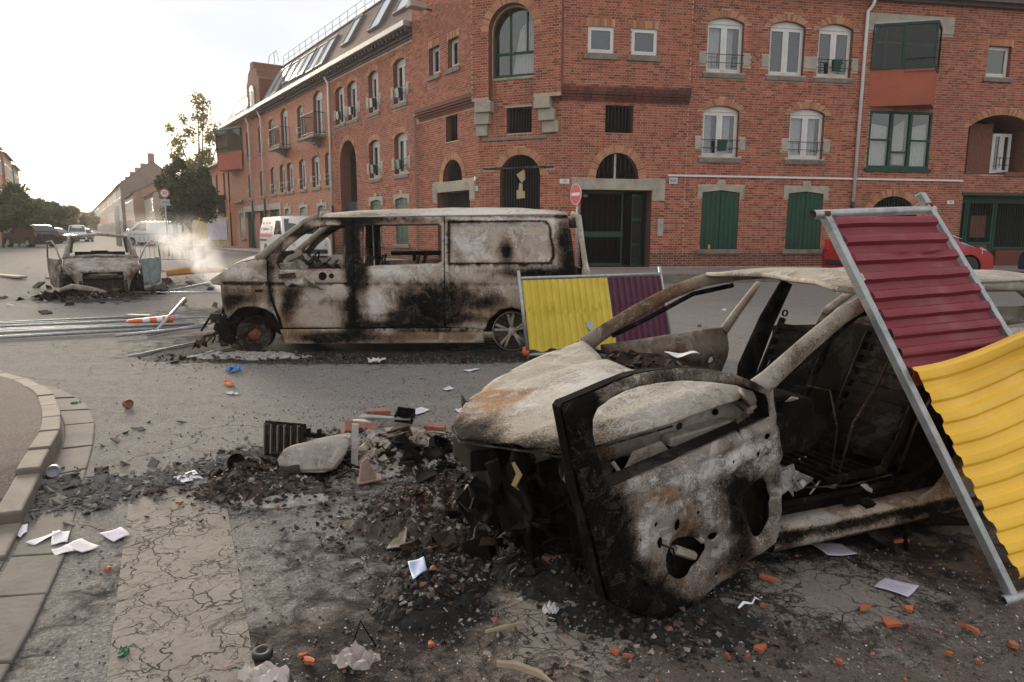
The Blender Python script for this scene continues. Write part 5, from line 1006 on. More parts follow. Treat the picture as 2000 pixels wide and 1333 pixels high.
def vquart(x, z):
    o = 0.0
    if inpoly(np.array([[x, z]]), EMB2)[0]: o = .035 + .004 * math.sin(7 * x) * math.sin(9 * z)
    o += -.012 * math.exp(-((math.hypot((x - 3.05) / 1.0, (z - 1.36) / 1.0) - .16) / .025) ** 2)
    return vside(x, z, o)
for far in (False, True):
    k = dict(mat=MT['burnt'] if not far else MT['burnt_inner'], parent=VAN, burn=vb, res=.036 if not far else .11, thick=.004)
    f = lambda x, z: vside(x, z, 0, far)
    def sh_(n, o, h=(), l=(), fn=None): return sheet(n, o, fn or f, k['mat'], VAN, h, l, k['res'], .006, vb)
    sh_('front_wing', FENDER); sh_('front_door', FDOOR, [FWIN], [[(-.17, .905), (.855, .905)]]); sh_('sliding_door', SDOOR, [SWIN]); sh_('rear_side_panel', QUART, (), [EMB + EMB[:1], EMB2 + EMB2[:1]] if not far else (), None if far else vquart)
    sh_('sill', [(-0.08, 0.315), (2.53, 0.325), (2.534, 0.126), (-0.026, 0.126)])
# cream gap around doors: inner pillars set behind the shut lines
def vin(x, z, o=.05): return vside(x, z, o)
for nm, P in (('door_pillar', [(.78, .2), (.99, .2), (.98, 1.72), (.80, 1.72)]), ('hinge_pillar', [(-.28, .35), (-.02, .2), (-.05, 1.0), (-.12, 1.2), (-.3, 1.15)]), ('rear_pillar', [(1.97, .3), (2.12, .3), (2.12, 1.72), (2.02, 1.72)])):
    sheet(nm, P, vin, MT['char'], VAN, (), (), .1, .01, blobs([], (.6, .1, 0)))
for a, b_, nm in ((FWIN, .05, 'window_flange'), (SWIN, .05, 'window_flange')):
    c = np.array(a).mean(0); P = [tuple(c + (np.array(p) - c) * .97) for p in a]; O_ = [tuple(c + (np.array(p) - c) * 1.06) for p in a]
    sheet(nm, O_, lambda x, z: vside(x, z, .035), MT['burnt_inner'], VAN, [P], (), .06, .006, vb)
# roof: lofted across the van
def vroof(x, s):
    xx = x; zt = np.interp(xx, [.45, .928, 1.406, 2.112, 3.017, 3.539, 3.66], [1.80, 1.84, 1.86, 1.885, 1.885, 1.85, 1.82]); ze = np.interp(xx, [.10, .45, .9, 3.6], [1.58, 1.735, 1.755, 1.79])
    q = abs(s - .5) * 2; y0 = vside(xx, ze)[1]; y = y0 + (VW - 2 * y0) * s; z = zt + (ze - zt) * q ** 5 - .015 * q ** 2
    z += .008 * mnoise.noise(Vector((x * 3, s * 5, 0)))
    return (xx, y, z)
sheet('roof', [(.45, 0), (3.62, 0), (3.66, .5), (3.62, 1), (.45, 1), (.38, .5)], vroof, MT['burnt'], VAN, (), [[(.45, .03), (3.6, .03)], [(.45, .01), (3.6, .01)]], .06, .004, blobs([(1, 0, .7, .1, .4, 0, .2), (2.6, 0, 1.2, .2, -.2, 0, .6), (3.6, .3, .2, .4, .3, 0, 0)]))
mb = MB(); mb.tube([vside(.45, 1.735, -.004), vside(2.0, 1.763, -.004), vside(3.6, 1.79, -.004)], .010, 6, flat=1); mb.tube([(.47, .14, 1.80), (.46, .10, 1.765), vside(.455, 1.70, -.006)], .006, 5); mb.obj('drip_rail', MT['burnt'], VAN, smooth=True)
# windscreen frame, bonnet, nose
def rail(P, r): return MB().tube(P, r, 10)
for far in (0, 1):
    mb = MB(); f = lambda x, z, o=0: vside(x, z, o, bool(far)); mb.tube([f(-.33, 1.20, .03), f(-.02, 1.46, .04), f(.24, 1.66, .05), f(.42, 1.76, .06)], [.055, .045, .042, .045], 10, flat=.8); mb.obj('windscreen_pillar', MT['burnt_inner' if far else 'burnt_inner'], VAN, smooth=True)
mb = MB(); mb.tube([vroof(.45, 0.02), vroof(.41, .2), vroof(.38, .5), vroof(.41, .8), vroof(.45, .98)], .03, 8); mb.tube([(-.40, .08, 1.16), (-.5, .5, 1.18), (-.52, VW / 2, 1.19), (-.5, VW - .5, 1.18), (-.4, VW - .08, 1.16)], .035, 8); mb.obj('windscreen_frame', MT['burnt_inner'], VAN, smooth=True)
def bonnet(x, s):
    e = np.interp(x, [-1.0, -.816, -.685, -.523, -.332, -.2], [.93, 1.03, 1.11, 1.175, 1.215, 1.235]); y0 = vside(x, e)[1]; q = abs(s - .5) * 2
    xx = x + .10 * (q ** 2) * (x < -.7); return (xx, y0 + (VW - 2 * y0) * s, e + .06 * (1 - q ** 3) + .012 * mnoise.noise(Vector((x * 5, s * 8, 2))))
sheet('bonnet', [(-1.02, .08), (-.62, 0), (-.25, 0), (-.25, 1), (-.62, 1), (-1.02, .92), (-1.10, .5)], bonnet, MT['burnt'], VAN, (), (), .06, .006, blobs([(-.9, .2, .3, .3, .0, .2, .6)]))
def ragged(name, c, sz, n, m_, par, seed=0, flat=.5, stuff=True, zmin=0.0):
    """heap of charred scraps, crumpled plates and lumps"""
    rs = random.Random(seed); mb = MB()
    for i in range(n):
        p = Vector((c[0] + rs.gauss(0, .45) * sz[0], c[1] + rs.gauss(0, .45) * sz[1], 0)); rr = math.hypot((p.x - c[0]) / sz[0], (p.y - c[1]) / sz[1]); p.z = max(zmin, c[2] + rs.random() * sz[2] * max(.12, 1 - rr)); s = rs.uniform(.3, 1) * min(sz[0], sz[1]) * .22
        M_ = Matrix.Translation(p) @ Euler((rs.uniform(-.8, .8), rs.uniform(-.8, .8), rs.uniform(0, 6.3))).to_matrix().to_4x4(); k = rs.random()
        if k < .5:
            vs = [M_ @ Vector((x * s * rs.uniform(.6, 1.2), y * s * rs.uniform(.6, 1.2), z * s * rs.uniform(.1, flat))) for x in (-1, 1) for y in (-1, 1) for z in (-1, 1)]; mb.add(vs, [(0, 1, 3, 2), (4, 6, 7, 5), (0, 4, 5, 1), (2, 3, 7, 6), (0, 2, 6, 4), (1, 5, 7, 3)])
        elif k < .85:
            mb.add([M_ @ Vector((-s * 1.4, -s, 0)), M_ @ Vector((s, -s * .8, s * .3)), M_ @ Vector((s * 1.3, s, -s * .2)), M_ @ Vector((-s, s * .7, s * .25)), M_ @ Vector((-s * 1.4, -s, .006)), M_ @ Vector((s, -s * .8, s * .3 + .006)), M_ @ Vector((s * 1.3, s, -s * .2 + .006)), M_ @ Vector((-s, s * .7, s * .25 + .006))], [(0, 1, 2), (0, 2, 3), (4, 6, 5), (4, 7, 6), (0, 4, 5, 1), (1, 5, 6, 2), (2, 6, 7, 3), (3, 7, 4, 0)])
        else: mb.tube([M_ @ Vector((-s * 2, 0, 0)), M_ @ Vector((0, s * .6, s * .5)), M_ @ Vector((s * 2, 0, 0))], s * .12, 5)
    o = mb.obj(name, m_, par, fix=True)
    if stuff: o['kind'] = 'stuff'
    return o
sheet('nose_panel', [(0.06, .42), (.94, .42), (.96, .95), (.04, .95)], lambda s, z: (-.80 - .22 * (1 - (abs(s - .5) * 2) ** 2) - .05 * math.sin(z * 6), .06 + (VW - .12) * s, z), MT['char'], VAN, [[(.2, .55), (.8, .55), (.8, .75), (.2, .75)], [(.07, .66), (.16, .66), (.16, .86), (.07, .86)]], (), .07, .01, blobs([(.1, .8, .2, .3, .5, .3, 0)], (.5, .1, 0)))
mb = MB(); mb.tube([(-.82, .05, .42), (-1.0, .4, .45), (-1.06, VW / 2, .46), (-1.0, VW - .4, .45)], .07, 8, flat=1.3); mb.tube([(-.85, .10, .50), (-.80, .15, .20), (-.7, .2, .1)], [.10, .08, .05], 8); mb.obj('bumper_beam', MT['char'], VAN, smooth=True)
ragged('nose_wreckage', (-.82, .28, .08), (.35, .4, .6), 60, MT['rustchar'], VAN, 3); ragged('engine_remains', (-.45, .9, .3), (.6, 1.0, .6), 80, MT['char'], VAN, 4)
mb = MB(); mb.box(-.95, -.83, .02, .10, .40, .52); mb.obj('lamp_bracket', MT['rustchar'], VAN, bevel=.01)
# floor, bulkhead, dashboard, seat frames
mb = MB(); mb.box(-.2, 3.6, .12, VW - .12, .26, .32); mb.box(-.28, -.2, .12, VW - .12, .3, 1.12); mb.obj('floor', MT['char'], VAN)
ragged('dashboard_remains', (.12, .55, .88), (.55, .7, .42), 150, MT['burnt_tan'], VAN, 5, zmin=.8); ragged('dashboard_remains', (.3, .5, .95), (.6, .5, .3), 70, MT['rustchar'], VAN, 8, zmin=.85); ragged('dashboard_remains', (.15, 1.3, .86), (.4, .6, .22), 40, MT['rustchar'], VAN, 6, zmin=.8)
mb = MB()
for a in range(16): t0, t1 = a / 16 * 2 * math.pi, (a + 1.02) / 16 * 2 * math.pi; mb.tube([(.28 + .07 * math.sin(t0), .42 + .18 * math.cos(t0), 1.12 + .17 * math.sin(t0)), (.28 + .07 * math.sin(t1), .42 + .18 * math.cos(t1), 1.12 + .17 * math.sin(t1))], .012, 6)
mb.tube([(.28, .42, 1.12), (.05, .42, .9)], .02, 6); mb.obj('steering_wheel', MT['char'], VAN)
for (x, y) in ((.75, .42), (.8, 1.35), (1.35, .6), (1.4, 1.3)):
    mb = MB()
    for dy in (-.2, .2): mb.tube([(x - .35, y + dy, .62), (x + .1, y + dy, .66), (x + .22, y + dy, .95), (x + .30, y + dy * .8, 1.22)], .016, 6)
    for f in (.0, .25, .5, .75, 1): mb.tube([(x + .12 + .18 * f, y - .2, .70 + .52 * f), (x + .12 + .18 * f, y + .2, .70 + .52 * f)], .012, 6)
    for f in range(4): mb.tube([(x - .33 + .12 * f, y - .2, .63), (x - .33 + .12 * f, y + .2, .63)], .010, 5)
    mb.obj('seat_frame', MT['rustchar'], VAN)
mb = MB(); mb.tube([(1.15, VW - .12, 1.24), (2.1, VW - .12, 1.24)], .035, 8); mb.tube([(1.5, VW - .15, 1.24), (1.5, VW - .15, 1.12)], .03, 6); mb.obj('side_rail', MT['char'], VAN, smooth=True)
# tailgate open gap and rear
sheet('tailgate', [(.03, .35), (.97, .35), (.96, 1.70), (.90, 1.79), (.10, 1.79), (.04, 1.70)], lambda s, z: (3.70 + .10 * (1 - ((z - 1.0) / .9) ** 2) + .05 * math.sin(3 * s), .04 + (VW - .08) * s, z), MT['burnt'], VAN, [[(.12, 1.08), (.88, 1.08), (.84, 1.62), (.16, 1.62)]], (), .08, .012, blobs([(.1, 1.2, .2, .5, .6, .1, .2)], (.35, .05, 0)))
mb = MB(); mb.tube([(3.66, .10, 1.80), (3.74, .06, 1.76), (3.80, .05, 1.4), (3.86, .04, 1.05), (3.87, .05, .6)], [.03, .045, .035, .04, .03], 8); mb.tube([(3.84, .02, 1.18), (3.88, 0, 1.05), (3.86, .01, .92)], [.02, .03, .01], 6); mb.obj('tailgate_edge', MT['burnt'], VAN, smooth=True)
# wheels: front stripped to the hub, rear five-spoked alloy
def wheel_burnt(par, x, y, z, r, spokes, m1, m2):
    mb = MB(); mb.lathe([(r * .25, -.03), (r * .92, -.04), (r, -.06), (r * 1.0, -.02), (r * .93, .0), (r * .90, .14), (r * 1.0, .16), (r * .9, .17), (.05, .15)], 28, (x, y, z), 'y'); w = mb.obj('wheel', m1, par, smooth=True)
    if spokes:
        sp = MB()
        for k in range(5):
            t = k / 5 * 2 * math.pi + .4
            for dt in (-.16, .16): sp.tube([(x + r * .18 * math.cos(t), y - .045, z + r * .18 * math.sin(t)), (x + r * .93 * math.cos(t + dt), y - .035, z + r * .93 * math.sin(t + dt))], [.018, .022], 6)
        sp.lathe([(0, -.06), (r * .22, -.055), (r * .25, -.03)], 14, (x, y, z), 'y'); sp.lathe([(r * .98, -.05), (r * 1.03, -.06), (r * 1.03, -.02), (r * .96, -.02)], 28, (x, y, z), 'y'); sp.obj('rim', m2, w, smooth=True)
    else:
        sp = MB(); sp.lathe([(0, -.08), (r * .3, -.075), (r * .34, -.03), (r * .75, -.035), (r * .78, .02)], 20, (x, y, z), 'y')
        for k in range(5): t = k / 5 * 6.283; sp.lathe([(0, -.05), (.012, -.05), (.012, -.02)], 6, (x + r * .5 * math.cos(t), y, z + r * .5 * math.sin(t)), 'y')
        sp.obj('brake_disc', m2, w, smooth=True)
    return w
MT['rust'] = burnt('red_rust', (.22, .07, .045), (.35, .3, .28), .05, .1, 2)
dkw = burnt('sooty_rim', (.05, .04, .035), (.2, .18, .17), .2, 0, 2)
wheel_burnt(VAN, -.44, .16, .24, .22, False, dkw, MT['rust']); wheel_burnt(VAN, 2.90, .16, .27, .25, True, dkw, MT['burnt']); wheel_burnt(VAN, -.44, VW - .2, .22, .22, False, dkw, MT['rust']); wheel_burnt(VAN, 2.9, VW - .2, .24, .24, False, dkw, MT['rust'])
for x in (-.44, 2.9):
    mb = MB(); n = 14; b = 0; rr = .40
    for i in range(n + 1): t = math.pi * i / n; mb.v += [(x + rr * math.cos(t), .06, .22 + rr * math.sin(t) * .98), (x + rr * math.cos(t), .5, .22 + rr * math.sin(t) * .98)]
    for i in range(n): mb.f.append((2 * i, 2 * i + 1, 2 * i + 3, 2 * i + 2)); mb.m.append(0)
    mb.add([(x + rr * math.cos(math.pi * i / n), .5, .22 + rr * math.sin(math.pi * i / n)) for i in range(n + 1)], [tuple(range(n + 1))]); mb.obj('wheel_arch', MT['char'], VAN, fix=False)
mb = MB(); [mb.lathe([(0, -.01), (.028, -.012), (.034, .004)], 12, vside(x, 1.0), 'y') for x in (.60,)]; [mb.lathe([(0, -.006), (.05, -.008), (.055, .004)], 16, vside(x, .995), 'y') for x in (.49,)]; mb.obj('lock_barrel', MT['char'], VAN)
mb = MB(); mb.box(-.36, -.27, -.012, .0, .795, .825); mb.obj('indicator_slot', MT['char'], VAN)
# ================================================================ NEAR BURNT CAR (local x = rearwards, y = towards its far side)
CAR = thing('burnt_car', 'burnt out car shell in front with driver door hanging open and pale bonnet', 'car', (1.25, 3.04, 0), side_mat(68))
def nz3(x, y, z, s=1): return mnoise.noise(Vector((x * s, y * s, z * s)))
# bonnet: outline in (x, y); height falls to the nose, warped by the heat
def bonn(x, y):
    t = (x + 1.42) / 1.15; z = .60 + .275 * min(1, max(0, t)) ** .75 + .022 * math.sin(math.pi * min(1, max(0, y / 1.5))) - .04 * max(0, .12 - y) / .12 + .012 * math.exp(-((y - .22 - .12 * (x + 1.3)) / .03) ** 2) - .014 * math.exp(-((y - .95 + .1 * x) / .04) ** 2)
    z += .014 * nz3(x, y, 0, 2.5); return (x, y, z)
BON = [(-.28, .02), (-.62, .0), (-.95, .03), (-1.12, .06), (-1.20, .14), (-1.31, .36), (-1.385, .52), (-1.36, .72), (-1.24, .90), (-1.12, 1.04), (-.97, 1.20), (-.60, 1.38), (-.26, 1.5), (-.33, 1.25), (-.42, .95), (-.43, .65), (-.36, .38), (-.22, .20), (-.18, .08)]
sheet('bonnet', BON, bonn, MT['burnt_tan'], CAR, (), [[(-.3, .14), (-.9, .12), (-1.25, .24)]], .04, .006, blobs([(-1.42, .32, .26, .34, .9, .3, -.2), (-1.42, .7, .20, .3, .6, .3, 0), (-1.3, 1.1, .15, .3, .35, .2, 0), (-1.12, .06, .32, .16, .5, .3, 0), (-1.05, 1.0, .15, .35, .05, .8, 0), (-1.1, .75, .25, .12, .0, .6, 0), (-.7, .6, .5, .5, -.3, -.3, .35), (-.5, .1, .35, .1, 0, .2, .1)], (-.05, -.1, .1)))
mb = MB(); P = [bonn(x, y) for x, y in BON[1:12]]; mb.tube([(p[0] + .0, p[1] + .01, p[2] - .018) for p in P], .005, 6); mb.obj('bonnet_hem', MT['rustchar'], CAR, smooth=True)
# inner wing rails and brackets showing under the bonnet edge
def plate3(name, pts, th, m_, par, res=.05, bl=None, holes=()):
    """crumpled plate through a 2D outline with a frame: pts in (x,z), y given by function"""
    return None
sheet('inner_wing', [(-.22, .86), (-.40, .80), (-.62, .755), (-.85, .70), (-.98, .66), (-1.02, .50), (-.95, .42), (-.80, .48), (-.72, .60), (-.5, .66), (-.3, .70), (-.12, .66), (-.05, .55), (.0, .56), (.0, .84), (-.1, .88)], lambda x, z: (x, .10 + .05 * nz3(x, z, 1, 4) + .12 * (z < .6), z), MT['burnt_tan'], CAR,
      [[(-.33 + .02 * math.cos(t), .765 + .016 * math.sin(t)) for t in np.linspace(0, 5.5, 8)], [(-.52 + .02 * math.cos(t), .72 + .018 * math.sin(t)) for t in np.linspace(0, 5.5, 8)], [(-.10 + .025 * math.cos(t), .80 + .022 * math.sin(t)) for t in np.linspace(0, 5.5, 8)]], (), .035, .006, blobs([(-1.0, .6, .15, .2, .4, .3, 0), (-.05, .6, .15, .12, .5, .2, 0), (-.35, .8, .3, .05, 0, .3, .2)]))
mb = MB(); mb.prism([(-.30, .745), (-.62, .70), (-.62, .66), (-.56, .655), (-.30, .70)], .02, .09, lambda x, z, y: (x, y, z)); mb.obj('wing_bracket', MT['burnt_tan'], CAR, bevel=.008)
sheet('strut_tower', [(-.75, .45), (-.62, .44), (-.60, .62), (-.66, .69), (-.80, .66), (-.86, .55)], lambda x, z: (x, .03 + .03 * nz3(x, z, 5, 6), z), MT['burnt_tan'], CAR, (), (), .03, .008, blobs([(-.7, .5, .1, .1, .2, .6, 0)]))
# front bulkhead, cowl and scorched scuttle
sheet('scuttle', [(-.42, 0.1), (.10, .05), (.15, .8), (.12, 1.45), (-.35, 1.5), (-.50, 1.0), (-.52, .5)], lambda x, y: (x, y, .80 + .03 * nz3(x, y, 0, 6) - .05 * x), MT['char'], CAR, (), (), .05, .01, blobs([(-.3, .3, .2, .3, 0, .2, .7), (-.2, .8, .3, .6, .1, .3, .4)], (.2, 0, .1)))
ragged('scuttle_remains', (-.22, .7, .80), (.22, .75, .10), 90, MT['rustchar'], CAR, 11, zmin=.78); ragged('scuttle_remains', (-.18, .25, .80), (.16, .25, .08), 45, MT['burnt_inner'], CAR, 12, zmin=.78)
ragged('engine_remains', (-.85, .65, .22), (.42, .65, .50), 130, MT['char'], CAR, 13, zmin=.02)
mb = MB(); mb.box(-1.0, -.30, .35, 1.25, .05, .58); mb.box(-.10, .0, .05, 1.5, .1, .82); mb.obj('engine_block', MT['char'], CAR, bevel=.06)
# front hangings and the charred front panel
for k, (y0, y1, x0) in enumerate(((.02, .30, -1.05), (.28, .62, -1.22), (.6, 1.0, -1.26), (1.0, 1.4, -1.15))):
    sheet('front_panel_remnant', [(y0, .60), (y1, .62), (y1 - .02, .3), (y1 - .1, .08), ((y0 + y1) / 2, .2), (y0 + .04, .05), (y0, .35)], lambda y, z: (x0 + .12 * (1 - z) + .04 * nz3(y, z, k, 7), y, z), MT['char'], CAR, (), (), .05, .01, blobs([((y0 + y1) / 2, .1, .2, .1, 0, .6, 0)], (.35, .1, 0)))
mb = MB(); mb.box(-1.36, -1.24, .45, .72, .50, .60); mb.tube([(-1.30, .35, .58), (-1.28, .33, .50), (-1.30, .36, .42)], [.035, .03, .015], 8); mb.obj('headlamp_bowl', MT['char'], CAR, bevel=.02)
mb = MB(); mb.tube([(-1.22, .30, .58), (-1.20, .28, .53), (-1.22, .29, .48), (-1.19, .31, .45)], [.008, .016, .012, .006], 6, flat=.3); mb.obj('melted_strip', simple('melted_yellow', (.40, .27, .11), .6, 0, .2, 8, .2), CAR)
mb = MB(); mb.tube([(-.88, .05, .62), (-.82, .00, .52), (-.74, -.03, .5), (-.70, -.02, .3)], .009, 5); mb.tube([(-1.0, .02, .6), (-.97, -.04, .35), (-.93, -.02, .12)], .006, 5); mb.obj('loose_wires', MT['burnt_inner'], CAR)
mb = MB(); mb.lathe([(.02, 0), (.11, .0), (.12, .02), (.12, .10), (.10, .12), (.0, .12)], 18, (-.70, .22, .18), 'y'); mb.obj('front_hub', MT['rustchar'], CAR, smooth=True)
# body shell: sill, pillars, roof
BS = blobs([(.3, .2, .9, .05, .0, .2, .4), (.6, .155, .9, .008, 1.0, .2, 0), (.6, .09, .5, .02, .7, .2, 0), (1.1, .1, .3, .1, .5, .3, 0), (.0, .12, .1, .1, .5, .2, 0)])  # sooty patches, plus the sill crease's shade painted as a thin dark line
mb = MB(); prof = [(.05, .085), (.005, .10), (-.012, .125), (-.002, .150), (.022, .158), (.028, .182), (.14, .192), (.17, .09)]
def sillf(x, k):
    p = prof[k]; return (x, p[0] + .02 * max(0, x - .9), p[1] + .006 * nz3(x, k, 0, 5) + .02 * max(0, x - 1.0))
def gridsheet(name, xs, n, fn, m_, par, burnf=None, thick=.004):
    vs = [fn(x, k) for x in xs for k in range(n)]; fs = [(i * n + k, i * n + k + 1, (i + 1) * n + k + 1, (i + 1) * n + k) for i in range(len(xs) - 1) for k in range(n - 1)]; me = bpy.data.meshes.new(name); me.from_pydata(vs, [], fs)
    if burnf: at = me.color_attributes.new('burn', 'FLOAT_COLOR', 'POINT'); at.data.foreach_set('color', [c for p in vs for c in (*burnf(p[0], p[2]), 1)])
    o = link(name, me, m_, par, True); md = o.modifiers.new('t', 'SOLIDIFY'); md.thickness = thick; return o
gridsheet('sill', list(np.arange(-.05, 2.0, .04)), 8, sillf, MT['burnt_tan'], CAR, BS)
mb = MB(); mb.box(-.05, 2.0, .165, .175, .05, .22); mb.box(-.1, 2.2, .17, 1.45, .06, .09); mb.obj('floor_pan', MT['char'], CAR)
for yy, inn in ((0, 1), (1.55, -1)):
    mb = MB(); f = lambda x, y, z: (x, yy + inn * y, z)
    mb.tube([f(-.24, .02, .84), f(-.12, .02, .91), f(.12, .05, 1.05), f(.36, .09, 1.17), f(.58, .12, 1.245), f(.85, .14, 1.275), f(1.4, .15, 1.29), f(2.0, .16, 1.26)], [.060, .052, .047, .045, .042, .034, .030, .030], 12, flat=.5)
    me = mb.mesh('screen_pillar'); at = me.color_attributes.new('burn', 'FLOAT_COLOR', 'POINT'); cb = blobs([(0, .9, .2, .2, .25, .4, .1), (.35, 1.05, .4, .04, .5, .3, 0), (.5, 1.2, .3, .1, 0, .2, .2)] if yy == 0 else [(.4, 1.1, .6, .3, .15, .4, .1)]); at.data.foreach_set('color', [c for v in me.vertices for c in (*cb(v.co.x, v.co.z), 1)])
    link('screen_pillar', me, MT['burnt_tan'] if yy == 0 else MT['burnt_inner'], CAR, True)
    mb = MB(); mb.tube([f(-.05, .05, .90), f(.2, .08, 1.01), f(.5, .13, 1.16), f(.8, .15, 1.21)], .016, 8); mb.obj('door_seal_flange', MT['char'], CAR, smooth=True)
def croof(x, y):
    q = abs(y - .775) / .64; z = 1.30 + .035 * (1 - q ** 2.2) - .10 * max(0, .75 - x) ** 1.3 - .02 * max(0, x - 1.6) + .018 * nz3(x, y, 2, 2.6) - .03 * math.exp(-((x - .62) / .10) ** 2) * (1 - q * q)
    return (x, y, z)
ROOF = [(.50, .13), (.47, .25), (.55, .45), (.64, .70), (.68, .95), (.66, 1.2), (.60, 1.42), (.9, 1.41), (2.1, 1.40), (2.15, .8), (2.1, .14), (.9, .13)]
sheet('roof', ROOF, croof, MT['burnt_tan'], CAR, (), (), .05, .005, blobs([(.6, .8, .15, .5, .1, .5, 0), (1.2, .8, .7, .5, -.3, -.2, .25)], (-.05, 0, .1)))
mb = MB(); mb.tube([croof(x, y) for x, y in ROOF[0:7]], .016, 6, flat=.6); mb.obj('roof_front_rail', MT['burnt_tan'], CAR, smooth=True)
mb = MB(); mb.tube([(.92, .10, 1.30), (.75, .20, 1.305), (.66, .30, 1.295)], [.05, .04, .008], 8, flat=.35); mb.obj('curled_trim', MT['char'], CAR, smooth=True)
# near centre pillar sweeping into the sill, rear quarter with its wheel arch
sheet('centre_pillar', [(.92, .20), (1.05, .25), (1.16, .36), (1.21, .5), (1.22, .9), (1.16, 1.24), (1.28, 1.24), (1.36, .9), (1.38, .5), (1.48, .26), (1.6, .17), (.95, .16)], lambda x, z: (x, .04 + .10 * max(0, z - .85) ** .9, z), MT['burnt_tan'], CAR, (), (), .04, .02, blobs([(1.2, .4, .2, .3, .25, .5, 0), (1.25, 1.0, .2, .4, .7, .2, 0)]))
sheet('quarter_panel', [(1.40, .16), (1.72, .16), (1.80, .36), (1.95, .5), (2.15, .55), (2.35, .5), (2.48, .36), (2.52, .18), (2.75, .22), (2.82, .6), (2.7, .86), (1.40, .90)], lambda x, z: (x, .03 - .03 * math.sin(z * 3), z), MT['burnt_tan'], CAR, (), (), .06, .01, blobs([(1.6, .4, .3, .3, .7, .4, 0)], (.3, .2, 0)))
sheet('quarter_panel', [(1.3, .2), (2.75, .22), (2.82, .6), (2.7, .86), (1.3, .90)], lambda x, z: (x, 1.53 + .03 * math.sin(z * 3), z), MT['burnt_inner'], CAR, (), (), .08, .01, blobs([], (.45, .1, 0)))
mb = MB(); mb.tube([(1.28, 1.42, 1.22), (1.18, 1.48, .95), (1.05, 1.50, .62), (1.02, 1.5, .3)], [.055, .075, .09, .08], 10, flat=.45); mb.obj('centre_pillar', MT['char'], CAR, smooth=True); mb = MB(); mb.tube([(2.1, 1.40, 1.24), (2.5, 1.42, 1.05), (2.72, 1.45, .86)], .05, 8); mb.obj('rear_pillar', MT['char'], CAR, smooth=True); mb = MB(); mb.tube([(2.1, .14, 1.24), (2.5, .1, 1.05), (2.72, .06, .86)], .05, 8)
mb.obj('rear_pillar', MT['char'], CAR, smooth=True)
mb = MB(); mb.box(2.65, 2.78, .1, 1.45, .3, .85); mb.box(2.0, 2.7, .2, 1.4, .55, .6); mb.obj('rear_bulkhead', MT['char'], CAR)
mb = MB(); mb.lathe([(.025, -.006), (.025, .006), (.018, .006), (.018, -.006), (.025, -.006)], 10, (1.30, 1.44, 1.0), 'y'); mb.obj('belt_anchor', MT['char'], CAR)
# far front door, ajar, seen through the missing windscreen
FD = blobs([(.3, .75, .6, .08, 0, .3, .2), (.5, .6, .6, .1, .5, .2, 0), (-.1, .7, .2, .3, .5, .3, 0)])
def fdoor(x, z): return (x, 1.58 + .10 * max(0, x) + .018 * math.sin((z - .5) * 22), z)
sheet('far_door', [(-.10, .40), (.95, .42), (1.0, .62), (1.02, .88), (.72, .875), (.3, .85), (-.08, .83)], fdoor, MT['burnt_inner'], CAR, [[(.62 + .03 * math.cos(t), .60 + .03 * math.sin(t)) for t in np.linspace(0, 5.5, 8)], [(.85 + .025 * math.cos(t), .66 + .025 * math.sin(t)) for t in np.linspace(0, 5.5, 8)]], (), .05, .012, FD)
mb = MB(); mb.tube([fdoor(.99, .86), (1.07, 1.66, 1.0), (1.14, 1.60, 1.14), (1.16, 1.56, 1.21)], [.035, .03, .025, .02], 8, flat=.6); mb.obj('door_frame_upright', MT['burnt'], CAR, smooth=True)
# cabin: charred seats, tunnel, wires, ash on the floor
for (x, y) in ((.85, .42), (.85, 1.12)):
    mb = MB(); ribs = 9
    for k in range(ribs): f = k / (ribs - 1); mb.box(x + .05 + .26 * f - .012, x + .05 + .26 * f + .012, y - .21, y + .21, .36 + .56 * f, .36 + .56 * f + .028)
    for dy in (-.22, .22): mb.tube([(x - .40, y + dy, .30), (x, y + dy, .32), (x + .10, y + dy, .45), (x + .34, y + dy, .98)], .022, 8)
    for k in range(6): mb.box(x - .38 + .07 * k, x - .36 + .07 * k, y - .2, y + .2, .29, .315)
    mb.obj('seat_frame', MT['char'], CAR)
    bk_ = MB(); bk_.prism([(x + .03, .34), (x + .33, .95), (x + .40, .93), (x + .12, .32)], y - .19, y + .19, lambda a, z, yy: (a, yy, z)); bk_.obj('seat_back', MT['char'], CAR, bevel=.02)
mb = MB(); mb.prism([(1.35, .15), (1.30, .55), (1.55, .95), (1.65, .95), (1.9, .15)], .2, 1.4, lambda a, z, yy: (a, yy, z)); mb.obj('rear_bench', MT['char'], CAR, bevel=.03)
mb = MB(); mb.box(0, 1.2, .66, .90, .09, .28); mb.prism([(.02, .5), (.02, .80), (.25, .78), (.30, .55)], .1, 1.45, lambda a, z, yy: (a, yy, z)); mb.obj('centre_tunnel', MT['char'], CAR, bevel=.03)
mb = MB(); mb.tube([(.35, .25, .80), (.55, .3, .75), (.60, .28, .55), (.55, .25, .35), (.7, .22, .27)], .004, 6); mb.tube([(.9, .2, 1.05), (.75, .18, .8), (.62, .2, .6), (.60, .25, .3)], .006, 6); mb.tube([(.3, .18, .30), (.6, .18, .27), (.9, .18, .29)], .005, 6); mb.tube([(1.2, .12, .9), (1.0, .15, .55), (.95, .18, .3)], .007, 6); mb.obj('cabin_wires', MT['rustchar'], CAR, smooth=True)
ragged('cabin_ash', (.35, .45, .25), (.30, .2, .08), 90, burnt('white_ash', (.5, .48, .46), (.7, .68, .66), -.3, -.4, 3), CAR, 15, zmin=.24); ragged('cabin_remains', (.75, .7, .10), (.6, .6, .18), 160, MT['char'], CAR, 16, zmin=.09)
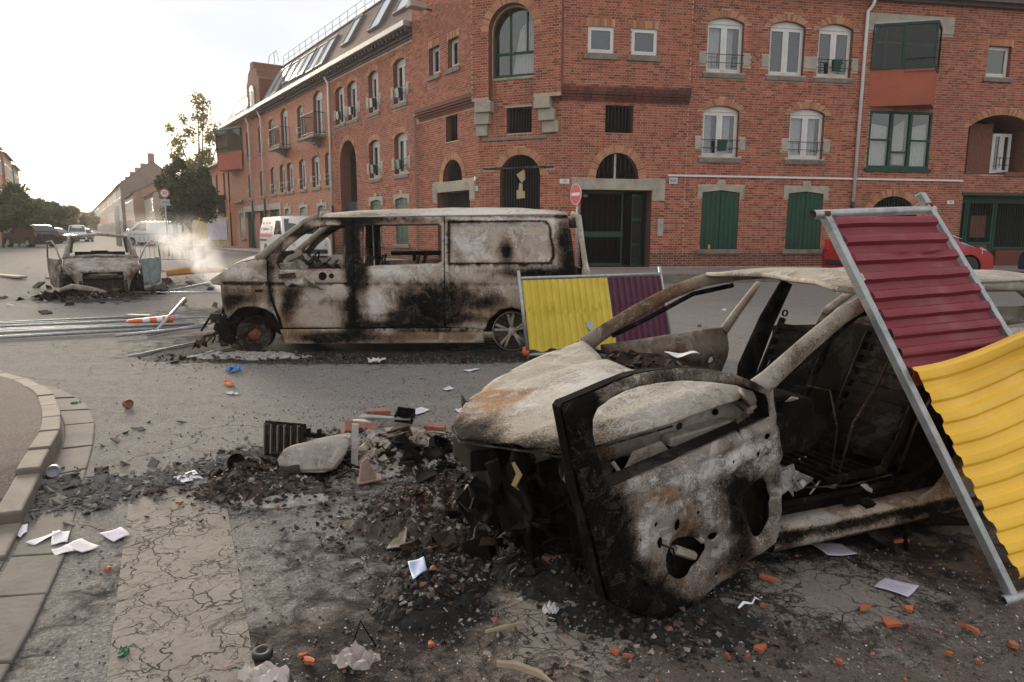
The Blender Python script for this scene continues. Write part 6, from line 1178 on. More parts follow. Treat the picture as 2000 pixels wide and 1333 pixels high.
mb = MB(); mb.tube([(.1, .17, .235), (.6, .17, .238), (1.0, .16, .25), (1.15, .12, .36), (1.20, .10, .6), (1.18, .12, .95)], .018, 8); mb.obj('door_aperture_seal', MT['char'], CAR, smooth=True)
# ---- open driver door: inner pressing faces us
DW = Vector((-math.sin(rad(56.3)), -math.cos(rad(56.3)), 0)); dn = Vector((-DW.y, DW.x, 0))
if dn.dot(Vector((-1.2, -2.98, 0))) < 0: dn = -dn       # towards the camera
DM = Matrix.Translation(Vector((1.25, 3.04, 0))) @ Matrix.Rotation(side_mat(68), 4, 'Z'); DI = DM.inverted()
def dloc(a, z, o=0.0):
    p = Vector((1.2, 2.98, z)) + DW * a + dn * o; return DI @ p
DOUT = [(1.222, 0.958), (1.207, 0.974), (1.167, 0.981), (1.098, 0.996), (1.004, 1.017), (0.893, 1.038), (0.776, 1.041), (0.638, 1.036), (0.491, 1.016), (0.334, 0.978), (0.198, 0.93), (0.097, 0.88), (0.053, 0.829), (0.023, 0.675), (-0.012, 0.48), (-0.037, 0.305), (-0.028, 0.209), (0.019, 0.16), (0.228, 0.107), (0.454, 0.043), (0.605, -0.001), (0.694, 0.003), (0.781, 0.045), (0.921, 0.132), (0.987, 0.174), (1.029, 0.289), (1.07, 0.44), (1.135, 0.629), (1.18, 0.788)]
DWIN = [(1.082, 0.943), (1.033, 0.967), (0.957, 0.989), (0.884, 0.998), (0.796, 0.999), (0.659, 0.994), (0.486, 0.967), (0.271, 0.922), (0.146, 0.874), (0.117, 0.828), (0.107, 0.771), (0.283, 0.744), (0.592, 0.699), (0.869, 0.657), (1.015, 0.638), (1.041, 0.682), (1.077, 0.769), (1.101, 0.852), (1.103, 0.907)]
DH1 = smoothpoly([(0.702, 0.296), (0.657, 0.348), (0.57, 0.34), (0.491, 0.301), (0.459, 0.26), (0.498, 0.223), (0.542, 0.197), (0.565, 0.157), (0.621, 0.159), (0.679, 0.203), (0.706, 0.252)]); DH2 = smoothpoly([(0.239, 0.438), (0.21, 0.47), (0.154, 0.493), (0.088, 0.494), (0.069, 0.391), (0.052, 0.307), (0.08, 0.253), (0.114, 0.216), (0.168, 0.24), (0.212, 0.324), (0.239, 0.389)])
def circ(x, y, r, ry=None): return [(x + r * math.cos(t), y + (ry or r) * math.sin(t)) for t in np.linspace(0, 2 * math.pi, 11)[:-1]]
HS = [circ(.663, .414, .017, .026), circ(.757, .364, .015, .024), circ(.783, .444, .010), circ(.128, .687, .02, .014), circ(.446, .313, .022, .018), circ(.911, .489, .008), circ(.303, .738, .01), circ(.413, .138, .01), circ(.86, .40, .005), circ(.19, .62, .012), circ(.82, .20, .007), circ(.36, .62, .008), circ(.55, .44, .007), circ(.25, .17, .009), circ(.33, .22, .006), circ(.10, .60, .006), circ(.66, .56, .006), circ(.15, .15, .006)]
def seg_d(P, a, z):
    best = 9
    for (x0, y0), (x1, y1) in zip(P[:-1], P[1:]):
        L = (x1 - x0) ** 2 + (y1 - y0) ** 2; t = max(0, min(1, ((a - x0) * (x1 - x0) + (z - y0) * (y1 - y0)) / L)); best = min(best, math.hypot(a - x0 - t * (x1 - x0), z - y0 - t * (y1 - y0)))
    return best
CR1 = [(1.014, 0.60), (0.756, 0.636), (0.44, 0.684), (0.104, 0.728)]; CR2 = [(0.95, 0.462), (0.678, 0.505), (0.377, 0.546), (0.069, 0.604)]
DWc, DH1c, DH2c, DOc = DWIN + DWIN[:1], DH1 + DH1[:1], DH2 + DH2[:1], DOUT + DOUT[:1]
def dinner(a, z):
    o = .0
    e = seg_d(DOc, a, z); w = seg_d(DWc, a, z)
    o -= .020 * math.exp(-(e / .015) ** 2)                       # rim rolls back
    if z < .72: o += .012 * min(1, w / .05)
    o += .016 * math.exp(-(seg_d(CR1, a, z) / .012) ** 2) - .014 * math.exp(-(seg_d(CR2, a, z) / .018) ** 2)
    for H in (DH1c, DH2c): q = seg_d(H, a, z); o += -.022 * math.exp(-(q / .03) ** 2)
    o += .010 * nz3(a, z, 3, 9) + .006 * nz3(a, z, 8, 28) + .014 * math.exp(-((z - .33 - .25 * abs(a - .33)) / .02) ** 2) * (a < .5) - .010 * math.exp(-(math.hypot(a - .36, (z - .40) * .8) / .05) ** 2) + .006 * math.sin(a * 40) * math.exp(-((z - .60) / .05) ** 2)
    return dloc(a, z, o)
DBURN = blobs([(1.16, .8, .09, .35, 1.4, 0, -1), (1.05, .35, .14, .30, 1.2, .1, -1), (.95, .12, .18, .16, 1.4, 0, -1), (.80, .08, .12, .09, 1.1, 0, -1), (.62, .03, .15, .05, .7, 0, 0), (.9, .30, .07, .15, .2, .1, .5), (.85, .40, .06, .12, -.3, -.2, .4), (.25, .35, .12, .2, .6, .2, -.3), (.30, .45, .06, .10, .6, .3, 0), (.42, .52, .1, .05, .4, .3, 0), (.5, .62, .35, .04, 0, 0, .8), (.4, .50, .3, .05, 0, 0, .7), (.2, .60, .15, .07, .0, 0, .6), (.55, .40, .12, .08, .2, .4, 0), (.6, .24, .1, .1, .3, .6, 0), (.35, .15, .15, .06, .3, .5, 0), (.12, .12, .15, .1, .1, .2, .3), (.7, 1.02, .4, .03, .35, .2, 0), (.2, .93, .2, .04, .6, .1, 0), (.03, .7, .03, .3, .4, .3, 0), (.75, .55, .15, .04, 0, .5, .2)], (.10, .05, .06))
dop = burnt('burnt_door_steel', (.27, .235, .20), (.56, .535, .50), .07, .02, 3.0, 1.3)
do_ = sheet('driver_door', DOUT, dinner, dop, CAR, [DWIN, DH1, DH2] + HS, [CR1, CR2], .018, .004, DBURN)
sheet('door_skin', DOUT, lambda a, z: dloc(a, z, -.075 - .02 * math.exp(-((z - .35) / .3) ** 2)), MT['rustchar'], do_, [DWIN], (), .06, .004, blobs([], (.3, .3, 0)))
mb = MB(); n = len(DOUT)
for i in range(n): a, c_ = DOUT[i], DOUT[(i + 1) % n]; mb.add([dloc(*a, -.033), dloc(*c_, -.033), dloc(*c_, -.078), dloc(*a, -.078)], [(0, 1, 2, 3)])
n = len(DWIN)
for i in range(n): a, c_ = DWIN[i], DWIN[(i + 1) % n]; mb.add([dloc(*a, .003), dloc(*c_, .003), dloc(*c_, -.078), dloc(*a, -.078)], [(0, 1, 2, 3)])
mb.obj('door_edge', MT['char'], do_, fix=False)
mb = MB(); mb.tube([dloc(.757, .36, .02), dloc(.70, .33, .03), dloc(.69, .27, .03), dloc(.76, .20, .03), dloc(.82, .10, .03), dloc(.83, .02, .02)], .004, 6); mb.obj('door_wire', MT['char'], do_, smooth=True)
mb = MB(); mb.tube([dloc(.53, .335, -.02), dloc(.48, .29, -.01)], .012, 6, flat=.4); mb.tube([dloc(.62, .28, -.04), dloc(.5, .22, -.04)], .02, 6); mb.obj('window_regulator', MT['burnt_tan'], do_)
for z in (.35, .7): mb = MB(); mb.box(-.04, .03, -.03, .02, z, z + .06, M=Matrix.Translation(dloc(-.0, 0, -.05))); mb.obj('door_hinge', MT['char'], do_, bevel=.008)
CAR_ = CAR
# ================================================================ BARRIERS (corrugated hoarding panels in galvanised tube frames)
def scuffed(name, c, dull, chip):
    m, t, b = mat(name, c, .5, 0, .4); v = coords(t); v2 = coords(t, 'Object', (1.2, 1.2, 9)); n1 = nnoise(t, 3, 9, .7, v)
    x = mixc(t, mrange(t, n1, .4, .7, 0, .6), c, dull); x = mixc(t, mrange(t, nnoise(t, 5, 12, .8, v2, 2.0), .60, .66, 0, .55), x, chip); x = mixc(t, mrange(t, nnoise(t, 11, 12, .82, v, 1.2), .66, .70, 0, .8), x, tuple(k * .25 for k in c))
    t.links.new(x, b.inputs['Base Color']); t.links.new(mrange(t, n1, .3, .7, .35, .8), b.inputs['Roughness']); bump(t, b, nnoise(t, 22, 6, .7, v), .3, .005); return m
MT['maroon'] = scuffed('maroon_paint', (.20, .017, .028), (.24, .05, .06), (.38, .20, .20)); MT['purple'] = scuffed('purple_paint', (.095, .018, .045), (.13, .045, .075), (.26, .17, .20))
m, t, b = mat('scuffed_yellow_paint', (.75, .47, .03), .45, 0, .5); v = coords(t); v2 = coords(t, 'Object', (1, 1, 6))
n1 = nnoise(t, 2.5, 8, .6, v); n2 = nnoise(t, 6, 10, .75, v2, 1.5)
c = ramp(t, n1, [(.3, (.74, .40, .015)), (.7, (.86, .50, .03))]); c = mixc(t, mrange(t, n2, .64, .72, 0, .7), c, (.45, .42, .30)); t.links.new(c, b.inputs['Base Color']); bump(t, b, nnoise(t, 30, 5, .6, v), .15, .004); MT['yellow'] = m
m, t, b = mat('faded_lemon_paint', (.60, .50, .06), .55, 0, .4); v = coords(t)
c = ramp(t, nnoise(t, 2.5, 8, .6, v), [(.3, (.62, .46, .045)), (.7, (.76, .585, .09))]); c = mixc(t, mrange(t, nnoise(t, 9, 10, .75, v, 1), .62, .72, 0, .6), c, (.36, .28, .09)); t.links.new(c, b.inputs['Base Color']); bump(t, b, nnoise(t, 30, 5, .6, v), .3, .005); MT['lemon'] = m
def trap(x, p, d):
    f = (x / p) % 1.0; return d * (0 if f < .38 else (f - .38) / .12 if f < .5 else 1 if f < .88 else 1 - (f - .88) / .12)
class Quad:
    def __init__(s, BL, BR, TL, TR): s.a, s.b, s.c, s.d = map(Vector, (BL, BR, TL, TR)); s.n = (s.b - s.a).cross(s.c - s.a).normalized(); s.n = s.n if s.n.y < 0 else -s.n
    def __call__(s, u, v, o=0): return s.a * (1 - u) * (1 - v) + s.b * u * (1 - v) + s.c * (1 - u) * v + s.d * u * v + s.n * o
def strip(name, Q, u0, u1, v0, v1, m_, par, along, pitch, depth, L, W_, bend=None, edge=None, res=.02):
    """corrugated sheet; along='v' -> ribs run across (profile varies with v), 'u' -> ribs upright"""
    nu, nv = (14, int((v1 - v0) * L / (pitch / 8))) if along == 'v' else (int((u1 - u0) * W_ / (pitch / 8)), 16)
    vs = []
    for j in range(nv + 1):
        for i in range(nu + 1):
            u, v = u0 + (u1 - u0) * i / nu, v0 + (v1 - v0) * j / nv; o = trap(v * L if along == 'v' else u * W_, pitch, depth)
            uu, vv = edge(u, v, i / nu, j / nv) if edge else (u, v)
            if bend: o += bend(u, v, i / nu, j / nv)
            vs.append(tuple(Q(uu, vv, o)))
    fs = [(j * (nu + 1) + i, j * (nu + 1) + i + 1, (j + 1) * (nu + 1) + i + 1, (j + 1) * (nu + 1) + i) for j in range(nv) for i in range(nu)]
    me = bpy.data.meshes.new(name); me.from_pydata(vs, [], fs); o = link(name, me, m_, par, False); md = o.modifiers.new('t', 'SOLIDIFY'); md.thickness = .002
    for p in me.polygons: p.use_smooth = False
    return o
BA = thing('hoarding_panel', 'maroon and bright yellow corrugated hoarding panel leaning steeply against the wrecked car in front', 'barrier')
QN = Quad((2.14, 2.80, .045), (3.00, 3.12, .045), (1.455, 3.30, 1.64), (2.16, 3.65, 1.66))
dent = lambda u, v, i, j: .010 * mnoise.noise(Vector((u * 5, v * 9, 4))) - .035 * math.exp(-((u - .72) / .12) ** 2 - ((v - .87) / .012) ** 2) - .02 * math.exp(-((u - .45) / .1) ** 2 - ((v - .87) / .012) ** 2)
strip('maroon_sheet', QN, .035, .965, .52, .985, MT['maroon'], BA, 'v', .098, .028, 1.88, 1, dent)
def yb(u, v, i, j): return .030 + .055 * math.exp(-((j - 1) / .10) ** 2) * (.3 + .7 * i) + .006 * math.sin(v * 19 + u * 3) + .012 * mnoise.noise(Vector((u * 4, v * 6, 9)))
def ye(u, v, i, j): return (u + (.012 + .012 * abs(math.sin(v * 33)) * (1 - i) ** 3 if i < .3 else 0) * (1 if j < .93 else 0), v + .06 * i * math.sin(i * 1.5))
strip('yellow_sheet', QN, .03, 1.02, .02, .565, MT['yellow'], BA, 'v', .105, .015, 1.88, 1, yb, ye)
for nm, P in (('frame_tube', [QN(-.0, -.02), QN(0, 1.0)]), ('frame_tube', [QN(1, -.02), QN(1, 1.06)])):
    mb = MB(); d = (P[1] - P[0]).normalized(); a = (QN.b - QN.a).normalized() * .019; c_ = QN.n * .019; vs = [p + sx * a + sy * c_ for p in P for sx, sy in ((-1, -1), (1, -1), (1, 1), (-1, 1))]; mb.add(vs, [(0, 1, 2, 3), (4, 5, 6, 7), (0, 1, 5, 4), (1, 2, 6, 5), (2, 3, 7, 6), (3, 0, 4, 7)]); mb.obj(nm, MT['galv'], BA, bevel=.004)
def opentube(P, r, m_, par, name='frame_tube'):
    mb = MB(); P = [Vector(p) for p in P]; mb.tube(P, r, 14, cap=False); mb.tube([P[0], P[1]], r * .84, 14, cap=False); o = mb.obj(name, m_, par, smooth=True, fix=False); return o
opentube([QN(-.075, -.025), QN(1.10, -.02)], .024, MT['galv'], BA); opentube([QN(-.10, 1.0), QN(1.04, 1.01)], .021, MT['galv'], BA)
mb = MB(); mb.box(-.02, .02, -.02, .02, -.02, .02, M=Matrix.Translation(QN(1.0, 1.02))); mb.obj('corner_weld', MT['rust'], BA, bevel=.006); mb = MB(); mb.box(-.016, .016, -.02, .02, -.012, .012, M=Matrix.Translation(QN(0, 1.0, .01))); mb.obj('corner_weld', MT['rust'], BA, bevel=.005)
BB = thing('hoarding_panel', 'pale yellow and purple corrugated hoarding panel standing behind the bonnet near the van', 'barrier')
QF = Quad((.195, 8.45, .05), (2.17, 9.35, .05), (.085, 8.50, 1.0), (2.00, 9.42, 1.01))
fd = lambda u, v, i, j: .006 * mnoise.noise(Vector((u * 12, v * 5, 1))) + .014 * math.exp(-((v - .55 - .05 * math.sin(u * 14)) / .02) ** 2) * math.sin(u * 120)
strip('yellow_sheet', QF, .015, .595, .06, .975, MT['lemon'], BB, 'u', .105, .022, 1, 2.3, lambda *a: fd(*a) * 1.2, lambda u, v, i, j: (u, v + (.02 * math.sin(u * 50) if j < .06 else 0)))
strip('purple_sheet', QF, .600, .985, .02, .975, MT['purple'], BB, 'u', .105, .028, 1, 2.3, fd)
for u in (0, 1): mb = MB(); mb.tube([QF(u, -.03), QF(u, 1.10)], .021, 8); mb.obj('frame_tube', MT['galv'], BB, smooth=True)
for v_ in (0.01, 1.0): mb = MB(); mb.tube([QF(0.005, v_), QF(.995, v_)], .021, 8); mb.obj('frame_tube', MT['galv'], BB, smooth=True)
mb = MB(); mb.prism([(.395, .40), (.44, .41), (.445, .29), (.425, .27), (.40, .33)], .034, .036, lambda x, y, z: QF(x, y, z)); mb.obj('torn_sticker', MT['enamel'], BB)
mb = MB(); mb.tube([QF(-.02, .12, .02), QF(-.03, .05, .04), QF(-.01, -.0, .03)], [.02, .03, .02], 8); mb.tube([QF(-.035, .03, .04), QF(.0, .06, .03)], .022, 8); o = mb.obj('plastic_clip', simple('red_orange_plastic', (.50, .08, .02), .4, 0, .1, 5, .05), BB, smooth=True)
# ================================================================ LEFT BURNT CAR, seen head-on (local x = rearwards)
LC = thing('burnt_car', 'burnt out hatchback far left facing the camera with its doors open beside the smoke', 'car', (-9.35, 15.95, .04), rad(90 + 31))
def lc(name, ol, fn, m_, holes=(), res=.07, bl=None, lines=()): return sheet(name, ol, fn, m_, LC, holes, lines, res, .006, bl or blobs([], (.1, .05, .2)))
def lf(x, y, z): return (x, y, z)
MT['lc'] = burnt('grey_burnt_steel', (.33, .285, .25), (.48, .45, .42), .14, .10, 1.6)
hb = blobs([(.1, .0, .3, .6, .0, .0, .3), (.0, .7, .3, .15, .6, .3, 0), (.0, -.7, .3, .15, .5, .3, 0), (.85, 0, .1, .8, .5, .1, 0), (-.05, .2, .1, .5, .3, .1, 0)])
def lhood(x, y): return (x, y, .54 + .38 * min(1, max(0, (x + .05) / .95)) ** .62 - .05 * (abs(y) / .8) ** 3 + .02 * nz3(x, y, 5, 4))
lc('bonnet', [(.0, -.45), (-.04, 0), (.0, .45), (.12, .60), (.40, .74), (.92, .76), (.98, 0), (.92, -.76), (.40, -.74), (.12, -.60)], lhood, MT['lc'], (), .06, hb)
for s in (-1, 1):
    def lw(x, z, s=s): return (x, s * (.80 + .03 * math.sin(z * 4) - .12 * max(0, z - .9) - .10 * max(0, .35 - x)), z)
    lc('front_wing', [(.02, .30), (.08, .42), (.38, .72), (.95, .90), (1.0, .90), (1.0, .15), (.93, .15), (.90, .36), (.78, .54), (.58, .62), (.38, .58), (.26, .42), (.20, .25), (.06, .2)], lw, MT['lc'], (), .06, blobs([(.2, .4, .2, .3, .9, .3, 0)], (.25, .1, 0)))
    lc('rear_side', [(1.0, .16), (2.6, .16), (2.78, .25), (3.0, .55), (3.3, .55), (3.5, .25), (3.8, .3), (3.85, .85), (3.5, .95), (2.1, .92), (2.05, .3), (1.05, .3)], lw, MT['lc'], (), .09, blobs([], (.4, .1, 0)))
    mb = MB(); f = lambda x, y, z: (x, s * y, z); mb.tube([f(.92, .74, .88), f(1.25, .68, 1.14), f(1.60, .62, 1.36), f(2.4, .60, 1.41), f(3.3, .60, 1.30), f(3.75, .66, .95)], [.045, .035, .035, .03, .03, .04], 8); mb.tube([f(2.05, .76, .3), f(2.1, .70, .9), f(2.2, .60, 1.34)], .04, 6); mb.obj('roof_pillar', MT['lc'], LC, smooth=True)
    wb = MB(); wb.lathe([(.05, -.02), (.24, -.04), (.28, -.02), (.28, .14), (.20, .15), (.05, .12)], 18, (.55, s * .72, .26), 'y'); wb.obj('wheel', MT['rustchar'], LC, smooth=True)
    mb = MB(); mb.box(.15, .95, s * .30, s * .62, .1, .6); mb.obj('wheel_housing', MT['char'], LC, bevel=.05)
lc('roof', [(1.58, -.60), (1.50, 0), (1.58, .60), (3.3, .60), (3.35, 0), (3.3, -.60)], lambda x, y: (x, y, 1.39 + .05 * (1 - (y / .6) ** 2) - .03 * math.exp(-((x - 2.5) / .5) ** 2)), MT['lc'])
mb = MB(); mb.tube([(.95, -.70, .90), (1.0, 0, .93), (.95, .70, .90)], .04, 8); mb.tube([(1.55, -.6, 1.37), (1.48, 0, 1.43), (1.55, .6, 1.37)], .03, 8); mb.obj('screen_frame', MT['lc'], LC, smooth=True)
mb = MB(); mb.box(-.06, .0, -.42, .42, .44, .50); mb.box(.06, .12, -.42, .42, .08, .40); mb.box(-.07, -.03, -.48, -.42, .1, .40); mb.box(-.07, -.03, .42, .48, .1, .40); mb.obj('radiator_frame', MT['rustchar'], LC, bevel=.01)
for k in range(5): mb = MB(); mb.box(-.05, -.03, -.34 + k * .15, -.31 + k * .15, .10, .37); mb.obj('grille_bar', MT['rustchar'], LC)
mb = MB(); mb.tube([(-.25, -.1, .10), (-.32, .3, .24), (-.30, .62, .30), (-.15, .85, .22)], [.05, .06, .06, .04], 8, flat=.5); mb.obj('fallen_bumper', MT['lc'], LC, smooth=True)
mb = MB(); mb.box(1.0, 3.7, -.7, .7, .18, .22); mb.box(.15, .95, -.3, .3, .15, .5); [mb.prism([(x, .3), (x + .1, .3), (x + .3, 1.0), (x + .22, 1.0)], y - .2, y + .2, lambda a, z, yy: (a, yy, z)) for x, y in ((1.8, .35), (1.8, -.35), (2.9, 0))]; mb.obj('cabin_remains', MT['char'], LC)
for s, nm, mt_ in ((-1, 'open_door', simple('pale_teal_burnt_paint', (.25, .33, .33), .7, 0, .35, 5, .3, dirt=(.12, .13, .12))), (1, 'open_door', MT['lc'])):
    A0 = Vector((1.0, s * .82, 0)); D_ = Vector((.82 if s < 0 else .93, s * .52 if s < 0 else s * .30, 0)).normalized()
    def dd(u, z): p = A0 + D_ * u; return (p.x, p.y, z + .01 * nz3(u, z, 3, 5))
    dr = sheet(nm, [(0, .2), (.6, .16), (.85, .24), (.95, .6), (.95, .86), (0, .84)], dd, mt_, LC, (), (), .08, .04, blobs([], (.2, .1, .2)))
    mb = MB(); mb.tube([dd(.02, .85), dd(.30, 1.15), dd(.55, 1.28), dd(.88, 1.25), dd(.95, .86)], .018, 6); mb.obj('door_window_frame', mt_, dr, smooth=True)
for s in (-1, 1):
    sheet('wing_face', [(.40, .56), (.60, .66), (.80, .76), (.86, .72), (.86, .62), (.74, .58), (.63, .48), (.55, .34), (.50, .16), (.42, .16)], lambda y, z: (-.02 + .50 * max(0, (y - .4) / .46) ** 1.4 + .02 * nz3(y, z, 2, 8), s * y, z), MT['lc'], LC, (), (), .05, .008, blobs([(.6, .5, .1, .1, .3, .4, 0)]))
    wb = MB(); wb.lathe([(.04, -.12), (.20, -.13), (.25, -.10), (.25, .10), (.2, .12)], 16, (.50, s * .70, .25), 'y'); wb.obj('front_wheel', MT['char'], LC, smooth=True)
ragged('front_debris', (-.15, .0, .0), (.45, 1.1, .22), 150, MT['rustchar'], LC, 31); ragged('front_debris', (-.2, .2, .0), (.35, .9, .12), 60, MT['burnt'], LC, 32); ragged('wheel_debris', (.3, .95, .0), (.6, .5, .15), 60, MT['char'], LC, 33); ragged('wheel_debris', (.1, -1.0, .0), (.5, .5, .12), 50, MT['char'], LC, 34)
# ---- third wreck at the right edge, roof and bonnet just showing
TW = thing('burnt_car', 'third burnt out car mostly hidden behind the leaning maroon panel at the right edge', 'car', (4.15, 6.3, 0), rad(10))
tb = blobs([], (.1, 0, .3))
sheet('roof', [(0, 0), (1.6, 0), (1.75, .6), (1.6, 1.25), (0, 1.25), (-.12, .6)], lambda x, y: (x, y, 1.10 + .04 * math.sin(y * 2.4) + .02 * nz3(x, y, 0, 3)), MT['burnt'], TW, (), (), .07, .01, tb)
for s in (0, 1):
    mb = MB(); yy = lambda y: y if s == 0 else 1.25 - y
    mb.tube([(-.5, yy(-.15), .70), (-.2, yy(-.08), .95), (0, yy(0), 1.08), (1.6, yy(0), 1.08), (2.2, yy(-.1), .75)], .045, 8); mb.tube([(.8, yy(0), 1.08), (.85, yy(-.12), .6), (.85, yy(-.14), .2)], .05, 8); mb.obj('roof_pillar', MT['burnt_inner'], TW, smooth=True)
    sheet('side_panel', [(-.55, .25), (.1, .25), (.2, .5), (.5, .55), (.75, .4), (.85, .2), (1.7, .2), (1.85, .5), (2.2, .55), (2.4, .25), (2.8, .3), (2.8, .68), (2.2, .74), (-.5, .72), (-.6, .5)], lambda x, z: (x, yy(-.16 - .03 * math.sin(z * 4)), z), MT['burnt'] if s == 0 else MT['burnt_inner'], TW, (), (), .08, .01, blobs([(.2, .4, .8, .2, .7, .1, 0), (-1.4, .6, .4, .2, .5, .2, 0)]))
mb = MB(); mb.tube([(-.9, -.05, .72), (-.55, .0, .86), (-.1, .2, 1.15), (.4, .3, 1.17), (.9, .25, 1.13)], .012, 6); mb.obj('dangling_strip', MT['char'], TW, smooth=True)
mb = MB(); mb.box(-.4, 2.6, 0, 1.25, .15, .22); mb.obj('floor', MT['char'], TW, bevel=.03)
# ================================================================ INTACT VEHICLES
MT['tyre'] = simple('tyre', (.02, .02, .02), .85, 0, .2, 20, .2); MT['rim'] = simple('alloy_rim', (.35, .35, .36), .35, .6, .1, 8, .05); MT['black_trim'] = simple('black_trim', (.015, .015, .017), .5, 0, .1, 5, .05)
MT['headlamp'] = mat('headlamp_glass', (.55, .57, .6), .1, 0, .8)[0]; MT['taillamp'] = mat('tail_lamp', (.45, .02, .02), .2, 0, .6)[0]
def paint(name, c, r=.25):
    m, t, b = mat(name, c, r, 0, .5); b.inputs['Coat Weight'].default_value = .5; v = coords(t); n = nnoise(t, 2, 6, .6, v); t.links.new(mixc(t, mrange(t, n, .4, .8, 0, .25), c, tuple(x * .6 + .06 for x in c)), b.inputs['Base Color']); return m
PROF = {
 'van': dict(b=[(0, .35), (.02, .62), (.12, .86), (.75, 1.08), (1.25, 1.72), (1.45, 1.84), (4.15, 1.84), (4.25, 1.70), (4.35, .9), (4.35, .35)], w=1.8, belt=1.05, wb=(.75, 3.4), r=.32, sw=[[(.95, 1.10), (1.38, 1.66), (2.05, 1.68), (2.05, 1.08)]], ws=((.80, 1.10), (1.27, 1.72)), rw=((4.34, 1.05), (4.27, 1.66))),
 'bigvan': dict(b=[(0, .35), (.02, .72), (.10, 1.0), (.80, 1.28), (1.55, 1.96), (1.85, 2.02), (5.1, 2.02), (5.2, 1.85), (5.25, .9), (5.25, .35)], w=1.95, belt=1.2, wb=(.95, 4.1), r=.34, sw=[[(1.10, 1.30), (1.70, 1.86), (2.25, 1.88), (2.25, 1.26)]], ws=((.85, 1.31), (1.56, 1.95)), rw=((5.24, 1.15), (5.21, 1.75))),
 'suv': dict(b=[(0, .4), (.05, .85), (.25, .98), (1.15, 1.10), (1.75, 1.56), (2.0, 1.62), (3.6, 1.60), (3.9, 1.50), (4.25, 1.10), (4.32, .8), (4.3, .4)], w=1.82, belt=1.02, wb=(.85, 3.45), r=.36, sw=[[(1.35, 1.12), (1.80, 1.50), (2.45, 1.53), (2.45, 1.08)], [(2.52, 1.08), (2.52, 1.53), (3.5, 1.50), (3.75, 1.15)]], ws=((1.18, 1.12), (1.74, 1.55)), rw=((4.22, 1.14), (3.90, 1.50))),
 'hatch': dict(b=[(0, .35), (.03, .62), (.2, .76), (1.0, .95), (1.65, 1.38), (1.9, 1.46), (3.1, 1.44), (3.4, 1.36), (3.85, .98), (3.95, .7), (3.93, .35)], w=1.7, belt=.92, wb=(.75, 3.2), r=.31, sw=[[(1.25, .97), (1.70, 1.33), (2.30, 1.37), (2.30, .95)], [(2.37, .95), (2.37, 1.37), (3.05, 1.35), (3.4, 1.0)]], ws=((1.02, .97), (1.63, 1.37)), rw=((3.82, 1.0), (3.42, 1.35)))}
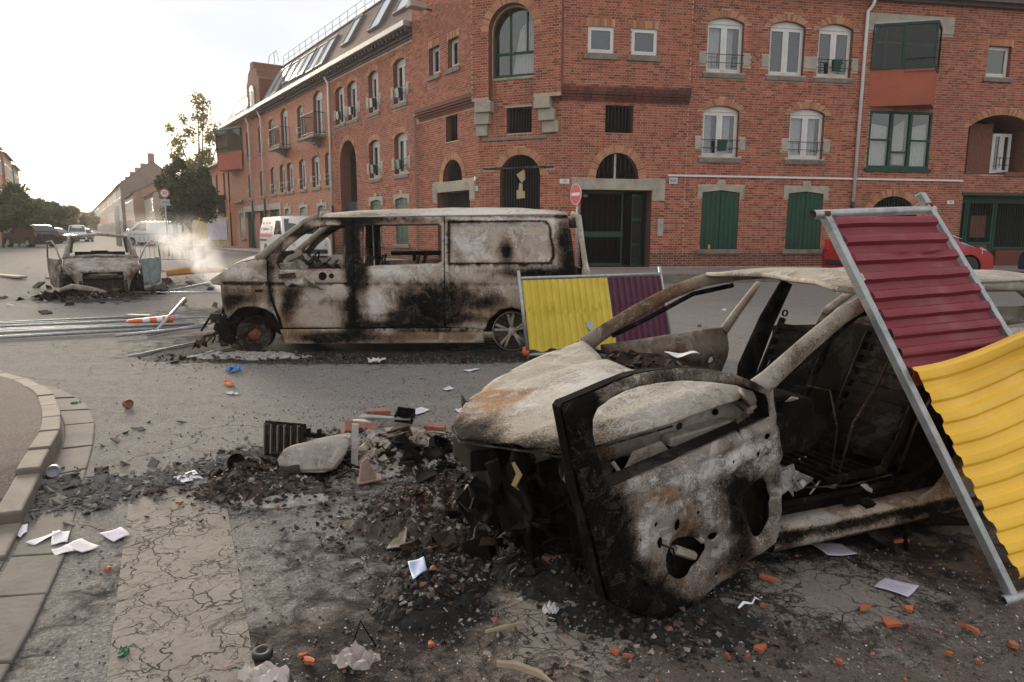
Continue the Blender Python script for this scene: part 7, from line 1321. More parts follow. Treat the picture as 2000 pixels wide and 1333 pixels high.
def vehicle(kind, name, label, loc, az, pm, cat='car', group=None):
    """local x runs from nose (0) to tail; az = compass heading of the nose"""
    K = PROF[kind]; d = Vector((-math.sin(rad(az)), -math.cos(rad(az)))); t_ = thing(name, label, cat, loc, math.atan2(d.y, d.x), group); w = K['w'] / 2; L = K['b'][-1][0]; tmb = .20
    def sy(z): return w - tmb * max(0, z - K['belt']) - .04 * max(0, .5 - z)
    pf = K['b'] + [(L, .22)]; arch = []
    for wx in reversed(K['wb']): arch += [(wx + (K['r'] + .07) * math.cos(a), .30 + (K['r'] + .07) * math.sin(a)) for a in np.linspace(-.1, math.pi + .1, 9)]
    pf = pf + arch + [(0.02, .22)]
    mb = MB(); V, T = triangulate(pf, (), (), .22); b0 = len(mb.v)
    for s in (-1, 1):
        b_ = len(mb.v); mb.v += [(x, s * sy(z), z) for x, z in V]; mb.f += [tuple(b_ + i for i in tt) for tt in T]; mb.m += [0] * len(T)
    P = subdiv(pf, .22); n = len(P); ys = [-1, -.93, -.6, 0, .6, .93, 1]; b_ = len(mb.v)
    def cz(x, z, q): return (x + (.10 * abs(q) ** 3 if x < .5 * L else -.08 * abs(q) ** 3) * (1 if z > .25 else 0) * (x < .15 * L or x > .9 * L), q * sy(z), z + (.05 * (1 - q * q) if z > K['b'][4][1] - .25 else .0) - (.03 if abs(q) > .95 and z > 1.2 else 0))
    for (x, z) in P:
        for q in ys: mb.v.append(cz(x, z, q))
    m_ = len(ys)
    for i in range(n):
        for k in range(m_ - 1): j = (i + 1) % n; mb.f.append((b_ + i * m_ + k, b_ + i * m_ + k + 1, b_ + j * m_ + k + 1, b_ + j * m_ + k)); mb.m.append(0)
    me = mb.mesh('body', False); bm = bmesh.new(); bm.from_mesh(me); bmesh.ops.remove_doubles(bm, verts=bm.verts, dist=.03); bmesh.ops.recalc_face_normals(bm, faces=bm.faces); bm.to_mesh(me); bm.free(); o = link('body', me, pm, t_, True)
    md = o.modifiers.new('e', 'EDGE_SPLIT'); md.split_angle = rad(38)
    for s in (-1, 1):
        for q in K['sw']:
            g = MB(); g.prism(q, 0, .012, lambda x, z, e: (x, s * (sy(z) + e - .004), z)); g.obj('side_window', MT['glassdk2'], t_)
        hl = MB(); hl.prism([(.03, .62), (.08, .78), (.45, .86), (.42, .68)] if kind != 'bigvan' else [(.03, .75), (.1, .95), (.4, 1.05), (.38, .8)], 0, .10, lambda x, z, e: (x - .03, s * (w - .30 * (1 - x / .45) ** 2 - e + .02), z)); hl.obj('headlight', MT['headlamp'], t_, bevel=.02)
        tl = MB(); tl.box(L - .12, L + .012, s * (w - .16) - .09, s * (w - .16) + .13 * (s > 0) + .09 * (s < 0), .75, 1.05); tl.obj('tail_light', MT['taillamp'], t_, bevel=.02)
        mr = MB(); x = K['sw'][0][0][0] + .1; mr.box(x, x + .12, s * (w + .02) - .08, s * (w + .02) + .08, K['belt'] + .05, K['belt'] + .2); mr.obj('mirror', MT['black_trim'], t_, bevel=.03)
        for wx in K['wb']:
            wb = MB(); r = K['r']; wb.lathe([(r * .62, .0), (r * .95, -.01), (r, .03), (r, .17), (r * .93, .2), (.0, .2)], 22, (wx, s * (w - .02) if s < 0 else w - .19, .0 + r), 'y'); wo = wb.obj('wheel', MT['tyre'], t_, smooth=True)
            rb = MB(); rb.lathe([(.0, 0), (r * .6, 0.01), (r * .64, -.012)], 14, (wx, s * (w - .0) - (.0 if s < 0 else 0), r), 'y'); rb.obj('rim', MT['rim'], wo, smooth=True)
    for (a, c_), nm in ((K['ws'], 'windscreen'), (K['rw'], 'rear_window')):
        g = MB(); e = -.03 if nm == 'windscreen' else .03
        for f0, f1 in ((0, 1),): g.add([(a[0] + e, -sy(a[1]) + .10, a[1] + .02), (a[0] + e, sy(a[1]) - .10, a[1] + .02), (c_[0] + e, sy(c_[1]) - .10, c_[1] + .02), (c_[0] + e, -sy(c_[1]) + .10, c_[1] + .02)], [(0, 1, 2, 3)])
        oo = g.obj(nm, MT['glassdk2'], t_); oo.modifiers.new('s', 'SOLIDIFY').thickness = .03
    g = MB(); g.box(-.03, .12, -w * .82, w * .82, .3, .48); g.obj('front_bumper', MT['black_trim'], t_, bevel=.03); g = MB(); g.box(L - .1, L + .03, -w * .85, w * .85, .35, .5); g.obj('rear_bumper', MT['black_trim'], t_, bevel=.03); g = MB(); g.box(-.025, .0, -.26, .26, .52, .62); g.obj('number_plate', MT['white_pvc'], t_)
    g = MB(); g.box(.3, L - .3, -w + .25, w - .25, .25, .5); g.obj('underside', MT['black_trim'], t_)
    return t_
MT['glassdk2'] = mat('dark_car_glass', (.02, .025, .03), .05, 0, .8)[0]
white = paint('white_car_paint', (.72, .72, .70)); vk = vehicle('van', 'delivery_van', 'small white delivery van with blue and red band parked seen through the burnt van cab', (-8.35, 29.0, .35), 146, white, 'van')
w9 = PROF['van']['w'] / 2
def vs_(x, z, e): return (x, w9 - .2 * max(0, z - 1.05) + e, z)
for nm, P, c in (('blue_band', [(2.5, 1.12), (4.30, 1.12), (4.28, 1.45), (2.5, 1.45)], (.03, .045, .16)), ('red_band', [(2.4, .98), (4.32, .98), (4.31, 1.11), (2.4, 1.11)], (.5, .02, .03)), ('black_moulding', [(3.2, .80), (4.34, .80), (4.34, .88), (3.2, .88)], (.02, .02, .02))):
    for s in (1, -1): mb = MB(); mb.prism(P, .004, .010, lambda x, z, e: (vs_(x, z, e)[0], s * vs_(x, z, e)[1], z)); mb.obj(nm, mat(nm, c, .35)[0], vk)
for s in (1, -1):
    M_ = Matrix.Translation((3.4, s * (w9 - .048 + .012), 1.285)) @ Matrix.Rotation(rad(90), 4, 'X')
    if s > 0: M_ = Matrix.Translation((3.4, (w9 - .05 + .016), 1.285)) @ Matrix.Rotation(math.pi, 4, 'Z') @ Matrix.Rotation(rad(90), 4, 'X')
    cu = text3d('lettering', 'TRANSPORT', .20, Matrix.Identity(4), MT['white_pvc'], None, .002); cu.parent = vk; cu.matrix_local = M_
    for k in range(3): mb = MB(); mb.prism([(2.7 + .5 * k, 1.53), (3.0 + .5 * k, 1.53), (3.0 + .5 * k, 1.58), (2.92 + .5 * k, 1.66), (2.78 + .5 * k, 1.60)], .004, .010, lambda x, z, e: (x, s * vs_(x, z, e)[1], z)); mb.obj('small_logo', MT['taillamp'] if k != 1 else MT['black_trim'], vk)
vehicle('bigvan', 'panel_van', 'large white panel van crossing the junction behind the smoke', (-33.9, 61.5, .35), -95, white, 'van'); vehicle('bigvan', 'panel_van', 'second white van half hidden behind the large white panel van', (-37.2, 68.5, .35), -70, paint('cream_paint', (.6, .58, .54)), 'van')
vehicle('suv', 'parked_car', 'black car cut off by the left edge of the photo', (-38.2, 54.0, .35), -62, paint('black_paint', (.012, .014, .018))); vehicle('hatch', 'parked_car', 'dark green hatchback behind the road sign posts', (-42.8, 68.5, .35), 100, paint('dark_green_paint', (.03, .045, .04)))
vehicle('hatch', 'parked_car', 'tiny pale car between the dark hatchback and the distant white van', (-48.5, 80.0, .35), 140, paint('pale_paint', (.45, .47, .47))); vehicle('van', 'van', 'distant white van coming up the street towards the camera', (-48.8, 79.0, .35), 148, white, 'van')
for k in range(4): vehicle('hatch', 'parked_car', ['far parked white car nearest to the white panel van', 'far parked yellow green car in the row before the houses', 'far parked pale car in the row before the houses', 'farthest parked white car by the long street'][k], (-45.2 - 2.2 * k, 84 + 7 * k, .35), -32, [white, paint('lime', (.5, .5, .2)), paint('pale2', (.5, .5, .5)), white][k])
rc = vehicle('hatch', 'parked_car', 'red car with papers strewn on its bonnet behind the leaning panel', (12.75, 19.6, .35), 80, paint('red_paint', (.38, .012, .018))); vehicle('hatch', 'parked_car', 'dark blue car nose at the far right edge on the pavement side', (14.75, 19.4, .35), -100, paint('navy_paint', (.02, .025, .06)))
MT['paper'] = simple('white_paper', (.62, .60, .62), .85, 0, .05, 8, .1)
for pts_, lab, c in (([(11.2, 18.8, 1.66), (12.0, 18.8, 1.44), (11.9, 19.3, 1.58), (11.2, 19.3, 1.76)], 'crumpled white sheet lying on the roof end of the red car', (.6, .48, .45)), ([(11.7, 18.72, 1.34), (12.35, 18.72, 1.20), (12.3, 19.2, 1.34), (11.6, 19.2, 1.44)], 'blue grey crumpled sheet on the back of the red car', (.20, .27, .36))):
    mb = MB(); V, T = triangulate([(0, 0), (1, 0), (1, 1), (0, 1)], (), (), .2); a, b_, c_, d_ = map(Vector, pts_); mb.add([a * (1 - x) * (1 - y) + b_ * x * (1 - y) + c_ * x * y + d_ * (1 - x) * y + Vector((0, 0, .06 * mnoise.noise(Vector((x * 5, y * 5, 1))))) for x, y in V], T); o = mb.obj('crumpled_sheet', mat('sheet', c, .8)[0], None); tag(o, lab, 'sheet'); o.modifiers.new('s', 'SOLIDIFY').thickness = .01
# ================================================================ SIGNS AND POLES
def disc_sign(name, label, x, y, z0, h, r, az, face, pole_r=.03, extra=None):
    t_ = thing(name, label, 'road sign', (x, y, z0), rad(-az)); mb = MB(); mb.tube([(0, 0, 0), (0, 0, h + r * .8)], pole_r, 10); mb.obj('pole', MT['galv'], t_, smooth=True)
    mb = MB(); mb.lathe([(0, -.055), (r * .80, -.055), (r, -.055), (r, -.035), (0, -.035)], 28, (0, 0, h), 'y'); p = mb.obj('sign_plate', MT['sign_red'] if face != 'back' else MT['galv'], t_)
    if face == 'noentry': mb = MB(); mb.box(-r * .72, r * .72, -.060, -.056, h - r * .14, h + r * .14); mb.obj('white_bar', MT['white_pvc'], p); mb = MB(); mb.lathe([(r * .94, -.0575), (r * 1.0, -.0575), (r * 1.0, -.055)], 28, (0, 0, h), 'y'); mb.obj('white_rim', MT['white_pvc'], p)
    if face == 'limit': mb = MB(); mb.lathe([(0, -.0575), (r * .76, -.0575), (r * .76, -.0555)], 24, (0, 0, h), 'y'); wd = mb.obj('white_disc', MT['white_pvc'], p); tx = text3d('lettering', '30', r * 1.05, Matrix.Identity(4), MT['black_trim'], None, .002); tx.parent = t_; tx.matrix_local = Matrix.Translation((0, -.061, h)) @ Matrix.Rotation(rad(90), 4, 'X'); mb = MB(); mb.box(-.2, .2, -.05, -.035, h - r - .36, h - r - .06); pl = mb.obj('sub_plate', MT['enamel'], t_); tx = text3d('lettering', 'ZONE', .12, Matrix.Identity(4), MT['black_trim'], None, .002); tx.parent = t_; tx.matrix_local = Matrix.Translation((0, -.056, h - r - .21)) @ Matrix.Rotation(rad(90), 4, 'X')
    return t_
MT['sign_red'] = simple('sign_red', (.50, .02, .03), .35, 0, .08, 3, .02)
disc_sign('no_entry_sign', 'red no entry sign turned half sideways on a thin pole beside the entrance', 1.76, 19.3, .45, 2.14, .28, 62, 'noentry')
disc_sign('speed_limit_sign', 'round red rimmed 30 sign with plate below standing in the smoke', -17.1, 34.9, .35, 3.05, .23, -28, 'limit', .04)
sb = thing('sign_backs', 'cluster of grey road sign backs on posts left of the burnt hatchback', 'road sign', (-45.6, 67.2, .35))
for k, (dx, h, w, z) in enumerate(((-.35, 3.2, 1.1, 2.8), (.5, 3.4, 1.3, 3.1))):
    mb = MB(); mb.tube([(dx, 0, 0), (dx, 0, h)], .07, 8); mb.obj('post', MT['galv'], sb); mb = MB(); mb.prism([(dx - w / 2, z), (dx, z - .5), (dx + w / 2, z - .1), (dx + w / 2, z + .5), (dx, z + .9), (dx - w / 2, z + .4)], -.06, 0, lambda x, zz, y: (x, y, zz)); mb.obj('sign_back', MT['galv'], sb)
cbr = thing('crowd_barrier', 'thin grey metal crowd barrier half lost in the smoke beside the burnt hatchback', 'barrier', (-12.9, 25.6, .33), rad(20)); mb = MB(); mb.tube([(-1, 0, .1), (-1, 0, 1.05), (-.9, 0, 1.12), (.9, 0, 1.12), (1, 0, 1.05), (1, 0, .1)], .02, 6); mb.tube([(-1, 0, .2), (1, 0, .2)], .018, 6); mb.obj('barrier_frame', MT['galv'], cbr)
for k in range(13): mb = MB(); x = -.9 + k * .15; mb.tube([(x, 0, .2), (x, 0, 1.12)], .009, 5); mb.obj('barrier_bar', MT['galv'], cbr)
# ================================================================ SCAFFOLD POLES
PL = [((-9.6, 11.0), (-5.922, 12.45), 'topmost long pole of the pile crossing the road'), ((-9.6, 10.1), (-5.394, 11.9), 'pole of the pile ending behind the orange cone tip'), ((-9.6, 9.45), (-5.175, 11.5), 'thick pole of the pile reaching the van nose'), ((-9.6, 8.75), (-5.55, 10.65), 'nearest long pole of the pile at the left'),
      ((-5.71, 9.93), (-4.75, 10.75), 'short pole with its sharp lit end pointing left'), ((-9.5, 10.5), (-6.6, 12.05), 'thin pole second from the top of the pile'), ((-5.5, 10.65), (-5.75, 12.2), 'raised pole lying across the others by the van nose'), ((-9.6, 9.2), (-5.13, 11.15), 'middle pole of the pile under the cone'), ((-6.8, 12.2), (-5.3, 12.35), 'pole of the pile lying furthest back'), ((-5.4, 10.2), (-4.95, 11.4), 'stub of pole touching the van bumper'),
      ((-9.6, 10.75), (-6.0, 12.3), 'slim pole between the two topmost poles'), ((-9.5, 9.7), (-5.3, 11.7), 'pole lying just above the middle of the pile')]
for i, (a, b_, lab) in enumerate(PL):
    z0, z1 = .03 + .03 * (i % 3), .03 + .03 * ((i + 1) % 3) + (.32 if i == 6 else 0); mb = MB(); r = .74 * (.032, .028, .036, .034, .030, .022, .036, .028, .024, .03, .02, .026)[i]; A_, B_ = Vector((*a, z0)), Vector((*b_, z1)); mid = (A_ + B_) / 2
    mb.tube([A_ - mid, B_ - mid], r, 10); o = mb.obj('scaffold_pole', MT['galv'], None, smooth=True); o.location = mid; tag(o, lab, 'pole', 'grey poles piled across the road')
for i, (a, b_, z0, z1, r, lab) in enumerate((((-8.7, 16.3), (-6.4, 16.6), .12, .12, .03, 'horizontal pole in front of the open teal car door'), ((-8.2, 16.6), (-6.2, 18.0), .15, .55, .03, 'pole slanting up from the burnt hatchback to the van nose'), ((-8.6, 18.6), (-5.9, 19.3), .5, .62, .03, 'pale pole behind the smoke at bonnet height'))):
    mb = MB(); A_, B_ = Vector((*a, z0)), Vector((*b_, z1)); mid = (A_ + B_) / 2; mb.tube([A_ - mid, B_ - mid], r, 10); o = mb.obj('scaffold_pole', MT['galv'], None, smooth=True); o.location = mid; tag(o, lab, 'pole', 'poles beside the burnt hatchback')
mb = MB(); mb.tube([(-.85, 0, 0), (-.4, .03, .06), (.3, .05, .09), (.85, .04, .05)], [.08, .10, .08, .03], 6, flat=.4); o = mb.obj('orange_board', simple('orange_board', (.50, .22, .06), .6, 0, .2, 4, .1)); o.location = (-8.3, 18.6, .45); o.rotation_euler = (0, 0, .2); tag(o, 'orange and cream board lying on the poles beside the smoke', 'board')
cone = thing('traffic_cone', 'orange and white traffic marker post lying on the pole pile', 'cone', (-6.1, 11.0, .13), rad(33)); cone.scale = (.85, .8, .6); mb = MB(); mb.lathe([(.0, -.06), (.05, 0), (.065, .10), (.07, .22)], 12, (0, 0, 0), 'x'); mb.obj('nose', simple('cone_orange', (.70, .13, .02), .4, 0, .1, 6, .05), cone, smooth=True)
for k, (a, b_, c) in enumerate(((.22, .34, 'white_pvc'), (.34, .46, 0), (.46, .56, 'white_pvc'), (.56, .74, 0))): mb = MB(); mb.lathe([(.07 + .01 * k, a), (.08 + .01 * k, b_)], 12, (0, 0, 0), 'x'); mb.obj('band', MT[c] if c else bpy.data.materials['cone_orange'], cone, smooth=True)
# ================================================================ SMOKE
m = bpy.data.materials.new('smoke'); m.use_nodes = True; t = m.node_tree; t.nodes.clear(); o_ = t.nodes.new('ShaderNodeOutputMaterial'); pv = t.nodes.new('ShaderNodeVolumePrincipled'); pv.inputs['Color'].default_value = (1, 1, 1, 1); pv.inputs['Anisotropy'].default_value = .35
v = coords(t, 'Object'); nn = nnoise(t, 1.7, 5, .6, v, .9); tcg = t.nodes.new('ShaderNodeTexCoord'); sx = t.nodes.new('ShaderNodeSeparateXYZ'); t.links.new(tcg.outputs['Object'], sx.inputs[0])
# plume axis: x drifts left as it rises; radius grows
ax = mth(t, 'ADD', mth(t, 'MULTIPLY', sx.outputs[2], -.85), .95); dx = mth(t, 'SUBTRACT', sx.outputs[0], ax); rr = mth(t, 'ADD', .16, mth(t, 'MULTIPLY', sx.outputs[2], .42)); q = mth(t, 'DIVIDE', mth(t, 'POWER', mth(t, 'ADD', mth(t, 'MULTIPLY', dx, dx), mth(t, 'MULTIPLY', sx.outputs[1], sx.outputs[1])), .5), rr)
fall = mrange(t, q, .25, 1.1, 1, 0); hf = mth(t, 'MULTIPLY', mrange(t, sx.outputs[2], .0, .12, 0, 1), mrange(t, sx.outputs[2], .4, 1.9, 1, 0)); dens = mth(t, 'MULTIPLY', mth(t, 'MULTIPLY', fall, hf), mrange(t, nn, .40, .66, .05, 1)); t.links.new(mth(t, 'MULTIPLY', dens, 6), pv.inputs['Density']); t.links.new(pv.outputs[0], o_.inputs['Volume'])
mb = MB(); mb.box(-1.9, 1.5, -.9, .9, 0, 2.1); o = mb.obj('smoke', m); o.location = (-6.7, 14.6, .1); o['kind'] = 'stuff'; o['label'] = 'thin white smoke drifting up between the burnt hatchback and the van nose'
# ================================================================ DEBRIS
def scatter(name, n, area, size, m_, label, seed=0, kind='chip', zf=None, dens=None, flat=.35):
    """many small loose scraps on the ground, joined: nobody could count them"""
    rs = random.Random(seed); mb = MB(); x0, x1, y0, y1 = area; k = 0; tries = 0
    while k < n and tries < n * 40:
        tries += 1; x, y = rs.uniform(x0, x1), rs.uniform(y0, y1)
        if dens and rs.random() > dens(x, y): continue
        k += 1; s = size * rs.uniform(.35, 1.3) ** 1.4; z = (zf(x, y) if zf else 0) + s * .15; R = Euler((rs.gauss(0, .5), rs.gauss(0, .5), rs.uniform(0, 6.28))).to_matrix(); p = Vector((x, y, z)); j = lambda: rs.uniform(.65, 1.35)
        if kind == 'chip':
            q = [p + R @ Vector((-s * j(), -s * .7 * j(), 0)), p + R @ Vector((s * j(), -s * .6 * j(), 0)), p + R @ Vector((s * .8 * j(), s * .7 * j(), 0)), p + R @ Vector((-s * .7 * j(), s * .8 * j(), 0))]; h = R @ Vector((0, 0, s * flat)); mb.add(q + [a + h for a in q], [(0, 1, 5, 4), (1, 2, 6, 5), (2, 3, 7, 6), (3, 0, 4, 7), (4, 5, 6, 7)])
        elif kind == 'speck': mb.add([p + R @ Vector((-s, -s * .6, 0)), p + R @ Vector((s, -s * .3, 0)), p + R @ Vector((s * .1, s, s * .3))], [(0, 1, 2)])
        else:
            q = [p + R @ Vector(v_) * s for v_ in ((j(), 0, 0), (0, j(), 0), (-j(), 0, 0), (0, -j(), 0), (0, 0, j() * .8), (0, 0, -j() * .5))]; mb.add(q, [(0, 1, 4), (1, 2, 4), (2, 3, 4), (3, 0, 4), (1, 0, 5), (2, 1, 5), (3, 2, 5), (0, 3, 5)])
    o = mb.obj(name, m_, None, fix=False); o['kind'] = 'stuff'; o['label'] = label; return o
def gauss(L): return lambda x, y: min(1, sum(w * math.exp(-((x - a) / rx) ** 2 - ((y - b_) / ry) ** 2) for a, b_, rx, ry, w in L))
def mound(name, cx, cy, rx, ry, h, m_, label, seed=0, sc=9, res=.025):
    def zf(x, y):
        q = ((x - cx) / rx) ** 2 + ((y - cy) / ry) ** 2; q *= 1 + .6 * mnoise.noise(Vector((x * 3 + seed, y * 3, 0))); b_ = max(0, 1 - q)
        n = sum(abs(mnoise.noise(Vector((x * sc * k, y * sc * k, seed + k)))) / k for k in (1, 2.3, 5)); return h * b_ ** .7 * (.35 + 1.1 * n) - .012 * (b_ == 0)
    xs = np.arange(cx - rx * 1.3, cx + rx * 1.3, res); ys = np.arange(cy - ry * 1.3, cy + ry * 1.3, res); vs = [(x, y, zf(x, y)) for y in ys for x in xs]; nx = len(xs)
    fs = [(j * nx + i, j * nx + i + 1, (j + 1) * nx + i + 1, (j + 1) * nx + i) for j in range(len(ys) - 1) for i in range(nx - 1) if max(vs[j * nx + i][2], vs[j * nx + i + 1][2], vs[(j + 1) * nx + i][2], vs[(j + 1) * nx + i + 1][2]) > -.008]
    me = bpy.data.meshes.new(name); me.from_pydata(vs, [], fs); o = link(name, me, m_, None, False); o['kind'] = 'stuff'; o['label'] = label; return zf
MT['ashpale'] = simple('pale_ash', (.30, .27, .25), .95, 0, .5, 22, .9, dirt=(.07, .06, .055)); MT['soil'] = simple('scorched_brown_grit', (.075, .052, .040), .95, 0, .6, 26, .9, dirt=(.20, .165, .14))
MT['blackash'] = simple('black_ash', (.013, .012, .011), .95, 0, .6, 30, 1, dirt=(.05, .045, .04)); MT['asph'] = simple('broken_asphalt', (.125, .114, .104), .9, 0, .35, 30, .6); MT['tile'] = simple('orange_tile', (.42, .115, .05), .8, 0, .25, 14, .4, dirt=(.26, .09, .05))
MT['pinkbrick'] = simple('scorched_brick', (.25, .105, .068), .9, 0, .4, 16, .6, dirt=(.10, .08, .07)); MT['whitebit'] = simple('white_bits', (.50, .47, .44), .9, 0, .2, 20, .2); MT['wood'] = simple('splintered_wood', (.36, .28, .19), .85, 0, .25, 9, .4)
z1 = mound('ash_heap', -.22, 3.62, .60, .40, .17, MT['soil'], 'brown heap of burnt scraps spilling from under the car nose', 1); z2 = mound('ash_heap', -.33, 2.85, .22, .32, .08, MT['blackash'], 'black crusty ash patch round the bluish card', 5, 14); z3 = mound('ash_heap', -1.58, 4.07, .36, .26, .13, MT['soil'], 'small heap of burnt tins and scraps at the left of the debris', 3)
z4 = mound('ash_heap', -.85, 4.75, .60, .45, .11, MT['ashpale'], 'pale ash heap under the scorched bricks', 7, 7); z5 = mound('ash_heap', .30, 3.1, .42, .40, .12, MT['blackash'], 'black ash bank against the hanging door', 9, 12); z6 = mound('ash_heap', -3.3, 8.62, .75, .22, .07, MT['ashpale'], 'pale ash drift round the stripped front wheel of the van', 11, 8)
z7 = mound('ash_heap', .62, 2.62, .4, .2, .04, MT['blackash'], 'black ash under the lowest corner of the door', 13, 14); z8 = mound('ash_heap', -1.42, 3.9, .4, .14, .03, MT['ashpale'], 'whitish ash in front of the burnt tins', 17, 14)
zz = lambda x, y: max(0, z1(x, y), z2(x, y), z3(x, y), z4(x, y), z5(x, y), z7(x, y), z8(x, y))
HEAP = gauss([(-.25, 3.65, .42, .30, 1), (-1.55, 4.05, .26, .20, .8), (-.8, 4.7, .45, .34, .6), (.3, 3.2, .32, .30, .7), (-.32, 2.85, .15, .22, .7), (.55, 2.5, .4, .16, .3)]); A1 = (-2.1, 1.2, 2.2, 5.4)
scatter('charred_scraps', 3800, A1, .0115, MT['blackash'], 'charred black scraps strewn over the debris heap', 1, 'chip', zz, HEAP); scatter('charred_scraps', 3400, A1, .014, MT['soil'], 'brown crumbs strewn over the debris heap', 2, 'lump', zz, HEAP)
scatter('charred_scraps', 2200, A1, .014, MT['rustchar'], 'rusty scraps strewn over the debris heap', 3, 'chip', zz, HEAP, .2); scatter('charred_scraps', 1700, A1, .012, MT['ashpale'], 'pale ash flakes over the debris heap', 4, 'chip', zz, HEAP, .25); scatter('brick_crumbs', 90, A1, .015, MT['pinkbrick'], 'small orange brick crumbs among the burnt scraps', 5, 'lump', zz, HEAP)
NEAR = gauss([(.5, 2.45, .7, .38, .55), (1.6, 2.6, 1.1, .5, .9), (-.1, 3.3, .6, .5, .5), (-1.2, 3.3, .9, .8, .12), (-.8, 2.2, .6, .3, .6), (-1, 5, 1.2, .9, .35), (-3, 8.4, 1.2, .5, .7), (-.8, 8.4, 1.6, .35, .5), (-.6, 6.5, 1.6, 1.2, .10)]); A2 = (-4.5, 3.2, 2.0, 9)
scatter('grit', 4600, A2, .005, MT['whitebit'], 'white grit and glass crumbs over the road', 6, 'speck', None, NEAR); scatter('grit', 6000, A2, .007, MT['soil'], 'dark brown grit over the road', 7, 'lump', None, NEAR); scatter('grit', 3600, A2, .008, MT['asph'], 'grey stone grit over the road', 8, 'lump', None, NEAR); scatter('grit', 220, A2, .008, MT['tile'], 'tiny orange tile crumbs', 9, 'lump', None, NEAR)
def band(x, y):   # the strip where the asphalt has broken into flakes
    d = abs((y - 3.75) - (x + 2.7) * .95 * (x > -2.7) * .95) ; w = .16 + .10 * (x + 2.7); return math.exp(-(d / max(.1, w)) ** 2) * (1 if -2.85 < x < -1.35 else 0)
scatter('asphalt_flakes', 2000, (-2.9, -1.3, 3.4, 5.4), .021, MT['asph'], 'broken grey asphalt flakes lifted in a band beside the gutter', 10, 'chip', None, band, .30)
scatter('asphalt_flakes', 160, (-3.0, -1.9, 3.5, 6.0), .035, MT['asph'], 'loose asphalt pieces lying in the gutter', 12, 'chip', None, gauss([(-2.7, 3.9, .3, .4, 1), (-3.2, 5.2, .2, .4, .6), (-3.7, 6.0, .2, .2, .8)]), .3)
scatter('asphalt_flakes', 260, (-4.6, .6, 8.1, 8.9), .03, MT['rustchar'], 'charred flakes along the foot of the burnt van', 14, 'chip', None, gauss([(-3.4, 8.5, .8, .2, 1), (-1.5, 8.5, 1.6, .15, .8)]), .3)
def place(name, label, cat, M_or_mb, mt, loc, rot=(0, 0, 0), group=None, smooth=False, bevel=0):
    o = M_or_mb.obj(name, mt, None, smooth=smooth, bevel=bevel); o.location = loc; o.rotation_euler = rot; return tag(o, label, cat, group)
def heap(c, sz, n, mt_, seed, lab):
    o = ragged('wreckage_heap', c, sz, n, MT[mt_], None, seed); o['label'] = lab
heap((-.15, 3.62, .02), (.50, .30, .20), 150, 'rustchar', 41, 'tangled rusty wreckage in the heap before the car nose'); heap((-.25, 3.60, .02), (.46, .28, .16), 70, 'burnt_inner', 42, 'scorched brown plates in the heap before the car nose'); heap((-.1, 3.68, .02), (.45, .3, .2), 120, 'char', 43, 'black lumps in the heap before the car nose')
heap((-1.6, 4.12, .01), (.34, .22, .14), 90, 'rustchar', 44, 'rusty scraps round the burnt tins'); heap((-1.5, 4.35, .01), (.34, .22, .14), 70, 'char', 45, 'black scraps behind the burnt tins'); heap((-1.55, 4.0, .01), (.3, .16, .08), 60, 'ashpale', 46, 'pale flakes round the burnt tins')
heap((-.85, 4.72, .02), (.5, .36, .15), 110, 'burnt_inner', 47, 'scorched plates over the pale ash'); heap((-.7, 4.6, .02), (.5, .3, .14), 90, 'char', 48, 'black plates over the pale ash'); heap((-1.05, 4.85, .02), (.3, .25, .14), 50, 'ashpale', 49, 'pale crusts under the scorched bricks'); heap((.2, 3.15, .02), (.34, .3, .2), 90, 'char', 50, 'black lumps against the hanging door')
heap((.02, 3.38, .05), (.34, .26, .30), 110, 'rustchar', 61, 'charred parts packed under the car nose'); heap((-.05, 3.34, .03), (.36, .22, .18), 60, 'ashpale', 62, 'pale ash crusts packed under the car nose')
scatter('burnt_strands', 240, (-1.9, .6, 2.6, 5.2), .030, MT['rustchar'], 'thin burnt strands and wire ends over the heap', 63, 'chip', zz, HEAP, .12); scatter('fine_ash', 4200, (-2.0, 1.4, 2.2, 5.4), .006, MT['ashpale'], 'fine pale ash dust over the heap and road', 64, 'speck', zz, gauss([(-.25, 3.65, .6, .5, .8), (-.9, 4.7, .6, .5, .9), (-1.55, 4.0, .5, .35, .8), (.4, 2.7, .8, .5, .5)]))
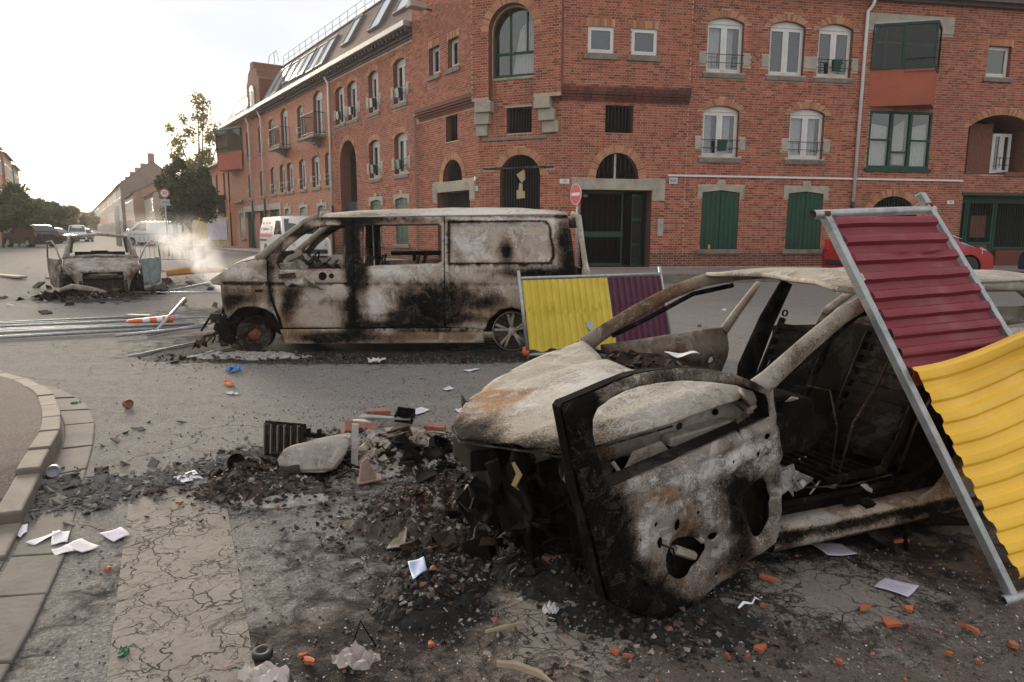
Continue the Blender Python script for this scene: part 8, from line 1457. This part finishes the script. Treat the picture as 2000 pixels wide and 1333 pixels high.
# ---- orange roof tile and brick shards
def shard(seed, s, curved=True):
    rs = random.Random(seed); n = rs.choice((5, 6, 6, 7)); a = sorted(rs.uniform(0, 6.28) for _ in range(n)); P = [(s * rs.uniform(.7, 1.15) * math.cos(t), s * rs.uniform(.45, .75) * math.sin(t)) for t in a]; mb = MB(); b = 0
    V, T = triangulate(P, (), (), s * .4); zt = lambda x, y, e: (s * .35 - (y / s) ** 2 * s * .45 if curved else 0) + e; k = len(V)
    mb.v = [(x, y, zt(x, y, .014)) for x, y in V] + [(x * .96, y * .96, zt(x, y, 0)) for x, y in V]; mb.f = [t_ for t_ in T] + [tuple(i + k for i in reversed(t_)) for t_ in T]
    m_ = len(subdiv(P, s * .4)); mb.f += [(i, (i + 1) % m_, (i + 1) % m_ + k, i + k) for i in range(m_)]; mb.m = [0] * len(mb.f); return mb
SH = [((1.946, 3.298), .050, 'orange tile shard beside the foot of the leaning panel near the sill'), ((1.149, 2.929), .040, 'rounded orange shard just right of the hanging door bottom'), ((.934, 2.408), .036, 'triangular orange shard below the door at the bottom of the photo'), ((.788, 2.344), .026, 'small orange shard left of the triangular one at the bottom'),
      ((.381, 2.372), .026, 'pair of small bright orange shards near the bottom centre, left one'), ((.428, 2.347), .018, 'tiny bright orange shard, right one of the bottom centre pair'), ((1.43, 2.679), .052, 'long curved orange shard left of the pink paper at the right'), ((1.644, 2.689), .034, 'small curved shard directly below the right hand paper'),
      ((1.512, 2.574), .045, 'flat brown orange shard between two longer ones'), ((1.584, 2.556), .022, 'dark brown shard touching the flat brown orange one'), ((1.767, 2.522), .070, 'largest curved orange tile shard with a white edge'), ((1.899, 2.427), .026, 'orange shard nearest the lower right corner'),
      ((1.618, 2.371), .018, 'orange crumb below the largest tile shard'), ((1.70, 2.334), .016, 'lowest orange crumb at the bottom right'), ((.208, 2.867), .050, 'pinkish brick shard left of the door on the brown ground'), ((-1.868, 3.0), .026, 'flat orange scrap on the cracked stripe edge at left'), ((-1.9, 3.79), .022, 'orange scrap beside the asphalt flakes'),
      ((1.053, 2.704), .018, 'crumb of orange tile under the door corner'), ((1.196, 2.322), .018, 'lonely orange crumb at the bottom edge below the door'), ((-.73, 2.31), .028, 'orange shard among the bottom left pebbles'), ((-.76, 2.345), .020, 'red shard touching a grey pebble at the bottom'), ((-.30, 2.42), .022, 'red shard right of the crumpled fabric at the bottom')]
for i, (p, s, lab) in enumerate(SH): place('tile_shard', lab, 'tile shard', shard(100 + i, s), MT['tile'] if i not in (9, 14) else MT['pinkbrick'], (*p, .004), (random.uniform(-.15, .15), random.uniform(-.15, .15), random.uniform(0, 6.28)))
def brickblock(s=1.0, seed=0):
    mb = MB(); rs = random.Random(seed); j = lambda: rs.uniform(.88, 1.08); vs = [(x * .10 * s * j(), y * .05 * s * j(), z * .032 * s * j()) for x in (-1, 1) for y in (-1, 1) for z in (-1, 1)]; mb.add(vs, [(0, 1, 3, 2), (4, 6, 7, 5), (0, 4, 5, 1), (2, 3, 7, 6), (0, 2, 6, 4), (1, 5, 7, 3)]); return mb
for k, (p, z, r, s, lab) in enumerate((((-1.13, 5.0), .10, (.5, .2, .3), 1.15, 'scorched orange brick tilted on top of the ash heap'), ((-1.22, 4.93), .055, (.1, 0, .9), .9, 'red brick half under the tilted brick'), ((-1.13, 5.72), .04, (0, 0, .2), 1.0, 'orange brick piece lying behind the white dish'), ((-.60, 5.28), .035, (0, .1, -.1), .85, 'orange brick alone at the right end of the pale ash'),
     ((-.02, 3.36), .09, (.2, .35, -.5), .95, 'sooty brick below the car nose, left one'), ((.14, 3.28), .10, (.4, -.1, .5), .85, 'pinkish brick standing on edge below the car nose'), ((.05, 3.52), .14, (.3, .5, .2), .8, 'charred brick leaning in the heap below the bonnet tip'), ((.20, 3.02), .07, (.2, .1, 1.2), .9, 'charred brick against the hanging front panel'), ((-.46, 3.60), .09, (.5, .2, 1.3), .6, 'small orange brick lump in the middle of the heap'))):
    place('scorched_brick', lab, 'brick', brickblock(s, k), MT['pinkbrick'], (*p, z), r, bevel=.008)
# ---- papers
def paper(pts, lab, tint=None, curl=.008, lines=True, z=.008):
    c = np.array(pts).mean(0); q = [np.array(p) - c for p in pts]; V, T = triangulate([(0, 0), (1, 0), (1, 1), (0, 1)], (), (), .2); rs = random.Random(int(abs(c[0] * 997)));  a = rs.uniform(0, 6); mb = MB()
    f = lambda x, y, e=0: (*(q[0] * (1 - x) * (1 - y) + q[1] * x * (1 - y) + q[2] * x * y + q[3] * (1 - x) * y), curl * (math.sin(a + x * 2.2 + y * 1.7) ** 2) + .004 + e)
    mb.add([f(x, y) for x, y in V], T); o = mb.obj('paper', tint or MT['paper'], None, smooth=True); o.modifiers.new('s', 'SOLIDIFY').thickness = .0015; o.location = (c[0], c[1], z); tag(o, lab, 'paper')
    if lines:
        lm = MB()
        for k in range(9):
            y = .12 + .085 * k; w = rs.uniform(.45, .78)
            lm.add([f(.12, y, .0022), f(.12 + w / 2, y, .0022), f(.12 + w, y, .0022), f(.12 + w, y + .016, .0022), f(.12 + w / 2, y + .016, .0022), f(.12, y + .016, .0022)], [(0, 1, 4, 5), (1, 2, 3, 4)])
        lo = lm.obj('printed_lines', MT['ink'], o, fix=False); lo['kind'] = 'stuff'
    return o
MT['ink'] = mat('faint_ink', (.34, .32, .42), .8)[0]; MT['bluepaper'] = simple('blue_tinted_card', (.36, .46, .66), .6, 0, .12, 9, .1, dirt=(.55, .5, .62)); MT['lilac'] = simple('lilac_paper', (.52, .48, .58), .8, 0, .08, 8, .1)
PP = [([(-2.114, 3.38), (-2.05, 3.46), (-1.948, 3.369), (-1.99, 3.29)], 'white sheet with a dark stain lying apart on the dark asphalt at left', None), ([(-2.655, 3.456), (-2.557, 3.489), (-2.50, 3.40), (-2.485, 3.33)], 'leftmost torn white paper at the dropped kerb', None), ([(-2.42, 3.27), (-2.35, 3.42), (-2.32, 3.40), (-2.36, 3.25)], 'long thin folded strip of paper left of the upright sheet', None),
      ([(-2.366, 3.396), (-2.289, 3.415), (-2.215, 3.28), (-2.28, 3.25)], 'printed white sheet in the middle of the paper group', None), ([(-2.21, 3.235), (-2.169, 3.32), (-2.03, 3.24), (-2.07, 3.16)], 'rightmost white sheet of the paper group by the gutter', None), ([(-2.24, 3.194), (-2.20, 3.245), (-2.11, 3.20), (-2.18, 3.13)], 'small sheet half under the rightmost one', None),
      ([(-2.151, 4.23), (-2.06, 4.34), (-1.94, 4.20), (-2.03, 4.11)], 'dirty white paper lying on the broken asphalt flakes', None), ([(-.465, 2.944), (-.401, 3.002), (-.369, 2.871), (-.42, 2.79)], 'bluish burnt edged card on the black ash patch', 'bluepaper'), ([(1.50, 3.30), (1.66, 3.30), (1.68, 3.18), (1.53, 3.17)], 'pinkish sheet lying below the car sill', None),
      ([(1.60, 2.87), (1.70, 2.955), (1.80, 2.87), (1.70, 2.78)], 'pinkish sheet turned cornerwise at the lower right', None), ([(-.893, 5.861), (-.80, 6.03), (-.717, 5.95), (-.81, 5.76)], 'white rectangle of paper on clean asphalt left of the bonnet', None), ([(-.687, 6.779), (-.63, 6.87), (-.573, 6.80), (-.64, 6.68)], 'small folded white paper farther up the road', None),
      ([(-.50, 5.95), (-.44, 6.01), (-.40, 5.92), (-.46, 5.86)], 'scrap of white paper touching the bonnet outline', None), ([(-.55, 7.70), (-.43, 7.83), (-.36, 7.78), (-.48, 7.66)], 'thin white strip of paper nearest to the van', None)]
for pts_, lab, tn in PP: paper(pts_, lab, MT[tn] if tn else (MT['lilac'] if 'pinkish' in lab or 'stain' in lab else None), lines=len(lab) > 30 and 'thin' not in lab, z=.008 if tn is None else max(z2(x_, y_) for x_, y_ in pts_) + .012)
o = paper([(.86, 3.88), (1.02, 3.97), (1.06, 3.87), (.92, 3.80)], 'white leaflet lying on the charred scuttle behind the bonnet', None, .02, False, .865)
# ---- larger wreckage pieces
rad_ = thing('radiator', 'charred finned radiator block standing upright in the debris', 'radiator', (-1.57, 4.64, .02), rad(-12)); mb = MB(); mb.prism([(-.14, 0), (.12, 0), (.15, .21), (-.15, .22)], -.02, .0, lambda x, z, y: (x, y + z * .12, z)); mb.obj('core', MT['char'], rad_)
for k in range(18): mb = MB(); x = -.145 + k * .0168; mb.box(x, x + .006, -.035, .03, .01, .215 + .006 * math.sin(k), M=Matrix.Rotation(-.12, 4, 'X')); mb.obj('fin', MT['rustchar'] if k % 3 else MT['burnt_inner'], rad_)
mb = MB(); mb.tube([(-.15, .03, .222), (.15, .03, .215)], .012, 8); mb.box(.13, .30, .0, .03, .14, .17); mb.box(.17, .19, .0, .03, .16, .20); mb.box(.25, .27, .0, .03, .16, .20); mb.obj('header_bar', MT['char'], rad_)
mb = MB(); V, T = triangulate(smoothpoly([(-.24, -.10), (-.10, -.17), (.10, -.20), (.20, -.10), (.27, .12), (.20, .18), (.02, .12), (-.16, .06)], 1), (), (), .03); mb.add([(x, y, .05 + .10 * (x + .3) * .6 + .05 * math.cos(y * 9) - .30 * max(0, math.hypot(x, y) - .24) + .012 * nz3(x, y, 4, 12)) for x, y in V], T)
o = place('warped_bodywork', 'large pale warped plastic panel with a rolled rim lying on the heap', 'panel', mb, MT['bentp'] if 'bentp' in MT else burnt('pale_warped_plastic', (.29, .26, .235), (.44, .41, .38), .10, .05, 4), (-1.30, 4.38, .06), (.35, .0, .35), smooth=True); o.modifiers.new('s', 'SOLIDIFY').thickness = .012
rim_ = MB(); rim_.tube([(x, y, .055 + .06 * (x + .3) + .05 * math.cos(y * 9) - .30 * max(0, math.hypot(x, y) - .24)) for x, y in [(-.21, -.10), (-.10, -.155), (.10, -.18), (.19, -.09), (.25, .10)]], .012, 8); rm_ = rim_.obj('rolled_rim', bpy.data.materials['pale_warped_plastic'], o, smooth=True)
mb = MB(); mb.box(-.022, .022, -.015, .015, 0, .30); place('plank', 'pale splintered board standing upright beside the tilted brick', 'board', mb, simple('whitish_wood', (.38, .36, .34), .9, 0, .3, 12, .6), (-1.04, 4.42, .0), (-.18, .05, .2), bevel=.003)
mb = MB(); mb.add([(-.05, -.03, 0), (.06, -.03, 0), (.06, .04, 0), (-.05, .04, 0), (-.02, -.015, .13), (.02, -.015, .15), (.02, .0, .15), (-.02, .0, .13)], [(0, 1, 2, 3), (4, 5, 6, 7), (0, 1, 5, 4), (1, 2, 6, 5), (2, 3, 7, 6), (3, 0, 4, 7)]); mb.box(-.06, .09, -.045, .045, -.008, .006); place('metal_bracket', 'pinkish metal bracket with square foot standing in front of the board', 'bracket', mb, burnt('pink_scorched_metal', (.36, .25, .20), (.4, .33, .3), .08, .1, 4), (-.90, 4.15, .03), (.1, -.1, .3), bevel=.004)
def can(r, h): mb = MB(); mb.lathe([(0, 0), (r * .9, 0), (r, .008), (r, h * .3), (r * .97, h * .32), (r, h * .34), (r, h - .008), (r * .92, h), (r * .90, h - .012), (0, h - .012)], 18); return mb
for k, (p, r, h, rot, mt_, lab) in enumerate((((-1.44, 4.15), .042, .12, (1.5, .1, 1.9), 'rustchar', 'dark burnt tin lying left of the pale warped panel'), ((-1.66, 4.10), .036, .11, (1.5, 0, 1.2), 'burnt_inner', 'brown tin lying in front of the dark one'), ((-1.80, 4.36), .055, .11, (1.2, .2, .4), 'char', 'black tin with open end at the left tip of the heap'), ((-1.46, 4.42), .05, .14, (1.4, .0, 1.3), 'char', 'black canister behind the dark burnt tin'), ((.02, 3.72), .05, .12, (.3, 1.4, .2), 'rustchar', 'rusty tin under the bonnet tip'), ((-.34, 3.88), .035, .05, (1.2, .3, .5), 'char', 'small black cup shaped part in the middle of the heap'))):
    place('burnt_tin', lab, 'tin', can(r, h), MT[mt_], (*p, .06), rot, smooth=True)
def housing(s): mb = MB(); mb.box(-s, s, -s * .7, s * .7, 0, s * .25); mb.box(-s, s, s * .5, s * .7, s * .25, s * 1.2); mb.box(-s, -s * .8, -s * .7, s * .5, s * .25, s * .9); mb.box(s * .8, s, -s * .7, s * .5, s * .25, s * 1.1); mb.lathe([(s * .3, s * .26), (s * .62, s * .3), (s * .62, s * .7), (s * .5, s * .72)], 14); return mb
place('lamp_housing', 'square black burnt housing at the back of the ash heap', 'housing', housing(.075), MT['char'], (-.87, 5.50, .04), (.25, .1, -.1), bevel=.006); place('lamp_housing', 'square charred housing with a round socket in the middle of the ash', 'housing', housing(.085), MT['rustchar'], (-.79, 4.83, .05), (.5, -.2, .3), bevel=.006); place('lamp_housing', 'charred square frame tipped on its corner right of the round socket', 'housing', housing(.065), MT['char'], (-.52, 4.62, .09), (.9, .5, .6), bevel=.005)
mb = MB(); mb.lathe([(0, 0), (.08, .02), (.11, .06), (.10, .065), (.07, .03), (0, .02)], 20); place('white_dish', 'upturned whitish dish behind the tilted brick', 'dish', mb, MT['whitebit'], (-1.17, 5.35, .09), (math.pi - .2, .2, 0), smooth=True); mb = MB(); mb.prism([(-.22, 0), (.2, .05), (.22, .08), (-.2, .10)], 0, .012, lambda x, y, z: (x, y, z + .1 * abs(x))); place('lath', 'long grey lath lying beside the whitish dish', 'board', mb, MT['galv'], (-1.0, 5.38, .05), (0, .1, .1))
mb = MB(); mb.lathe([(.0, 0), (.034, 0), (.038, .005), (.038, .022), (.033, .027), (.016, .024), (.014, .016), (0, .016)], 24); place('rubber_puck', 'small black rubber wheel lying flat at the bottom of the photo', 'rubber wheel', mb, MT['rubber'], (-.915, 2.36, .002), (.05, 0, 0), smooth=True)
def crumple(sx, sy, h, seed, n=10):
    mb = MB(); V, T = triangulate(smoothpoly([(-sx, -sy * .6), (-sx * .2, -sy), (sx * .8, -sy * .7), (sx, sy * .3), (sx * .3, sy), (-sx * .7, sy * .8)], 1), (), (), sx * .16); mb.add([(x, y, h * (.15 + abs(nz3(x / sx, y / sy, seed, 2.2)) * 1.3)) for x, y in V], T); return mb
for nm, lab, cat, p, sz, c, seed in (('blue_rag', 'crumpled bright blue plastic scrap on the road before the van', 'plastic scrap', (-3.105, 7.63), (.10, .08, .07), (.03, .22, .60), 1), ('orange_lump', 'orange wedge of plastic nearer than the blue scrap', 'plastic scrap', (-2.88, 6.93), (.09, .05, .05), (.62, .16, .05), 2), ('fabric_scrap', 'crumpled greyish pink fabric at the bottom centre', 'cloth', (-.56, 2.31), (.095, .06, .06), (.30, .25, .23), 3), ('white_scrap', 'small crumpled white scrap near the brick shard', 'plastic scrap', (.164, 2.67), (.04, .035, .03), (.55, .54, .52), 4), ('green_scrap', 'flattened dark green scrap on the cracked stripe', 'plastic scrap', (-1.435, 2.37), (.035, .02, .02), (.02, .12, .05), 5), ('foil_scrap', 'pale crumpled packaging in the bottom left debris', 'packaging', (-.86, 2.22), (.10, .06, .05), (.42, .36, .33), 6), ('foil_scrap', 'pale packaging scrap on the road up by the van sill', 'packaging', (-1.62, 8.2), (.13, .09, .07), (.55, .48, .40), 7), ('green_scrap', 'bit of green plastic in the gutter curve', 'plastic scrap', (-3.95, 6.15), (.06, .04, .03), (.04, .16, .07), 8), ('white_scrap', 'white crumpled scrap behind the orange wedge', 'plastic scrap', (-2.7, 6.55), (.08, .04, .03), (.45, .43, .40), 9)):
    o = place(nm, lab, cat, crumple(*sz, seed), simple(nm + lab[:8], c, .6, 0, .15, 20, .1), (*p, .004), (0, 0, seed), smooth=False); o.modifiers.new('s', 'SOLIDIFY').thickness = .002
mb = can(.038, .075); place('paper_cup', 'crushed grey cup lying against the kerb in the gutter', 'cup', mb, simple('grey_cup', (.30, .31, .33), .5, .2, .3, 20, .2), (-2.90, 4.24, .05), (1.4, .3, .4), smooth=True); mb = can(.04, .06); place('paper_cup', 'tiny white and brown cup on the road by the gutter bend', 'cup', mb, MT['pinkbrick'], (-3.42, 6.02, .04), (1.5, 0, .9), smooth=True)
mb = MB(); mb.tube([(-.10, .02, .02), (-.03, 0, .03), (.05, -.02, .02), (.10, -.05, .01)], [.016, .02, .018, .006], 6, flat=.4); place('wood_splinter', 'pale splinter of wood lying at the bottom edge', 'splinter', mb, MT['wood'], (.05, 2.255, .005), (0, 0, -.1)); mb = MB(); mb.tube([(-.08, 0, .01), (0, .01, .015), (.08, .03, .01)], [.008, .012, .006], 6, flat=.5); place('wood_splinter', 'thin tan splinter above the pale one', 'splinter', mb, MT['wood'], (-.02, 2.52, .005), (0, 0, .2))
mb = MB(); mb.tube([(-.06, 0, .01), (-.02, .015, .018), (.01, -.005, .014), (.05, .02, .02), (.07, .0, .01)], [.008, .014, .008, .012, .005], 6); place('metal_strip', 'shiny twisted metal strip poking out under the door corner', 'metal strip', mb, mat('bright_metal', (.6, .6, .62), .15, .9)[0], (.99, 2.70, .01), (0, 0, .5), smooth=True)
def wire(name, P, r, lab, mt_, cat='wire'):
    c = Vector(P[0]); mb = MB(); mb.tube([Vector(p) - c for p in P], r, 6); o = mb.obj(name, mt_, None, smooth=True); o.location = c; tag(o, lab, cat)
MT['melt'] = simple('melted_aluminium', (.50, .48, .47), .4, .3, .15, 20, .2)
wire('melted_strip', [(-4.80, 8.57, .01), (-4.68, 8.70, .02), (-4.62, 9.05, .015), (-4.50, 9.35, .02), (-4.42, 9.62, .02)], .013, 'pale melted strip on the road left of the van nose', MT['melt'], 'metal strip'); wire('melted_strip', [(-4.0, 8.46, .01), (-3.9, 8.6, .02), (-3.86, 8.9, .02), (-3.70, 9.15, .02), (-3.3, 9.2, .03)], .014, 'pale melted strip under the van nose', MT['melt'], 'metal strip')
wire('bent_wire', [(-.60, 2.42, .0), (-.56, 2.40, .12), (-.50, 2.38, .03)], .003, 'thin wire triangle sticking out of the bottom fabric', MT['char'])
scatter('charred_litter', 60, (-12, -4.5, 12.5, 22), .10, MT['soil'], 'scattered litter round the burnt hatchback', 21, 'chip', lambda x, y: GZ(x, y)); scatter('paper_litter', 46, (-16, 10, 11, 24), .07, MT['whitebit'], 'far white litter specks on the junction', 22, 'chip', lambda x, y: GZ(x, y), None, .1)
MT['tinyl'] = MT['whitebit']
for (x, y, sx, lab) in ((-14.0, 19.4, .9, 'flat pale and dark strip lying on the road far left'), (-12.4, 19.0, .45, 'short pale strip right of the longer one far left')):
    mb = MB(); mb.box(-sx, sx, -.12, .12, 0, .06); place('flat_strip', lab, 'strip', mb, MT['wood'], (x, y, GZ(x, y)), (0, 0, -.6), bevel=.02)
# thin evening haze over the whole street
m = bpy.data.materials.new('haze'); m.use_nodes = True; t = m.node_tree; t.nodes.clear(); o_ = t.nodes.new('ShaderNodeOutputMaterial'); pv = t.nodes.new('ShaderNodeVolumePrincipled'); pv.inputs['Color'].default_value = (.95, .92, .88, 1); pv.inputs['Density'].default_value = .0006; pv.inputs['Anisotropy'].default_value = .3; t.links.new(pv.outputs[0], o_.inputs['Volume'])
mb = MB(); mb.box(-3000, 3000, -600, 4500, -1, 18); o = mb.obj('haze', m); o['kind'] = 'stuff'; o['label'] = 'thin pale evening haze over the street'
SC.render.engine = 'CYCLES'
SC.cycles.volume_bounces = 2; SC.cycles.max_bounces = 6; SC.cycles.transparent_max_bounces = 12; SC.cycles.volume_step_rate = 2; SC.cycles.volume_max_steps = 96
